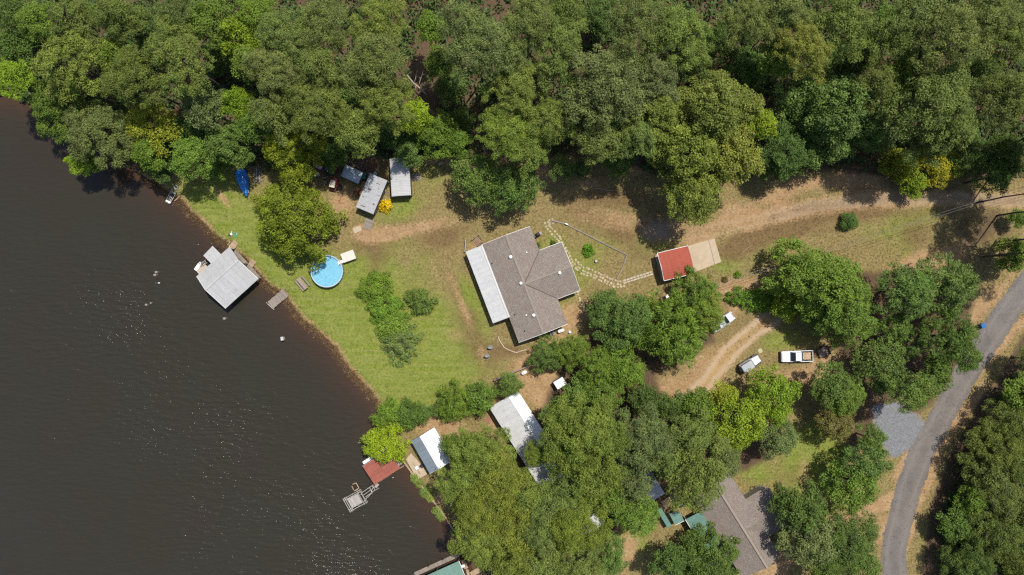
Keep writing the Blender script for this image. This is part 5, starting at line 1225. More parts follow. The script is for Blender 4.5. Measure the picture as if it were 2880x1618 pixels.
for (px, py) in ((1018, 1388), (1028, 1404), (1046, 1384), (1050, 1365)):
    inv = Matrix.LocRotScale(gw.location, gw.rotation_euler, None).inverted(); A = inv @ Vector((*W(px, py), -1.5)); MB().tube([A, A + Vector((0, 0, 2.2))], 0.07, 8).build('piling', M_woodgrey, gw)
plank_deck('pier_step', 'small grey plank platform at the boathouse end of the broken gangway', 'platform', (1060, 1372), (1068, 1362), 0.55, 5, M_woodgrey, 0.3, legs=-1.4)
a, rot, L = frame((995, 1380), (1009, 1373), 0.4)
lf = thing('timber_dock_ladder', 'tan open square timber frame on the upper side of the derelict pier', 'frame', a.x, a.y, rot, -0.3)
beams(lf, [((996, 1382), (1009, 1374)), ((1009, 1374), (1001, 1359)), ((1001, 1359), (991, 1363)), ((994, 1379), (989, 1368))], M_woodtan, 0.35, 0.14, 0.08)
random.seed(21)

# --- green boathouse at the bottom edge
a, rot, L = frame((1290, 1580), (1208, 1617), 2.5)
gb = thing('green_boathouse', 'boathouse with a ribbed teal green metal roof at the bottom edge', 'boathouse', a.x, a.y, rot, -0.3)
L = 8.6; v = Vector((0, 3.1, 0.6)); metal_slope(gb, (0, 0, 2.5), (1, 0, 0), v, L, v.length, M_green, 0.8, 0.27)
v = Vector((0, 3.1, -0.6)); metal_slope(gb, (0, 3.1, 3.1), (1, 0, 0), v, L, v.length, M_green, 0.8, 0.27)
MB().bar((0, 3.1, 3.13), (L, 3.1, 3.13), 0.3, 0.05).build('ridge_cap', M_green, gb)
for x_ in (0.15, L/2, L-0.15):
    for y_ in (0.15, 6.0): MB().tube([(x_, y_, -1.5), (x_, y_, 2.5)], 0.1, 8).build('piling', M_wooddark, gb)
MB().bar((-0.03, 0, 2.46), (-0.03, 3.1, 3.06), 0.05, 0.16).build('barge_board', M_trimw, gb)
for i in range(34): MB().box(0.0+i*0.25, i*0.25+0.235, -0.75, 0.0, 0.5, 0.55).build('deck_plank', M_wood, gb)
for x_ in (0.0, 2.8, 5.6, 8.4): MB().tube([(x_, -0.78, -1.5), (x_, -0.78, 1.1)], 0.07, 8).build('rail_post', M_wooddark, gb)
plank_deck('side_dock', 'tan wooden dock with a white chair along the green boathouse', 'dock', (1297, 1577), (1307, 1601), 0.72, 9, M_woodtan, 0.12, legs=-1.4)
plank_deck('side_dock', 'tan wooden walkway at the bottom edge beside the green boathouse', 'dock', (1309, 1602), (1320, 1635), 0.5, 10, M_woodtan, 0.10, legs=-1.4)
plank_deck('shore_step', 'tan wooden landing on the bank right of the green boathouse', 'deck', (1328, 1622), (1360, 1604), 0.9, 8, M_woodtan, 0.05)
chair(1304, 1588, 0.3, M_white, 'white chair on the tan dock of the green boathouse', 0.17)

# --- long white roofed house in the south wood
a, rot, L = frame((1376, 1148), (1414, 1208), 3.0)
wh = thing('house', 'long house with a ribbed white metal roof half hidden by pines', 'house', a.x, a.y, rot)
L = 284 / S * 0.975; Wd = 94 / S * 0.975; yr = Wd * 0.70; e, zr = 2.7, 3.6
v0 = Vector((0, -yr, e - zr)); v1 = Vector((0, Wd - yr, e - zr))
metal_slope(wh, (L, yr, zr), (-1, 0, 0), v0, L, v0.length, M_white_roof2, 0.9, 0.3); metal_slope(wh, (0, yr, zr), (1, 0, 0), v1, L, v1.length, M_white_roof, 0.9, 0.3)  # left slope painted darker as the shaded side of one white roof
MB().bar((0, yr, zr+0.05), (L, yr, zr+0.05), 0.3, 0.04).build('ridge_cap', M_white_roof, wh)
walls(wh, [(0.3, 0.35), (L-0.3, 0.35), (L-0.3, Wd-0.35), (0.3, Wd-0.35)], e - 0.03, M_wall)
for x_ in (0.3, L-0.4): MB().add([(x_, 0.35, e-0.03), (x_, Wd-0.35, e-0.03), (x_, yr, zr-0.15), (x_+0.1, 0.35, e-0.03), (x_+0.1, Wd-0.35, e-0.03), (x_+0.1, yr, zr-0.15)], [(0,2,1),(3,4,5),(0,3,5,2),(1,2,5,4)]).build('gable', M_wall, wh)
for x_ in (2, 5, 9, 13): window(wh, x_, 0.35, 1.5, 1.0, 1.1, 'x')
MB().box(7.0, 7.9, 0.30, 0.36, 0.05, 2.1).build('door', M_walldark, wh)
plank_deck('wood_steps', 'reddish wooden steps beside the white roofed house', 'steps', (1362, 1184), (1378, 1192), 0.9, 5, mat('red_wood', (0.30, 0.15, 0.09), 0.85, var=0.15, rnd=0.1), 0.05)
# pump shed
a, rot, L = frame((1556, 1076), (1566, 1092), 1.9)
ps = thing('pump_shed', 'tiny white roofed shed between trees right of the long white roof', 'shed', a.x, a.y, rot); Wd = 1.85; L = 1.5
walls(ps, [(0.08, 0.08), (L-0.08, 0.08), (L-0.08, Wd-0.08), (0.08, Wd-0.08)], 1.75, M_walldark); v = Vector((0, Wd, 0.15)); metal_slope(ps, (0, 0, 1.8), (1, 0, 0), v, L, v.length, M_white_roof, 0.75, 0.25)
MB().box(L-0.09, L-0.04, 0.5, 1.2, 0.05, 1.6).build('door', M_wooddark, ps)
# grey sheds glimpsed through the pines
for lab, p, q, ww, ll in (('white metal roof glimpsed through pines left of the green porch', (1772, 1360), (1812, 1425), 4.2, 4.6), ('small pale shed roof glimpsed at the bottom of the south wood', (1638, 1465), (1656, 1495), 3.2, 2.4)):
    a, rot, _ = frame(p, q, 2.4); g = thing('garden_shed', lab, 'shed', a.x, a.y, rot)
    walls(g, [(0.1, 0.1), (ll-0.1, 0.1), (ll-0.1, ww-0.1), (0.1, ww-0.1)], 2.2, M_wall); v = Vector((0, ww, 0.2)); metal_slope(g, (0, 0, 2.24), (1, 0, 0), v, ll, v.length, M_white_roof2, 0.8, 0.27)
    MB().box(ll-0.11, ll-0.06, 0.6, 1.4, 0.05, 1.9).build('door', M_wooddark, g)

# --- brown shingled house with a green porch
kz = 1 - 2.8 / H
rid0 = Vector(W(2012, 1360, 4.4)); rid1 = Vector(W(2159, 1598, 4.4)); d = rid1 - rid0; rot = math.atan2(d.y, d.x); L = d.length
bw = thing('house', 'brown shingled house with a green metal porch roof at the lower right', 'house', rid0.x, rid0.y, rot)
hl, hr, e, zr = 4.45, 4.3, 2.8, 4.4            # local y: + is the right hand (image right up), - the lake side
e_r = e
shingle_plane(bw, [(L, -hl, e), (0, -hl, e), (0, 0, zr), (L, 0, zr)], M_shingle2)
hr = 3.1; e_r = 3.25
wx0, wx1 = 5.6, 13.2; wy = 7.5; wm = (wx0 + wx1) / 2; zwr = 4.3; ewr = 2.9
shingle_plane(bw, [(0, hr, e_r), (L, hr, e_r), (L, 0, zr), (0, 0, zr)], M_shingle2)
shingle_plane(bw, [(wx0, 0.3, ewr), (wx0, wy, ewr), (wm, wy, zwr), (wm, 0.3, zwr)][::-1], M_shingle2); shingle_plane(bw, [(wx1, wy, ewr), (wx1, 0.3, ewr), (wm, 0.3, zwr), (wm, wy, zwr)][::-1], M_shingle2)
MB().bar((0.0, 0, zr+0.05), (L, 0, zr+0.05), 0.42, 0.06).build('ridge_vent', mat('ridge_vent', (0.30, 0.25, 0.20), 0.9, var=0.1), bw)
for y_ in (-0.24, 0.24): MB().bar((0.0, y_, zr-0.03), (L, y_, zr-0.03), 0.06, 0.06).build('vent_slot', M_wooddark, bw)
walls(bw, [(0.4, -hl+0.4), (L-0.4, -hl+0.4), (L-0.4, hr-0.4), (0.4, hr-0.4)], e - 0.13, M_wall); walls(bw, [(wx0+0.4, 1.0), (wx1-0.4, 1.0), (wx1-0.4, wy-0.4), (wx0+0.4, wy-0.4)], e-0.14, M_wall, 'wing_wall')
for x_ in (0.4, L-0.5): MB().add([(x_, -hl+0.4, e-0.13), (x_, hr-0.4, e-0.13), (x_, 0, zr-0.2), (x_+0.1, -hl+0.4, e-0.13), (x_+0.1, hr-0.4, e-0.13), (x_+0.1, 0, zr-0.2)], [(0,2,1),(3,4,5),(0,3,5,2),(1,2,5,4)]).build('gable', M_wall, bw)
MB().add([(wx0+0.4, wy-0.4, e-0.14), (wx1-0.4, wy-0.4, e-0.14), (wm, wy-0.4, zwr-0.2), (wx0+0.4, wy-0.5, e-0.14), (wx1-0.4, wy-0.5, e-0.14), (wm, wy-0.5, zwr-0.2)], [(0,2,1),(3,4,5),(0,3,5,2),(1,2,5,4)]).build('gable', M_wall, bw)
vent(bw, 9.6, -2.6, e + (zr-e)*(hl-2.6)/hl - 0.03, 0.08)
v = Vector((0, 3.0, 0.5)); metal_slope(bw, (3.4, -hl-3.0, e-0.46), (1, 0, 0), v, 9.6, v.length, M_green, 0.8, 0.27)
MB().bar((3.4, -hl-3.02, e-0.5), (13.0, -hl-3.02, e-0.5), 0.06, 0.14).build('porch_trim', M_trimw, bw)
for x_ in (3.6, 8.2, 12.8): MB().box(x_-0.06, x_+0.06, -hl-2.9, -hl-2.78, 0, e-0.52).build('porch_post', M_trimw, bw)
for x_ in (5.0, 8.0, 11.5): window(bw, x_, -hl+0.4, 1.5, 1.0, 1.1, 'x')
MB().box(6.3, 7.2, -hl+0.34, -hl+0.41, 0.05, 2.1).build('door', M_trimw, bw)
# green covered stair and deck in front
a, rot, L = frame((1883, 1447), (1899, 1478), 2.0)
gs = thing('porch_canopy', 'square green metal canopy in front of the green porch', 'canopy', a.x, a.y, rot); v = Vector((0, 1.75, 0.12)); metal_slope(gs, (0, 0, 1.95), (1, 0, 0), v, L, v.length, M_green, 0.8, 0.27)
for x_ in (0.08, L-0.08):
    for y_ in (0.08, 1.65): MB().box(x_-0.05, x_+0.05, y_-0.05, y_+0.05, 0, 1.93).build('post', M_trimw, gs)
MB().bar((L, 0, 1.9), (L, 1.75, 2.02), 0.06, 0.12).build('edge_trim', M_trimw, gs)
a, rot, L = frame((1847, 1434), (1878, 1486), 1.6)
g2 = thing('fence_canopy', 'narrow strip of green metal roofing left of the square green canopy', 'canopy', a.x, a.y, rot); v = Vector((0, 0.85, 0.1)); metal_slope(g2, (0, 0, 1.6), (1, 0, 0), v, L, v.length, M_green, 0.8, 0.27)
for x_ in (0.1, L-0.1): MB().box(x_-0.05, x_+0.05, 0.4, 0.5, 0, 1.58).build('post', M_trimw, g2)
a, rot, L = frame((1894, 1396), (1914, 1430), 1.8)
g3 = thing('walkway_canopy', 'narrow green metal walkway roof above the tan deck', 'canopy', a.x, a.y, rot); v = Vector((0, 0.8, 0.1)); metal_slope(g3, (0, 0, 1.8), (1, 0, 0), v, L, v.length, M_green, 0.8, 0.27)
for x_ in (0.1, L-0.1): MB().box(x_-0.05, x_+0.05, 0.3, 0.4, 0, 1.78).build('post', M_trimw, g3)
plank_deck('sun_deck', 'bright tan wooden deck between the green canopies', 'deck', (1857, 1410), (1870, 1432), 2.1, 10, mat('fresh_wood', (0.60, 0.40, 0.22), 0.8, var=0.15, rnd=0.1), 0.25)
# ---------------------------------------------------------------- yard objects
def pool_water_mat():
    m = bpy.data.materials.new('pool_water'); m.use_nodes = True; nt = m.node_tree; N = nt.nodes; L = nt.links; b = N['Principled BSDF']
    b.inputs['Roughness'].default_value = 0.05; b.inputs['IOR'].default_value = 1.33
    tc = N.new('ShaderNodeTexCoord'); n = N.new('ShaderNodeTexNoise'); n.inputs['Scale'].default_value = 2.2; n.inputs['Detail'].default_value = 4; L.new(tc.outputs['Object'], n.inputs['Vector'])
    r = N.new('ShaderNodeMapRange'); r.inputs[1].default_value = 0.3; r.inputs[2].default_value = 0.7; L.new(n.outputs['Fac'], r.inputs[0])
    x = N.new('ShaderNodeMix'); x.data_type = 'RGBA'; L.new(r.outputs[0], x.inputs['Factor']); x.inputs['A'].default_value = (0.11, 0.32, 0.44, 1); x.inputs['B'].default_value = (0.18, 0.39, 0.49, 1); L.new(x.outputs['Result'], b.inputs['Base Color'])
    v = N.new('ShaderNodeTexNoise'); v.inputs['Scale'].default_value = 4.0; L.new(tc.outputs['Object'], v.inputs['Vector']); bp = N.new('ShaderNodeBump'); bp.inputs['Strength'].default_value = 0.03; L.new(v.outputs['Fac'], bp.inputs['Height']); L.new(bp.outputs[0], b.inputs['Normal'])
    return m
x, y = W(919, 763, 1.2)
pl = thing('swimming_pool', 'round above ground swimming pool with pale blue water', 'pool', x, y)
R = 2.75
MB().lathe([(R, 0), (R+0.02, 0.4), (R, 1.2), (R-0.05, 1.2), (R-0.05, 0.05)], 64, cap=False).build('wall', M_pool, pl, True)
MB().lathe([(R-0.12, 1.2), (R+0.08, 1.2), (R+0.08, 1.25), (R-0.12, 1.25), (R-0.12, 1.2)], 64, cap=False).build('rim', mat('pool_rim', (0.42, 0.52, 0.60), 0.4, var=0.05), pl)
MB().lathe([(0.001, 0.96), (R-0.055, 0.96)], 64, cap=False).build('water', pool_water_mat(), pl)
for i in range(16):
    a_ = i * math.tau / 16; c, s_ = math.cos(a_), math.sin(a_); MB().bar((c*(R+0.05), s_*(R+0.05), 0), (c*(R+0.05), s_*(R+0.05), 1.19), 0.09, 0.05, (c, s_, 0)).build('upright', M_trimw, pl)
ldp = thing('pool_ladder', 'white ladder bridging from the deck into the round pool', 'ladder', *W(955, 739, 1.2), math.atan2(14, 24))
for s_ in (-0.26, 0.26):
    MB().tube([(0.62, s_, 0.0), (0.1, s_, 1.5), (-0.1, s_, 1.5), (-0.55, s_, 0.5)], 0.035, 8).build('rail', M_white, ldp)
for t in (0.2, 0.45, 0.7, 0.92): MB().box(0.62-0.52*t-0.1, 0.62-0.52*t+0.1, -0.25, 0.25, 1.5*t-0.02, 1.5*t+0.02).build('step', M_white, ldp)
MB().box(-0.16, 0.16, -0.25, 0.25, 1.36, 1.4).build('platform', M_white, ldp)
for t in (0.35, 0.7): MB().box(-0.1-0.45*t-0.1, -0.1-0.45*t+0.1, -0.25, 0.25, 1.5-t-0.02, 1.5-t+0.02).build('step', M_white, ldp)
a, rot, L = frame((966, 740), (957, 715), 1.0)
a, rot, L = frame((957, 715), (966, 740), 1.0)
dkk = thing('pool_deck', 'square cream coloured pool deck platform beside the ladder', 'deck', a.x, a.y, rot)
Wd = 2.35
for i in range(3): MB().box(0, L, i*Wd/3, (i+1)*Wd/3-0.006, 0.96, 1.0).build('deck_board', mat('cream_deck', (0.66, 0.62, 0.55), 0.7, var=0.05), dkk)
for x_ in (0.08, L-0.08):
    for y_ in (0.08, Wd-0.08): MB().box(x_-0.05, x_+0.05, y_-0.05, y_+0.05, 0, 0.955).build('post', M_wood, dkk)
for x_ in (0.0, L-0.05): MB().box(x_, x_+0.05, 0.0, Wd, 0.8, 0.955).build('skirt', M_wood, dkk)

# picnic table
a, rot, L = frame((838, 783), (862, 812), 0.7)
pt = thing('picnic_table', 'long weathered wooden picnic table beside the pool', 'table', a.x, a.y, rot)
for i in range(5): MB().box(0, L, -0.4+i*0.16, -0.4+i*0.16+0.145, 0.7, 0.74).build('top_board', M_woodtan if i % 2 else M_wood, pt)
for s_ in (-1, 1): MB().box(0.05, L-0.05, s_*0.72-0.13, s_*0.72+0.13, 0.43, 0.47).build('bench', M_wood, pt)
for x_ in (0.35, L-0.35):
    MB().bar((x_, -0.72, 0.41), (x_, 0.72, 0.41), 0.05, 0.1).build('brace', M_wood, pt)
    for s_ in (-1, 1): MB().bar((x_, s_*0.6, 0), (x_, s_*0.25, 0.69), 0.06, 0.1).build('leg', M_wood, pt)

# jon boat on its small landing
a, rot, L = frame((470, 571), (497, 522), 0.3)
jb = thing('jon_boat', 'weathered aluminium flat boat drawn up on the small beach', 'boat', a.x, a.y, rot, -0.2)
hull(jb, L, 1.05, 0.42, M_alu, M_woodgrey)
for t in (0.04, 0.3, 0.55, 0.8): MB().box(L*t, L*t+0.26, -0.42, 0.42, 0.30, 0.34).build('bench', M_alu if t > 0.1 else M_white, jb)
MB().box(L*0.42, L*0.52, -0.2, 0.22, 0.1, 0.3).build('tackle_box', M_black, jb)
o = MB().bar((0, 0, 0), (1.4, 0, 0), 0.14, 0.14).build('timber_edging', M_woodtan); x, y = W(491, 566); o.location = (x, y, -0.02); o.rotation_euler = (0, 0, 0.75); tag(o, 'pale timber lying beside the aluminium boat on the beach', 'timber')

# blue tarp over a boat
a, rot, L = frame((672, 477), (691, 552), 1.0)
tp = thing('tarped_boat', 'boat covered by a crumpled bright blue tarp on the lawn', 'boat', a.x, a.y, rot)
mb = MB(); rings = []; r = np.random.default_rng(9); n = 17
for t in np.linspace(0, 1, 19):
    hw = 1.02 * (1 - max(0, (t-0.35)/0.65)**1.8 * 0.93) * (0.9 + 0.1 * min(1, t*5)); hh = 1.15 - 0.35*abs(t-0.3) - 0.35*max(0, t-0.5)
    ring = []
    for k_ in range(n):
        th = math.pi * k_ / (n-1); f = 1 + 0.055 * r.normal(); ring.append((t*L, -math.cos(th)*hw*(1+0.05*r.normal()), 0.15 + (hh*math.sin(th)**0.8*0.9)*f if 0 < k_ < n-1 else 0.12))
    rings.append(ring)
mb.loft(rings); mb.build('tarp', M_tarp, tp, True)
MB().box(0.4, L-0.6, -0.5, 0.5, 0.0, 0.5).build('hull', M_alu, tp)
MB().bar((L-0.2, 0, 0.4), (L+0.5, 0, 0.35), 0.08, 0.08).build('trailer_tongue', M_black, tp)
# timber posts stack
a, rot, L = frame((716, 467), (714, 519), 0.3)
for i, (yy, l0, l1) in enumerate(((0.0, 0.0, 1.0), (0.3, 0.1, 0.86), (0.62, -0.1, 0.95), (0.92, 0.0, 0.9), (1.22, 0.1, 0.82))):
    x0 = a.x + yy; o = thing('timber_post', '%s weathered timber post from the left lying beside the tarped boat' % ('first', 'second', 'third', 'fourth', 'fifth')[i], 'timber', x0, a.y - l0*L, rot + random.uniform(-0.03, 0.03), 0.03, 'timber posts beside the tarped boat')
    MB().tube([(0, 0, 0.11), (L*(l1-l0)*0.5, random.uniform(-0.03, 0.03), 0.11), (L*(l1-l0), 0, 0.11)], [0.11, 0.105, 0.1], 9).build('post', M_woodgrey if i % 2 else M_wood, o)
    MB().tube([(L*(l1-l0)*0.2, 0, 0.11), (L*(l1-l0)*0.2+0.06, 0, 0.11)], 0.115, 9).build('band', M_wooddark, o)
# hose, spigot pots
x, y = W(662, 661)
mb = MB()
for k_ in range(3):
    rr = 0.42 - 0.09*k_; mb.tube([(rr*math.cos(t)*0.75+0.03*k_, rr*math.sin(t)*1.1, 0.05+0.02*k_) for t in np.linspace(0, 6.1, 26)], 0.035, 6)
mb.tube([(0.1, -0.46, 0.04), (0.05, -0.75, 0.04), (-0.05, -1.2, 0.04)], 0.03, 6)
hs = mb.build('garden_hose', M_hose); hs.location = (x, y, 0); tag(hs, 'coiled pale green garden hose on the lawn near the boathouse', 'hose')
x, y = W(652, 660); wp = thing('well_pump', 'little white and black water pump beside the coiled hose', 'pump', x, y)
MB().lathe([(0.2, 0), (0.22, 0.2), (0.2, 0.42), (0.05, 0.5)], 14).build('tank', M_white, wp, True); MB().box(-0.5, -0.15, -0.2, 0.15, 0, 0.3).build('motor', M_black, wp); MB().tube([(0.1, 0.2, 0.3), (0.15, 0.6, 0.3), (0.15, 0.6, 0)], 0.04, 6).build('pipe', M_white, wp)

# flagstone path, each stone on its own
def polyline(pts, step):
    P = np.array(pts, float); out = []; carry = 0
    for i in range(len(P)-1):
        d = P[i+1]-P[i]; l = np.hypot(*d); t = carry
        while t < l: out.append((P[i]+d*t/l, d/l)); t += step
        carry = t - l
    return out
stones = []
for v in range(6):
    n = random.choice((6, 7, 8)); mb = MB(); pol = [(random.uniform(0.8, 1.1)*math.cos(k_*math.tau/n)*0.29, random.uniform(0.8, 1.1)*math.sin(k_*math.tau/n)*0.25) for k_ in range(n)]
    mb.prism(pol, 0, 0.05); mb.prism([(p[0]*0.9, p[1]*0.9) for p in pol], 0.05, 0.065); stones.append(mb.mesh('flagstone', M_stone))
def stone_path(name, label, pts, lanes, step, jit):
    p0 = W(*pts[0]); o = thing(name, label, 'path', *p0); o['kind'] = 'structure'
    for (p, d) in polyline(pts, step):
        for ln in lanes:
            q = p + np.array([-d[1], d[0]]) * ln + np.array([random.uniform(-jit, jit), random.uniform(-jit, jit)]); x, y = W(*q)
            s_ = link('flagstone', random.choice(stones), o); s_.location = (x-p0[0], y-p0[1], 0.005+random.uniform(0, 0.015)); s_.rotation_euler = (0, 0, random.uniform(0, 6.28)); k_ = random.uniform(0.72, 1.0); s_.scale = (k_, k_, 1)
    return o
stone_path('garden_path', 'flagstone path curving round the house wing to the garden', [(1553, 622), (1536, 627), (1540, 640), (1556, 656), (1575, 679)], (-6.5, 3.5), 9, 1.5)
stone_path('garden_path', 'thin run of flagstones beside the house wing wall', [(1580, 683), (1594, 703), (1605, 725), (1613, 735)], (0, 7), 9, 1.5)
stone_path('garden_path', 'wide flagstone patch and path sweeping below the clipped bush garden', [(1613, 735), (1622, 746), (1637, 758), (1660, 766), (1690, 778), (1720, 793), (1735, 798), (1757, 796)], (-7, 2.5, 10), 8.8, 2.0)
stone_path('garden_path', 'single file flagstones below the house wing', [(1625, 823), (1632, 845), (1643, 870), (1652, 893)], (0,), 8, 1.5)
pv = link('brick_path_bed', None) if False else thing('brick_path', 'double row of pale pavers leading to the carport', 'path', *W(1757, 794)); pv['kind'] = 'structure'
pm = MB().box(-0.27, 0.27, -0.14, 0.14, 0, 0.06, 0.012).mesh('paver', mat('paver', (0.52, 0.45, 0.35), 0.9, var=0.12, rnd=0.12))
for (p, d) in polyline([(1758, 792), (1837, 767)], 9.6):
    for ln in (-3.4, 3.4):
        x, y = W(*(p + np.array([-d[1], d[0]])*ln)); s_ = link('paver', pm, pv); s_.location = (x - pv.location.x, y - pv.location.y, 0.004); s_.rotation_euler = (0, 0, math.atan2(-d[1], d[0]) + random.uniform(-0.06, 0.06))
def edging(name, label, pts, m, w, h, step=2.4):
    p0 = W(*pts[0]); o = thing(name, label, 'garden edging', *p0)
    for i in range(len(pts)-1):
        A = Vector(W(*pts[i])); B = Vector(W(*pts[i+1])); n = max(1, round((B-A).length/step))
        for k_ in range(n):
            a_ = A.lerp(B, k_/n) ; b_ = A.lerp(B, (k_+1)/n - 0.02/max((B-A).length, 0.1)); j = random.uniform(-0.03, 0.03)
            MB().bar((a_.x-p0[0], a_.y-p0[1]+j, h/2), (b_.x-p0[0], b_.y-p0[1]+j, h/2), w, h).build('timber', m, o)
edging('timber_edging', 'long weathered timber edging round the clipped bush garden', [(1553, 621), (1590, 630), (1634, 652), (1700, 686), (1764, 718), (1752, 750), (1735, 785)], M_wood, 0.2, 0.18)
edging('stone_edging', 'low pale edging curving off the lower left house corner', [(1401, 947), (1406, 960), (1418, 977), (1433, 985), (1450, 992), (1482, 983)], M_conc, 0.16, 0.14, 0.8)
x, y = W(1593, 631); o = MB().box(-0.3, 0.3, -0.1, 0.1, 0, 0.28, 0.02).build('garden_block', M_white); o.location = (x, y, 0.18); o.rotation_euler = (0, 0, -0.45); tag(o, 'white block resting on the long timber edging', 'block')
x, y = W(1676, 735); st = thing('tree_stump', 'pale cut tree stump on the lawn by the clipped bush', 'stump', x, y)
MB().lathe([(0.3, 0), (0.26, 0.12), (0.25, 0.42)], 12).build('bark', M_bark, st, True); MB().lathe([(0.001, 0.424), (0.245, 0.424), (0.235, 0.44), (0.001, 0.445)], 12).build('cut_face', M_woodgrey, st)

# satellite dishes
for (px, py, lab) in ((1379, 976, 'upper grey satellite dish on the lawn below the porch'), (1370, 1000, 'lower grey satellite dish on the lawn below the porch')):
    x, y = W(px, py, 0.9); sd = thing('satellite_dish', lab, 'satellite dish', x, y, 0, 0, 'satellite dishes on the lawn')
    MB().tube([(0, 0.1, 0), (0, 0.1, 0.85)], 0.035, 8).build('mast', M_chrome, sd)
    d_ = MB().lathe([(0.001, 0.0), (0.15, 0.012), (0.32, 0.055), (0.46, 0.12), (0.46, 0.135), (0.32, 0.07), (0.001, 0.02)], 20).build('dish', mat('dish_grey', (0.42, 0.43, 0.45), 0.5, var=0.05), sd, True); d_.location = (0, 0, 0.9); d_.rotation_euler = (math.radians(42), 0, 0.25)
    MB().bar((0, -0.25, 0.75), (0, -0.55, 1.35), 0.03, 0.03).build('arm', M_chrome, sd); MB().box(-0.06, 0.06, -0.62, -0.5, 1.3, 1.4).build('receiver', M_black, sd)

# tanks, air conditioner, barbecue, swing frame
def tank(px, py, ang, L, r, label):
    x, y = W(px, py, 0.8); t = thing('propane_tank', label, 'tank', x, y, ang)
    prof = [(-L/2, 0.02), (-L/2+0.06, r*0.6), (-L/2+0.2, r*0.95), (-L/2+0.35, r), (L/2-0.35, r), (L/2-0.2, r*0.95), (L/2-0.06, r*0.6), (L/2, 0.02)]
    MB().tube([(p[0], 0, 0.25+r) for p in prof], [p[1] for p in prof], 16).build('tank', M_white, t, True)
    for x_ in (-L*0.3, L*0.3): MB().box(x_-0.06, x_+0.06, -r*0.7, r*0.7, 0, 0.3).build('foot', M_conc, t)
    vd = MB().lathe([(0.12, 0), (0.12, 0.16), (0.02, 0.2)], 12).build('valve_dome', M_white, t, True); vd.location = (0, 0, 0.25+2*r-0.02)
tank(1578, 931, math.radians(20), 1.25, 0.3, 'white propane tank against the lower wall of the house')
tank(1474, 1049, math.radians(28), 1.05, 0.3, 'white tank beside the wooden fence below the house')
x, y = W(1553, 938, 0.6); ac = thing('air_conditioner', 'small dark air conditioner unit at the lower house wall', 'air conditioner', x, y, math.radians(20))
MB().box(-0.38, 0.38, -0.3, 0.3, 0.05, 0.72).build('case', mat('ac_grey', (0.22, 0.23, 0.26), 0.5, var=0.05), ac, bevel=0.03); MB().lathe([(0.24, 0.72), (0.26, 0.75), (0.04, 0.76), (0.001, 0.76)], 16).build('fan_grille', M_black, ac); MB().box(-0.45, 0.45, -0.36, 0.36, 0, 0.05).build('base', M_conc, ac)
x, y = W(1603, 934, 0.5); bk = thing('wash_bucket', 'white and black bucket near the lower right house corner', 'bucket', x, y)
MB().lathe([(0.16, 0), (0.2, 0.4), (0.22, 0.42), (0.18, 0.4), (0.14, 0.04), (0.001, 0.04)], 16).build('body', M_white, bk, True); MB().tube([(0.2*math.cos(t), 0.1, 0.4+0.2*math.sin(t)) for t in np.linspace(0, math.pi, 9)], 0.012, 5).build('handle', M_black, bk)
x, y = W(1512, 660, 0.9); gr = thing('barbecue_grill', 'black covered barbecue grill beside the upper right house corner', 'grill', x, y, math.radians(30))
MB().tube([(-0.4, 0, 0.9), (-0.36, 0, 0.9), (0.36, 0, 0.9), (0.4, 0, 0.9)], [0.1, 0.3, 0.3, 0.1], 14).build('hood', M_black, gr, True); MB().box(-0.42, 0.42, -0.28, 0.28, 0.62, 0.88).build('firebox', M_black, gr)
MB().box(0.42, 0.75, -0.22, 0.22, 0.84, 0.88).build('side_shelf', mat('grey_shelf', (0.30, 0.30, 0.33), 0.6, var=0.05), gr); MB().box(-0.75, -0.42, -0.22, 0.22, 0.84, 0.88).build('side_shelf', M_black, gr)
for sx in (-0.36, 0.36):
    for sy in (-0.22, 0.22): MB().bar((sx, sy, 0), (sx, sy, 0.62), 0.05, 0.05).build('leg', M_black, gr)
a, rot, L = frame((1327, 675), (1340, 692), 0.5)
sw = thing('porch_stairs', 'reddish brown wooden steps and rail at the top end of the porch', 'stairs', a.x, a.y, rot); mred = mat('stair_wood', (0.30, 0.19, 0.12), 0.85, var=0.2, rnd=0.12)
for i in range(4): MB().box(0.15, L-0.05, 0.1+i*0.28, 0.1+i*0.28+0.25, 0.08+0.1*i, 0.13+0.1*i).build('tread', mred, sw)
for p, q in (((0.0, -0.1, 0.75), (0.0, 1.6, 0.95)), ((L+0.1, 0.1, 0.75), (L+0.1, 1.3, 0.95)), ((0.0, 1.6, 0.95), (L*0.6, 1.7, 0.95))): MB().bar(p, q, 0.1, 0.08).build('handrail', M_wood, sw)
for p in ((0, 0, 0.75), (0, 1.5, 0.92), (L+0.1, 0.2, 0.75), (L+0.1, 1.2, 0.92)): MB().bar((p[0], p[1], 0), p, 0.09, 0.09).build('post', M_wood, sw)
a, rot, L = frame((1310, 675), (1307, 709), 0.6)
rl = thing('garden_rail', 'short pale rail fence at the upper left porch corner', 'rail', a.x, a.y, rot); MB().bar((0, 0, 0.7), (L, 0, 0.7), 0.1, 0.06).build('rail', M_woodgrey, rl); MB().bar((0, 0, 0.35), (L, 0, 0.35), 0.05, 0.08).build('rail', M_woodgrey, rl)
for x_ in (0.03, L/2, L-0.03): MB().box(x_-0.05, x_+0.05, -0.05, 0.05, 0, 0.66).build('post', M_woodgrey, rl)

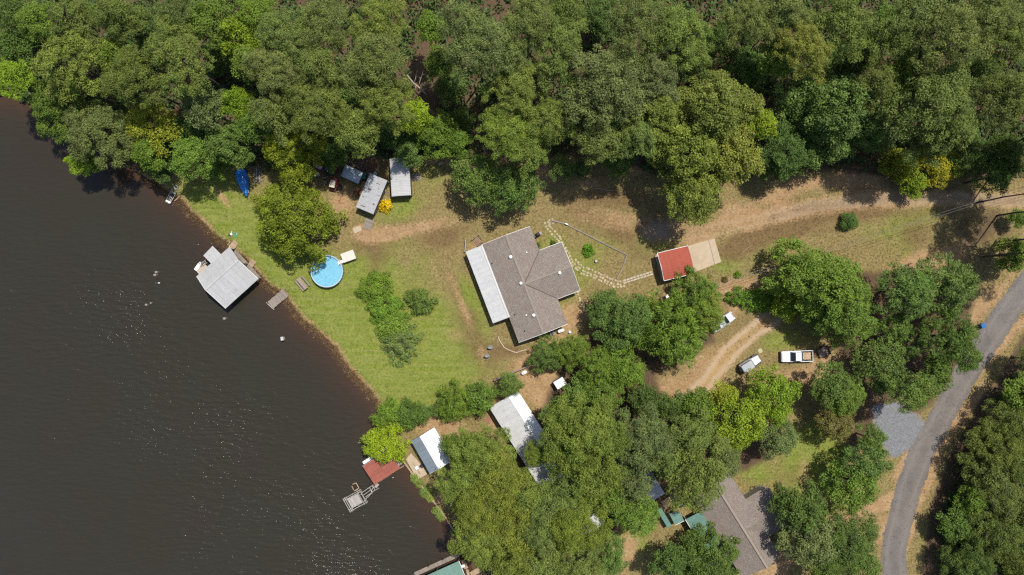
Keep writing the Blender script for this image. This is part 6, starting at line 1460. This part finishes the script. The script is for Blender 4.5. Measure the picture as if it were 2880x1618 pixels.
# wooden fence between the plots
def fence(label, pts, m=None, z=1.1):
    p0 = W(*pts[0]); o = thing('wooden_fence', label, 'fence', *p0); m = m or M_wood
    for i in range(len(pts)-1):
        A = Vector(W(*pts[i])); B = Vector(W(*pts[i+1])); n = max(1, round((B-A).length/2.2))
        for k_ in range(n):
            a_ = A.lerp(B, k_/n); b_ = A.lerp(B, (k_+1)/n); ax_, ay_, bx_, by_ = a_.x-p0[0], a_.y-p0[1], b_.x-p0[0], b_.y-p0[1]
            MB().box(ax_-0.07, ax_+0.07, ay_-0.07, ay_+0.07, 0, z+0.05).build('post', m, o)
            for zz in (0.4, z-0.1): MB().bar((ax_, ay_, zz), (bx_, by_, zz), 0.05, 0.14).build('rail', m, o)
            MB().bar((ax_, ay_, z), (bx_, by_, z), 0.2, 0.04).build('cap_rail', m, o)
fence('low wooden fence below the house with a flat cap rail', [(1488, 1027), (1390, 1068)])
fence('low wooden fence running along the lower lawn to the point', [(1256, 1122), (1200, 1150)])

# timber bulkhead
pts = [(1134, 1296), (1181, 1360), (1245, 1442), (1292, 1516)]
p0 = W(*pts[0]); bk = thing('bulkhead', 'tan timber retaining wall along the lower shore', 'retaining wall', *p0)
for i in range(len(pts)-1):
    A = Vector(W(*pts[i])); B = Vector(W(*pts[i+1])); n = max(1, round((B-A).length/2.4))
    for k_ in range(n):
        a_ = A.lerp(B, k_/n); b_ = A.lerp(B, (k_+1)/n); q = ((a_.x-p0[0], a_.y-p0[1]), (b_.x-p0[0], b_.y-p0[1]))
        MB().bar((*q[0], 0.13), (*q[1], 0.13), 0.26, 0.07).build('cap_timber', M_woodtan, bk)
        for zz in (-0.05, -0.3, -0.55): MB().bar((*q[0], zz), (*q[1], zz), 0.12, 0.23).build('wall_plank', M_wood, bk)
        MB().tube([(q[0][0]-0.15, q[0][1]-0.1, -1.2), (q[0][0]-0.15, q[0][1]-0.1, 0.12)], 0.08, 8).build('post', M_wood, bk)
plank_deck('bulkhead_walk', 'second narrow tan timber strip behind the bulkhead top', 'boardwalk', (1158, 1300), (1180, 1336), 0.3, 4, M_woodtan, 0.03)

# ---------------------------------------------------------------- vehicles
def wheel(parent, x, y, r=0.36, w=0.24):
    t = MB().tube([(0, -w/2, 0), (0, w/2, 0)], r, 18).build('wheel', M_rubber, parent); t.location = (x, y, r)
    s_ = 1 if y > 0 else -1; rm = MB().tube([(0, s_*(w/2+0.004), 0), (0, s_*(w/2+0.02), 0)], r*0.6, 14).build('rim', M_chrome, t)
def ring(x, wb, ws, wt, z0, zs, zt): return [(x, -wb, z0), (x, wb, z0), (x, ws, zs), (x, wt, zt), (x, -wt, zt), (x, -ws, zs)]
def lights(parent, x, y, z, m, name, sx=0.04):
    for s_ in (-1, 1): MB().box(x-sx, x+sx, s_*y-0.14, s_*y+0.14, z-0.07, z+0.07).build(name, m, parent)
M_lamp = mat('headlight', (0.8, 0.8, 0.82), 0.1, var=0.0); M_tail = mat('taillight', (0.35, 0.01, 0.01), 0.25, var=0.0)
def mirrors(parent, x, y, z, m):
    for s_ in (-1, 1): MB().box(x-0.06, x+0.06, s_*y-0.11, s_*y+0.11, z-0.09, z+0.09, 0.02).build('mirror', m, parent)
# white pickup, nose to the left
x, y = W(2244, 1003, 1.2); pk = thing('pickup_truck', 'white single cab pickup truck with a tan load in its bed', 'pickup truck', x, y, math.pi + 0.03)
Lp = 5.45; hwid = 0.98
MB().loft([ring(2.72, 0.80, 0.86, 0.76, 0.45, 0.72, 0.82), ring(2.6, 0.90, 0.95, 0.86, 0.4, 0.85, 1.0), ring(1.5, 0.95, hwid, 0.90, 0.38, 0.9, 1.08), ring(1.0, 0.95, hwid, 0.92, 0.38, 0.92, 1.12), ring(-0.55, 0.95, hwid, 0.94, 0.38, 0.92, 1.1)]).build('body', M_carwhite, pk)
MB().loft([ring(1.15, 0.84, 0.82, 0.80, 1.08, 1.12, 1.14), ring(0.55, 0.84, 0.80, 0.70, 1.08, 1.5, 1.74), ring(-0.35, 0.84, 0.80, 0.70, 1.08, 1.5, 1.76), ring(-0.52, 0.84, 0.80, 0.72, 1.08, 1.4, 1.6)]).build('cab', M_carwhite, pk)
MB().slab([(1.22, -0.80, 1.16), (1.22, 0.80, 1.16), (0.56, 0.68, 1.765), (0.56, -0.68, 1.765)], 0.03).build('windshield', M_glass, pk)
MB().add([(-0.54, -0.68, 1.15), (-0.54, 0.68, 1.15), (-0.50, 0.62, 1.62), (-0.50, -0.62, 1.62), (-0.70, -0.70, 1.15), (-0.70, 0.70, 1.15), (-0.56, 0.64, 1.64), (-0.56, -0.64, 1.64)], [(0,1,2,3),(7,6,5,4),(0,4,5,1),(1,5,6,2),(2,6,7,3),(3,7,4,0)]).build('rear_window', M_glass, pk)
for s_ in (-1, 1): MB().box(-0.3, 0.65, s_*0.815-0.02, s_*0.815+0.02, 1.18, 1.5).build('side_window', M_glass, pk)
for s_ in (-1, 1): MB().box(-2.72, -0.56, s_*0.93-0.05, s_*0.93+0.05, 0.42, 1.08).build('bed_side', M_carwhite, pk)
MB().box(-2.72, -2.64, -0.88, 0.88, 0.5, 1.06).build('tailgate', M_carwhite, pk); MB().box(-2.64, -0.56, -0.88, 0.88, 0.5, 0.56).build('bed_floor', M_black, pk)
MB().box(-0.95, -0.66, -0.86, 0.86, 0.57, 1.0).build('toolbox', M_black, pk)
MB().box(-2.0, -1.05, -0.6, 0.62, 0.57, 0.78, 0.06).build('bed_liner', M_carwhite, pk)
mb = MB(); rr = np.random.default_rng(3); pts = [[(-1.2-1.2*i/6, -0.62+1.24*j/6, 0.8+0.14*rr.uniform()+0.1*(1-((i-3)/3)**2)) for j in range(7)] for i in range(7)]
mb.add([p for row in pts for p in row], [(i*7+j, i*7+j+1, (i+1)*7+j+1, (i+1)*7+j) for i in range(6) for j in range(6)]); mb.add([(-1.2, -0.62, 0.57), (-2.4, -0.62, 0.57), (-2.4, 0.62, 0.57), (-1.2, 0.62, 0.57), (-1.2, -0.62, 0.82), (-2.4, -0.62, 0.82), (-2.4, 0.62, 0.82), (-1.2, 0.62, 0.82)], [(0,1,5,4),(1,2,6,5),(2,3,7,6),(3,0,4,7)]); mb.build('load', M_tan, pk)
for x_ in (1.75, -1.75):
    for y_ in (-0.86, 0.86): wheel(pk, x_, y_, 0.37)
MB().bar((1.28, -0.88, 1.105), (1.28, 0.88, 1.105), 0.05, 0.03).build('cowl', M_black, pk)
for s_ in (-1, 1): MB().bar((1.25, s_*0.72, 1.10), (2.5, s_*0.66, 1.03), 0.03, 0.012).build('hood_seam', M_greytop, pk)
lights(pk, 2.66, 0.68, 0.78, M_lamp, 'headlight', 0.07); lights(pk, -2.73, 0.84, 0.85, M_tail, 'taillight'); mirrors(pk, 0.75, 1.08, 1.2, M_black)
MB().box(2.66, 2.82, -0.88, 0.88, 0.38, 0.6).build('bumper', M_black, pk); MB().box(-2.86, -2.73, -0.85, 0.85, 0.42, 0.58).build('bumper', M_chrome, pk)
# jeep
x, y = W(2110, 1025, 1.2); jp = thing('off_road_car', 'boxy grey and white off road car with a spare wheel on its back', 'car', x, y, math.atan2(70, 110))
MB().loft([ring(1.95, 0.56, 0.60, 0.56, 0.5, 0.9, 1.08), ring(0.55, 0.70, 0.74, 0.68, 0.5, 0.95, 1.15), ring(0.45, 0.76, 0.78, 0.76, 0.5, 0.95, 1.12), ring(-1.75, 0.76, 0.78, 0.76, 0.5, 0.95, 1.1)]).build('body', M_carwhite, jp)
MB().loft([ring(0.35, 0.74, 0.72, 0.68, 1.1, 1.45, 1.78), ring(-0.2, 0.74, 0.72, 0.68, 1.1, 1.5, 1.83), ring(-1.6, 0.74, 0.72, 0.68, 1.1, 1.5, 1.8), ring(-1.72, 0.74, 0.7, 0.6, 1.1, 1.45, 1.7)]).build('soft_top', M_greytop, jp)
MB().slab([(0.66, -0.68, 1.17), (0.66, 0.68, 1.17), (0.38, 0.64, 1.79), (0.38, -0.64, 1.79)], 0.03).build('windshield', M_glass, jp)
for s_ in (-1, 1):
    MB().box(-1.5, 0.2, s_*0.735-0.02, s_*0.735+0.02, 1.18, 1.5).build('side_window', M_glass, jp)
    MB().box(1.0, 1.9, s_*0.80-0.16, s_*0.80+0.16, 0.82, 0.88).build('fender', M_black, jp); MB().box(-1.6, -0.7, s_*0.84-0.12, s_*0.84+0.12, 0.82, 0.88).build('fender', M_black, jp)
    MB().box(-0.7, 1.0, s_*0.82-0.08, s_*0.82+0.08, 0.42, 0.48).build('side_step', M_black, jp)
for x_ in (1.35, -1.15):
    for y_ in (-0.74, 0.74): wheel(jp, x_, y_, 0.38)
sp = MB().tube([(-1.80, 0, 1.0), (-2.05, 0, 1.0)], 0.37, 18).build('spare_wheel', M_rubber, jp); MB().tube([(-2.052, 0, 1.0), (-2.07, 0, 1.0)], 0.2, 14).build('rim', M_chrome, sp)
MB().box(1.96, 2.15, -0.75, 0.75, 0.5, 0.68).build('bumper', M_black, jp); MB().box(-1.95, -1.76, -0.72, -0.30, 0.5, 0.66).build('bumper', M_black, jp); lights(jp, 1.95, 0.42, 0.88, M_lamp, 'headlight'); lights(jp, -1.76, 0.66, 0.9, M_tail, 'taillight'); mirrors(jp, 0.5, 0.92, 1.25, M_black)
for y_ in (-0.2, 0.2): MB().bar((0.75, y_, 1.165), (1.8, y_*0.8, 1.1), 0.05, 0.03).build('hood_rib', M_greytop, jp)
# silver car half under the tree
x, y = W(2033, 907, 1.0); cr = thing('sedan', 'silver sedan half hidden under the feathery tree', 'car', x, y, math.atan2(75, 110))
MB().loft([ring(2.3, 0.55, 0.6, 0.5, 0.35, 0.55, 0.65), ring(2.1, 0.80, 0.82, 0.72, 0.3, 0.68, 0.80), ring(1.0, 0.86, 0.88, 0.80, 0.28, 0.8, 0.95), ring(-1.2, 0.86, 0.88, 0.80, 0.28, 0.82, 0.97), ring(-2.1, 0.80, 0.84, 0.72, 0.3, 0.78, 0.95), ring(-2.3, 0.6, 0.62, 0.55, 0.38, 0.7, 0.85)]).build('body', M_silver, cr)
MB().loft([ring(1.05, 0.76, 0.74, 0.72, 0.92, 0.95, 0.97), ring(0.25, 0.76, 0.72, 0.60, 0.92, 1.2, 1.40), ring(-0.85, 0.76, 0.72, 0.60, 0.92, 1.2, 1.41), ring(-1.65, 0.74, 0.72, 0.68, 0.92, 0.97, 1.0)]).build('cabin', M_silver, cr)
MB().slab([(1.04, -0.66, 0.99), (1.04, 0.66, 0.99), (0.30, 0.55, 1.405), (0.30, -0.55, 1.405)], 0.02).build('windshield', M_glass, cr); MB().slab([(-0.92, -0.55, 1.40), (-0.92, 0.55, 1.40), (-1.6, 0.62, 1.03), (-1.6, -0.62, 1.03)], 0.02).build('rear_window', M_glass, cr)
for s_ in (-1, 1): MB().add([(0.75, s_*0.755, 1.0), (-1.2, s_*0.755, 1.0), (-0.85, s_*0.66, 1.32), (0.25, s_*0.66, 1.32), (0.75, s_*0.74, 0.99), (-1.2, s_*0.74, 0.99), (-0.85, s_*0.645, 1.31), (0.25, s_*0.645, 1.31)], [(0,1,2,3),(7,6,5,4),(0,4,5,1),(1,5,6,2),(2,6,7,3),(3,7,4,0)]).build('side_window', M_glass, cr)
for x_ in (1.45, -1.4):
    for y_ in (-0.78, 0.78): wheel(cr, x_, y_, 0.31, 0.2)
lights(cr, 2.2, 0.58, 0.66, M_lamp, 'headlight', 0.08); lights(cr, -2.28, 0.55, 0.76, M_tail, 'taillight'); mirrors(cr, 0.75, 0.96, 1.0, M_silver)
# trailer behind the pickup
x, y = W(2316, 990, 0.5); tr = thing('utility_trailer', 'small brown wooden utility trailer behind the pickup', 'trailer', x, y, math.radians(22))
for i in range(9): MB().box(-0.9, 0.9, -0.72+i*0.16, -0.72+i*0.16+0.15, 0.5, 0.54).build('plank', M_wood, tr)
for s_ in (-1, 1): MB().box(-0.95, 0.95, s_*0.78-0.03, s_*0.78+0.03, 0.44, 0.72).build('side_rail', M_rustpatch, tr); wheel(tr, 0.1, s_*0.95, 0.3, 0.18)
MB().bar((-0.95, 0.5, 0.45), (-1.9, 0, 0.45), 0.07, 0.08).bar((-0.95, -0.5, 0.45), (-1.9, 0, 0.45), 0.07, 0.08).build('tongue', M_rustpatch, tr)
MB().box(0.9, 0.96, -0.75, 0.75, 0.44, 1.0).build('tail_ramp', M_rustpatch, tr)

# blue wheelie bin by the road
x, y = W(2766, 917, 0.95); bn = thing('refuse_bin', 'bright blue refuse bin beside the paved road', 'bin', x, y, 0.4)
MB().box(-0.30, 0.30, -0.34, 0.34, 0.08, 0.98, -0.03).build('body', M_blue, bn); lid = MB().loft([[(-0.36, -0.4, 0.98), (0.36, -0.4, 0.98), (0.36, -0.4, 1.02), (0, -0.4, 1.06), (-0.36, -0.4, 1.02)], [(-0.36, 0.42, 0.98), (0.36, 0.42, 0.98), (0.36, 0.42, 1.04), (0, 0.42, 1.1), (-0.36, 0.42, 1.04)]]).build('lid', M_blue, bn)
MB().bar((-0.25, 0.45, 0.95), (0.25, 0.45, 0.95), 0.04, 0.04).build('handle', M_blue, bn)
for s_ in (-1, 1): MB().tube([(s_*0.28, 0.3, 0.1), (s_*0.34, 0.3, 0.1)], 0.1, 12).build('wheel', M_rubber, bn)

# ---------------------------------------------------------------- yard junk by the sheds
x, y = W(936, 516, 1.5); gc = thing('golf_cart', 'old red golf cart with a cream coloured roof by the box shed', 'golf cart', x, y, math.radians(75))
MB().loft([ring(1.1, 0.4, 0.45, 0.4, 0.3, 0.5, 0.6), ring(0.7, 0.52, 0.55, 0.5, 0.25, 0.6, 0.85), ring(0.45, 0.52, 0.55, 0.5, 0.25, 0.4, 0.45), ring(-0.3, 0.52, 0.55, 0.5, 0.25, 0.4, 0.45), ring(-0.35, 0.52, 0.55, 0.5, 0.25, 0.6, 0.7), ring(-1.1, 0.48, 0.52, 0.46, 0.3, 0.6, 0.72)]).build('body', M_redp, gc)
MB().box(-0.75, -0.2, -0.45, 0.45, 0.72, 0.85).build('seat', M_black, gc); MB().box(-0.85, -0.75, -0.45, 0.45, 0.72, 1.15).build('backrest', M_black, gc)
MB().box(-0.75, 0.5, -0.5, 0.5, 1.62, 1.7, 0.05).build('roof', M_cream, gc, bevel=0.02)
for sx, sx2 in ((-0.65, -0.8), (0.4, 0.6)):
    for s_ in (-1, 1): MB().bar((sx2, s_*0.44, 0.6), (sx, s_*0.44, 1.62), 0.035, 0.035).build('post', M_black, gc)
for x_ in (0.75, -0.75):
    for y_ in (-0.48, 0.48): wheel(gc, x_, y_, 0.22, 0.18)
MB().tube([(0.35+0.14*math.cos(t)*0.4, 0.2+0.14*math.sin(t), 0.98+0.14*math.cos(t)) for t in np.linspace(0, math.tau, 14)], 0.015, 5).build('steering_wheel', M_black, gc)
x, y = W(954, 526, 0.3); cr8 = thing('wire_crate', 'dark square crate on the ground beside the golf cart', 'crate', x, y, -0.1)
for s_ in (-1, 1): MB().box(-0.42, 0.42, s_*0.42-0.02, s_*0.42+0.02, 0, 0.4).build('side', M_black, cr8); MB().box(s_*0.42-0.02, s_*0.42+0.02, -0.40, 0.40, 0, 0.4).build('end', M_black, cr8)
for i in range(5): MB().box(-0.40, 0.40, -0.38+i*0.17, -0.38+i*0.17+0.06, 0.40, 0.42).build('slat', M_wooddark, cr8)
MB().box(-0.4, 0.4, -0.4, 0.4, 0.0, 0.03).build('bottom', M_black, cr8)
x, y = W(1003, 540, 0.5); tl = thing('garden_tiller', 'orange garden tiller between the box shed and the tilted shed', 'tiller', x, y, 1.2)
MB().box(-0.5, 0.3, -0.26, 0.26, 0.3, 0.62, 0.05).build('engine_cover', M_orange, tl); MB().box(0.3, 0.75, -0.35, 0.35, 0.25, 0.5, 0.04).build('tine_hood', M_orange, tl); MB().box(-0.25, 0.1, -0.15, 0.15, 0.62, 0.8).build('engine', M_black, tl)
for s_ in (-1, 1): wheel(tl, -0.1, s_*0.36, 0.26, 0.14); MB().tube([(-0.4, s_*0.2, 0.6), (-1.0, s_*0.26, 1.0), (-1.2, s_*0.26, 1.0)], 0.02, 6).build('handlebar', M_black, tl)
def barrel(px, py, m, label, r=0.3, h=0.88, grp=None):
    x, y = W(px, py, h); b = thing('barrel', label, 'barrel', x, y, 0, 0, grp); MB().lathe([(r*0.93, 0), (r, 0.05), (r, h*0.33), (r*1.04, h*0.35), (r, h*0.37), (r, h*0.63), (r*1.04, h*0.65), (r, h*0.67), (r, h-0.04), (r*0.95, h)], 18).build('drum', m, b, True)
    MB().lathe([(0.001, h-0.03), (r*0.9, h-0.03), (r*0.94, h+0.004), (r*0.88, h+0.004)], 18, cap=False).build('lid', m, b); MB().lathe([(0.04, h-0.03), (0.04, h+0.02), (0.001, h+0.02)], 8, cx=r*0.55).build('bung', M_black, b)
barrel(1024, 499, M_teal, 'teal plastic barrel in the gap between the sheds, lower of two'); barrel(1026, 491, M_teal, 'teal plastic barrel in the gap between the sheds, upper of two', 0.27)
barrel(1055, 488, mat('pale_blue_drum', (0.30, 0.42, 0.46), 0.5, var=0.1), 'pale blue drum behind the top end of the tilted shed', 0.34)
def tyre(px, py, label, r=0.36):
    x, y = W(px, py, 0.2); t = thing('old_tyre', label, 'tyre', x, y, 0, 0, 'old tyres in the yard')
    mb = MB(); prof = [(r+0.0, 0.02), (r+0.02, 0.1), (r, 0.18), (r-0.09, 0.21), (r-0.16, 0.16), (r-0.16, 0.05), (r-0.09, 0.0), (r, 0.02)]; mb.lathe(prof, 20, cap=False); mb.build('casing', mat('grey_tyre', (0.10, 0.10, 0.10), 0.9, var=0.15), t, True)
    MB().lathe([(r-0.165, 0.06), (r-0.165, 0.15), (r-0.19, 0.15), (r-0.19, 0.06), (r-0.165, 0.06)], 20, cap=False).build('bead', M_black, t)
tyre(1019, 472, 'old tyre lying at the upper right corner of the box shed'); tyre(930, 452, 'old tyre in the shade under the trees above the junk', 0.3)
def bin_box(px, py, rot, L, w, h, m, lidm, label):
    x, y = W(px, py, h); b = thing('storage_box', label, 'storage box', x, y, rot); MB().box(-L/2, L/2, -w/2, w/2, 0, h-0.06, 0.03).build('tub', m, b); MB().box(-L/2-0.02, L/2+0.02, -w/2-0.02, w/2+0.02, h-0.06, h, 0.02).build('lid', lidm, b)
    for s_ in (-1, 1): MB().box(s_*(L/2-0.02)-0.03, s_*(L/2-0.02)+0.03, -0.1, 0.1, h-0.14, h-0.065).build('handle', M_black, b)
bin_box(920, 474, 0.1, 0.7, 0.5, 0.45, M_blue, M_blue, 'bright blue storage tub in the junk left of the box shed'); bin_box(924, 480, 0.2, 0.5, 0.35, 0.3, M_white, M_white, 'white storage tub just below the blue one')
bin_box(896, 470, -0.5, 0.9, 0.6, 0.5, mat('grey_plastic', (0.30, 0.30, 0.32), 0.6, var=0.1), M_greytop, 'grey storage tub in the junk beside the yellow maple'); bin_box(892, 490, 0.3, 0.7, 0.6, 0.5, M_greytop, M_greytop, 'pale grey storage tub below the first grey one')
bin_box(921, 490, 0.7, 0.6, 0.5, 0.4, M_blue, M_black, 'dark lidded blue tub near the junk heap')
# heap of scrap: bicycle-like frames and pipes, each piece separate
for i, (px, py, an, ln, m) in enumerate(((914, 500, 0.4, 1.2, M_chrome), (918, 508, -0.5, 1.1, M_black), (912, 516, 0.9, 0.9, M_chrome), (920, 518, 0.1, 0.8, M_wooddark), (992, 463, -0.3, 1.5, M_chrome), (1003, 470, -0.4, 1.2, M_woodtan), (994, 458, -0.1, 1.0, M_chrome), (957, 560, 1.2, 0.9, M_redp), (900, 520, 0.7, 0.9, M_woodtan))):
    x, y = W(px, py, 0.1); o = MB().bar((-ln/2, 0, 0.09), (ln/2, 0, 0.12), 0.09, 0.09).bar((-ln/2, 0, 0.09), (-ln/2+0.1, 0.3, 0.06), 0.07, 0.07).build('scrap_bar', m); o.location = (x, y, 0); o.rotation_euler = (0, 0, an)
    tag(o, ('bright metal scrap bar at the top of the junk heap', 'black scrap bar in the middle of the junk heap', 'bright metal scrap bar low in the junk heap', 'dark wooden offcut in the junk heap', 'longest metal strip behind the box shed', 'tan plank end behind the box shed', 'short metal strip behind the box shed', 'small red bar lying on the dry grass below the sheds', 'tan offcut beside the yellow maple junk')[i], 'scrap', 'scrap pieces in the shed yard')
x, y = W(1083, 536, 0.3); o = thing('paint_bucket', 'white bucket between the tilted shed and the long shed', 'bucket', x, y); MB().lathe([(0.15, 0), (0.18, 0.36), (0.19, 0.38), (0.001, 0.38)], 14).build('body', M_white, o, True); MB().lathe([(0.195, 0.36), (0.2, 0.4), (0.001, 0.41)], 14).build('lid', M_cream, o)
# pallets
plank_deck('pallet', 'brown slatted pallet lying right of the long grey shed', 'pallet', (1158, 510), (1186, 508), 1.25, 12, M_wood, 0.06)
plank_deck('pallet', 'small tan pallet table near the wood edge', 'pallet', (1236, 468), (1250, 462), 0.55, 4, M_woodtan, 0.35, legs=-0.35)
# bare white stick on the lower shore, log, discs
def stick(px, py, qx, qy, r, m, name, label, cat, z=0.05, z2=None):
    a, rot, L = frame((px, py), (qx, qy), 0); o = thing(name, label, cat, a.x, a.y, rot, z); z2 = 0 if z2 is None else z2
    MB().tube([(0, 0, 0), (L*0.35, 0.04*L*random.uniform(-1, 1), z2*0.4), (L*0.7, 0.05*L*random.uniform(-1, 1), z2*0.75), (L, 0, z2)], [r, r*0.85, r*0.7, r*0.45], 7).build('stem', m, o, True)
    for t in (0.45, 0.7): MB().tube([(L*t, 0, z2*t), (L*t+0.25*L*0.5, random.choice((-1, 1))*L*0.16, z2*t+0.08)], [r*0.5, r*0.2], 5).build('twig', m, o, True)
stick(1049, 1118, 1068, 1107, 0.07, M_deadwood, 'driftwood', 'pale driftwood stick at the lawn corner by the water', 'driftwood', -0.1)
stick(2545, 747, 2566, 741, 0.12, M_wooddark, 'fallen_branch', 'dark fallen branch on the bare ground near the road', 'branch', 0.08)
stick(1148, 218, 1205, 278, 0.14, M_deadwood, 'fallen_branch', 'long pale dead trunk lying in the forest gap', 'branch', 1.2, 1.0)
stick(1180, 250, 1196, 210, 0.08, M_deadwood, 'fallen_branch', 'pale dead branch rising from the forest gap', 'branch', 1.0, 1.6)
stick(1190, 262, 1216, 225, 0.07, M_deadwood, 'fallen_branch', 'second pale dead branch right of the rising one', 'branch', 1.0, 1.5)
stick(1166, 240, 1180, 205, 0.06, M_deadwood, 'fallen_branch', 'thin pale dead branch left in the forest gap', 'branch', 1.0, 1.2)
stick(1262, 310, 1282, 285, 0.07, M_deadwood, 'fallen_branch', 'small pale dead branch low in the forest gap', 'branch', 0.5, 1.2)
stick(1664, 531, 1722, 536, 0.09, M_deadwood, 'fallen_branch', 'pale log lying on the grass below the bare pine trunk', 'log', 0.08)
stick(2080, 718, 2115, 690, 0.06, M_woodtan, 'fallen_branch', 'tan pole lying on the brown grass right of the slab', 'pole', 0.06)
stick(1786, 1515, 1798, 1533, 0.1, M_woodtan, 'fallen_branch', 'tan plank like log on the grass in the south wood', 'log', 0.08)
# stumps and posts standing in the lake
def snag(px, py, r, h, label, lean=0.0, ang=0.0, m=None):
    x, y = W(px, py, 0.2); o = thing('lake_stump', label, 'stump', x, y, ang, -0.9, 'stumps and posts standing in the lake'); MB().tube([(0, 0, 0), (lean*0.5, 0.02, (h+0.6)*0.55), (lean, 0, h+0.6)], [r*1.25, r*1.05, r*0.8], 9).build('stump', m or M_wood, o, True)
    MB().tube([(r*0.6, 0, 0.3), (r*1.6, r*0.5, 0.64)], [r*0.5, r*0.3], 6).build('root', m or M_wood, o, True)
snag(436, 766, 0.24, 0.32, 'right one of the twin rounded stumps in the lake left of the boathouse'); snag(432, 774, 0.26, 0.26, 'left one of the twin rounded stumps in the lake left of the boathouse')
snag(432, 797, 0.09, 0.35, 'white post lying almost flat in the lake below the twin stumps', 1.0, 0.05, M_white); snag(407, 858, 0.24, 0.16, 'pale stump left of the lower pair in the lake'); snag(420, 853, 0.18, 0.14, 'pale small stump right of the lower pair in the lake')
snag(628, 897, 0.28, 0.28, 'pale stump in the lake below the grey boathouse'); snag(1018, 1238, 0.24, 0.2, 'dark stump in the water left of the lime green tree', m=M_wood); snag(1030, 1243, 0.2, 0.2, 'second dark stump in the water left of the lime green tree', m=M_wood); snag(1008, 1247, 0.16, 0.14, 'smallest stump in the water left of the lime green tree', m=M_wood)
snag(549, 686, 0.07, 0.2, 'thin pale stick in the water above the boathouse annexe, left', 0.45, -0.3, M_woodgrey); snag(586, 685, 0.07, 0.2, 'thin pale stick in the water above the boathouse annexe, right', 0.5, 0.05, M_woodgrey); snag(1102, 1350, 0.07, 0.2, 'thin white stick in the water below the rusty boathouse', 0.4, 1.1, M_white)
x, y = W(793, 953, 0.7); o = thing('mooring_post', 'square grey mooring post alone in the lake off the lawn', 'post', x, y, 0.15, -1.2); MB().box(-0.2, 0.2, -0.28, 0.28, 0, 1.85).build('post', M_woodgrey, o); MB().box(-0.26, 0.26, -0.34, 0.34, 1.85, 1.93, 0.03).build('cap', mat('post_cap', (0.5, 0.5, 0.5), 0.6, var=0.1), o)
# pale disc on the grass, white scraps by the clump
x, y = W(2138, 987); o = MB().lathe([(0.42, 0), (0.42, 0.05), (0.36, 0.07), (0.001, 0.075)], 16).build('round_lid', mat('pale_lid', (0.44, 0.42, 0.22), 0.7, var=0.15)); o.location = (x, y, 0.0); tag(o, 'pale round lid lying on the grass above the off road car', 'lid')
x, y = W(1876, 834, 0.5); o = thing('lawn_chair', 'small white lawn chair at the feathery tree edge below the carport', 'chair', x, y, 0.6)
MB().box(-0.25, 0.25, -0.25, 0.25, 0.4, 0.44).build('seat', M_white, o); MB().box(-0.25, 0.25, 0.22, 0.27, 0.44, 0.9).build('backrest', M_white, o)
for sx in (-0.22, 0.22):
    for sy in (-0.22, 0.22): MB().bar((sx, sy, 0), (sx, sy, 0.4), 0.04, 0.04).build('leg', M_white, o)
# power line over the driveway
pA = Vector((*W(3085, 466, 9.0), 9.0)); pB = Vector((*W(1905, 838, 4.5), 4.5))
up = thing('utility_pole', 'brown wooden utility pole at the right edge carrying the wires', 'utility pole', pA.x, pA.y)
MB().tube([(0, 0, 0), (0, 0, 9.6)], [0.16, 0.11], 10).build('pole', M_wood, up); MB().bar((-0.8, 0.5, 9.1), (0.8, -0.5, 9.1), 0.1, 0.12).build('crossarm', M_wood, up)
for s_ in (-0.6, 0.6): MB().lathe([(0.04, 9.17), (0.06, 9.25), (0.03, 9.33), (0.001, 9.33)], 8, cx=s_, cy=-s_*0.62).build('insulator', M_white, up)
u2 = thing('utility_pole', 'short wooden utility pole hidden among the feathery trees below the carport', 'utility pole', pB.x, pB.y); MB().tube([(0, 0, 0), (0, 0, 4.7)], [0.13, 0.1], 10).build('pole', M_wood, u2); MB().box(-0.15, 0.15, -0.1, 0.1, 4.2, 4.45).build('meter_box', M_chrome, u2)
for i, dy in enumerate((-0.22, 0.22)):
    pts = [pA.lerp(pB, t) + Vector((0, dy, -1.0 * 4 * t * (1-t))) for t in np.linspace(0, 1, 15)]
    o = MB().tube(pts, 0.02, 5).build('power_wire', mat('wire', (0.25, 0.25, 0.26), 0.4, 0.3, var=0.0)); tag(o, ('lower' if i == 0 else 'upper') + ' of the two thin wires crossing above the drive at right', 'wire')
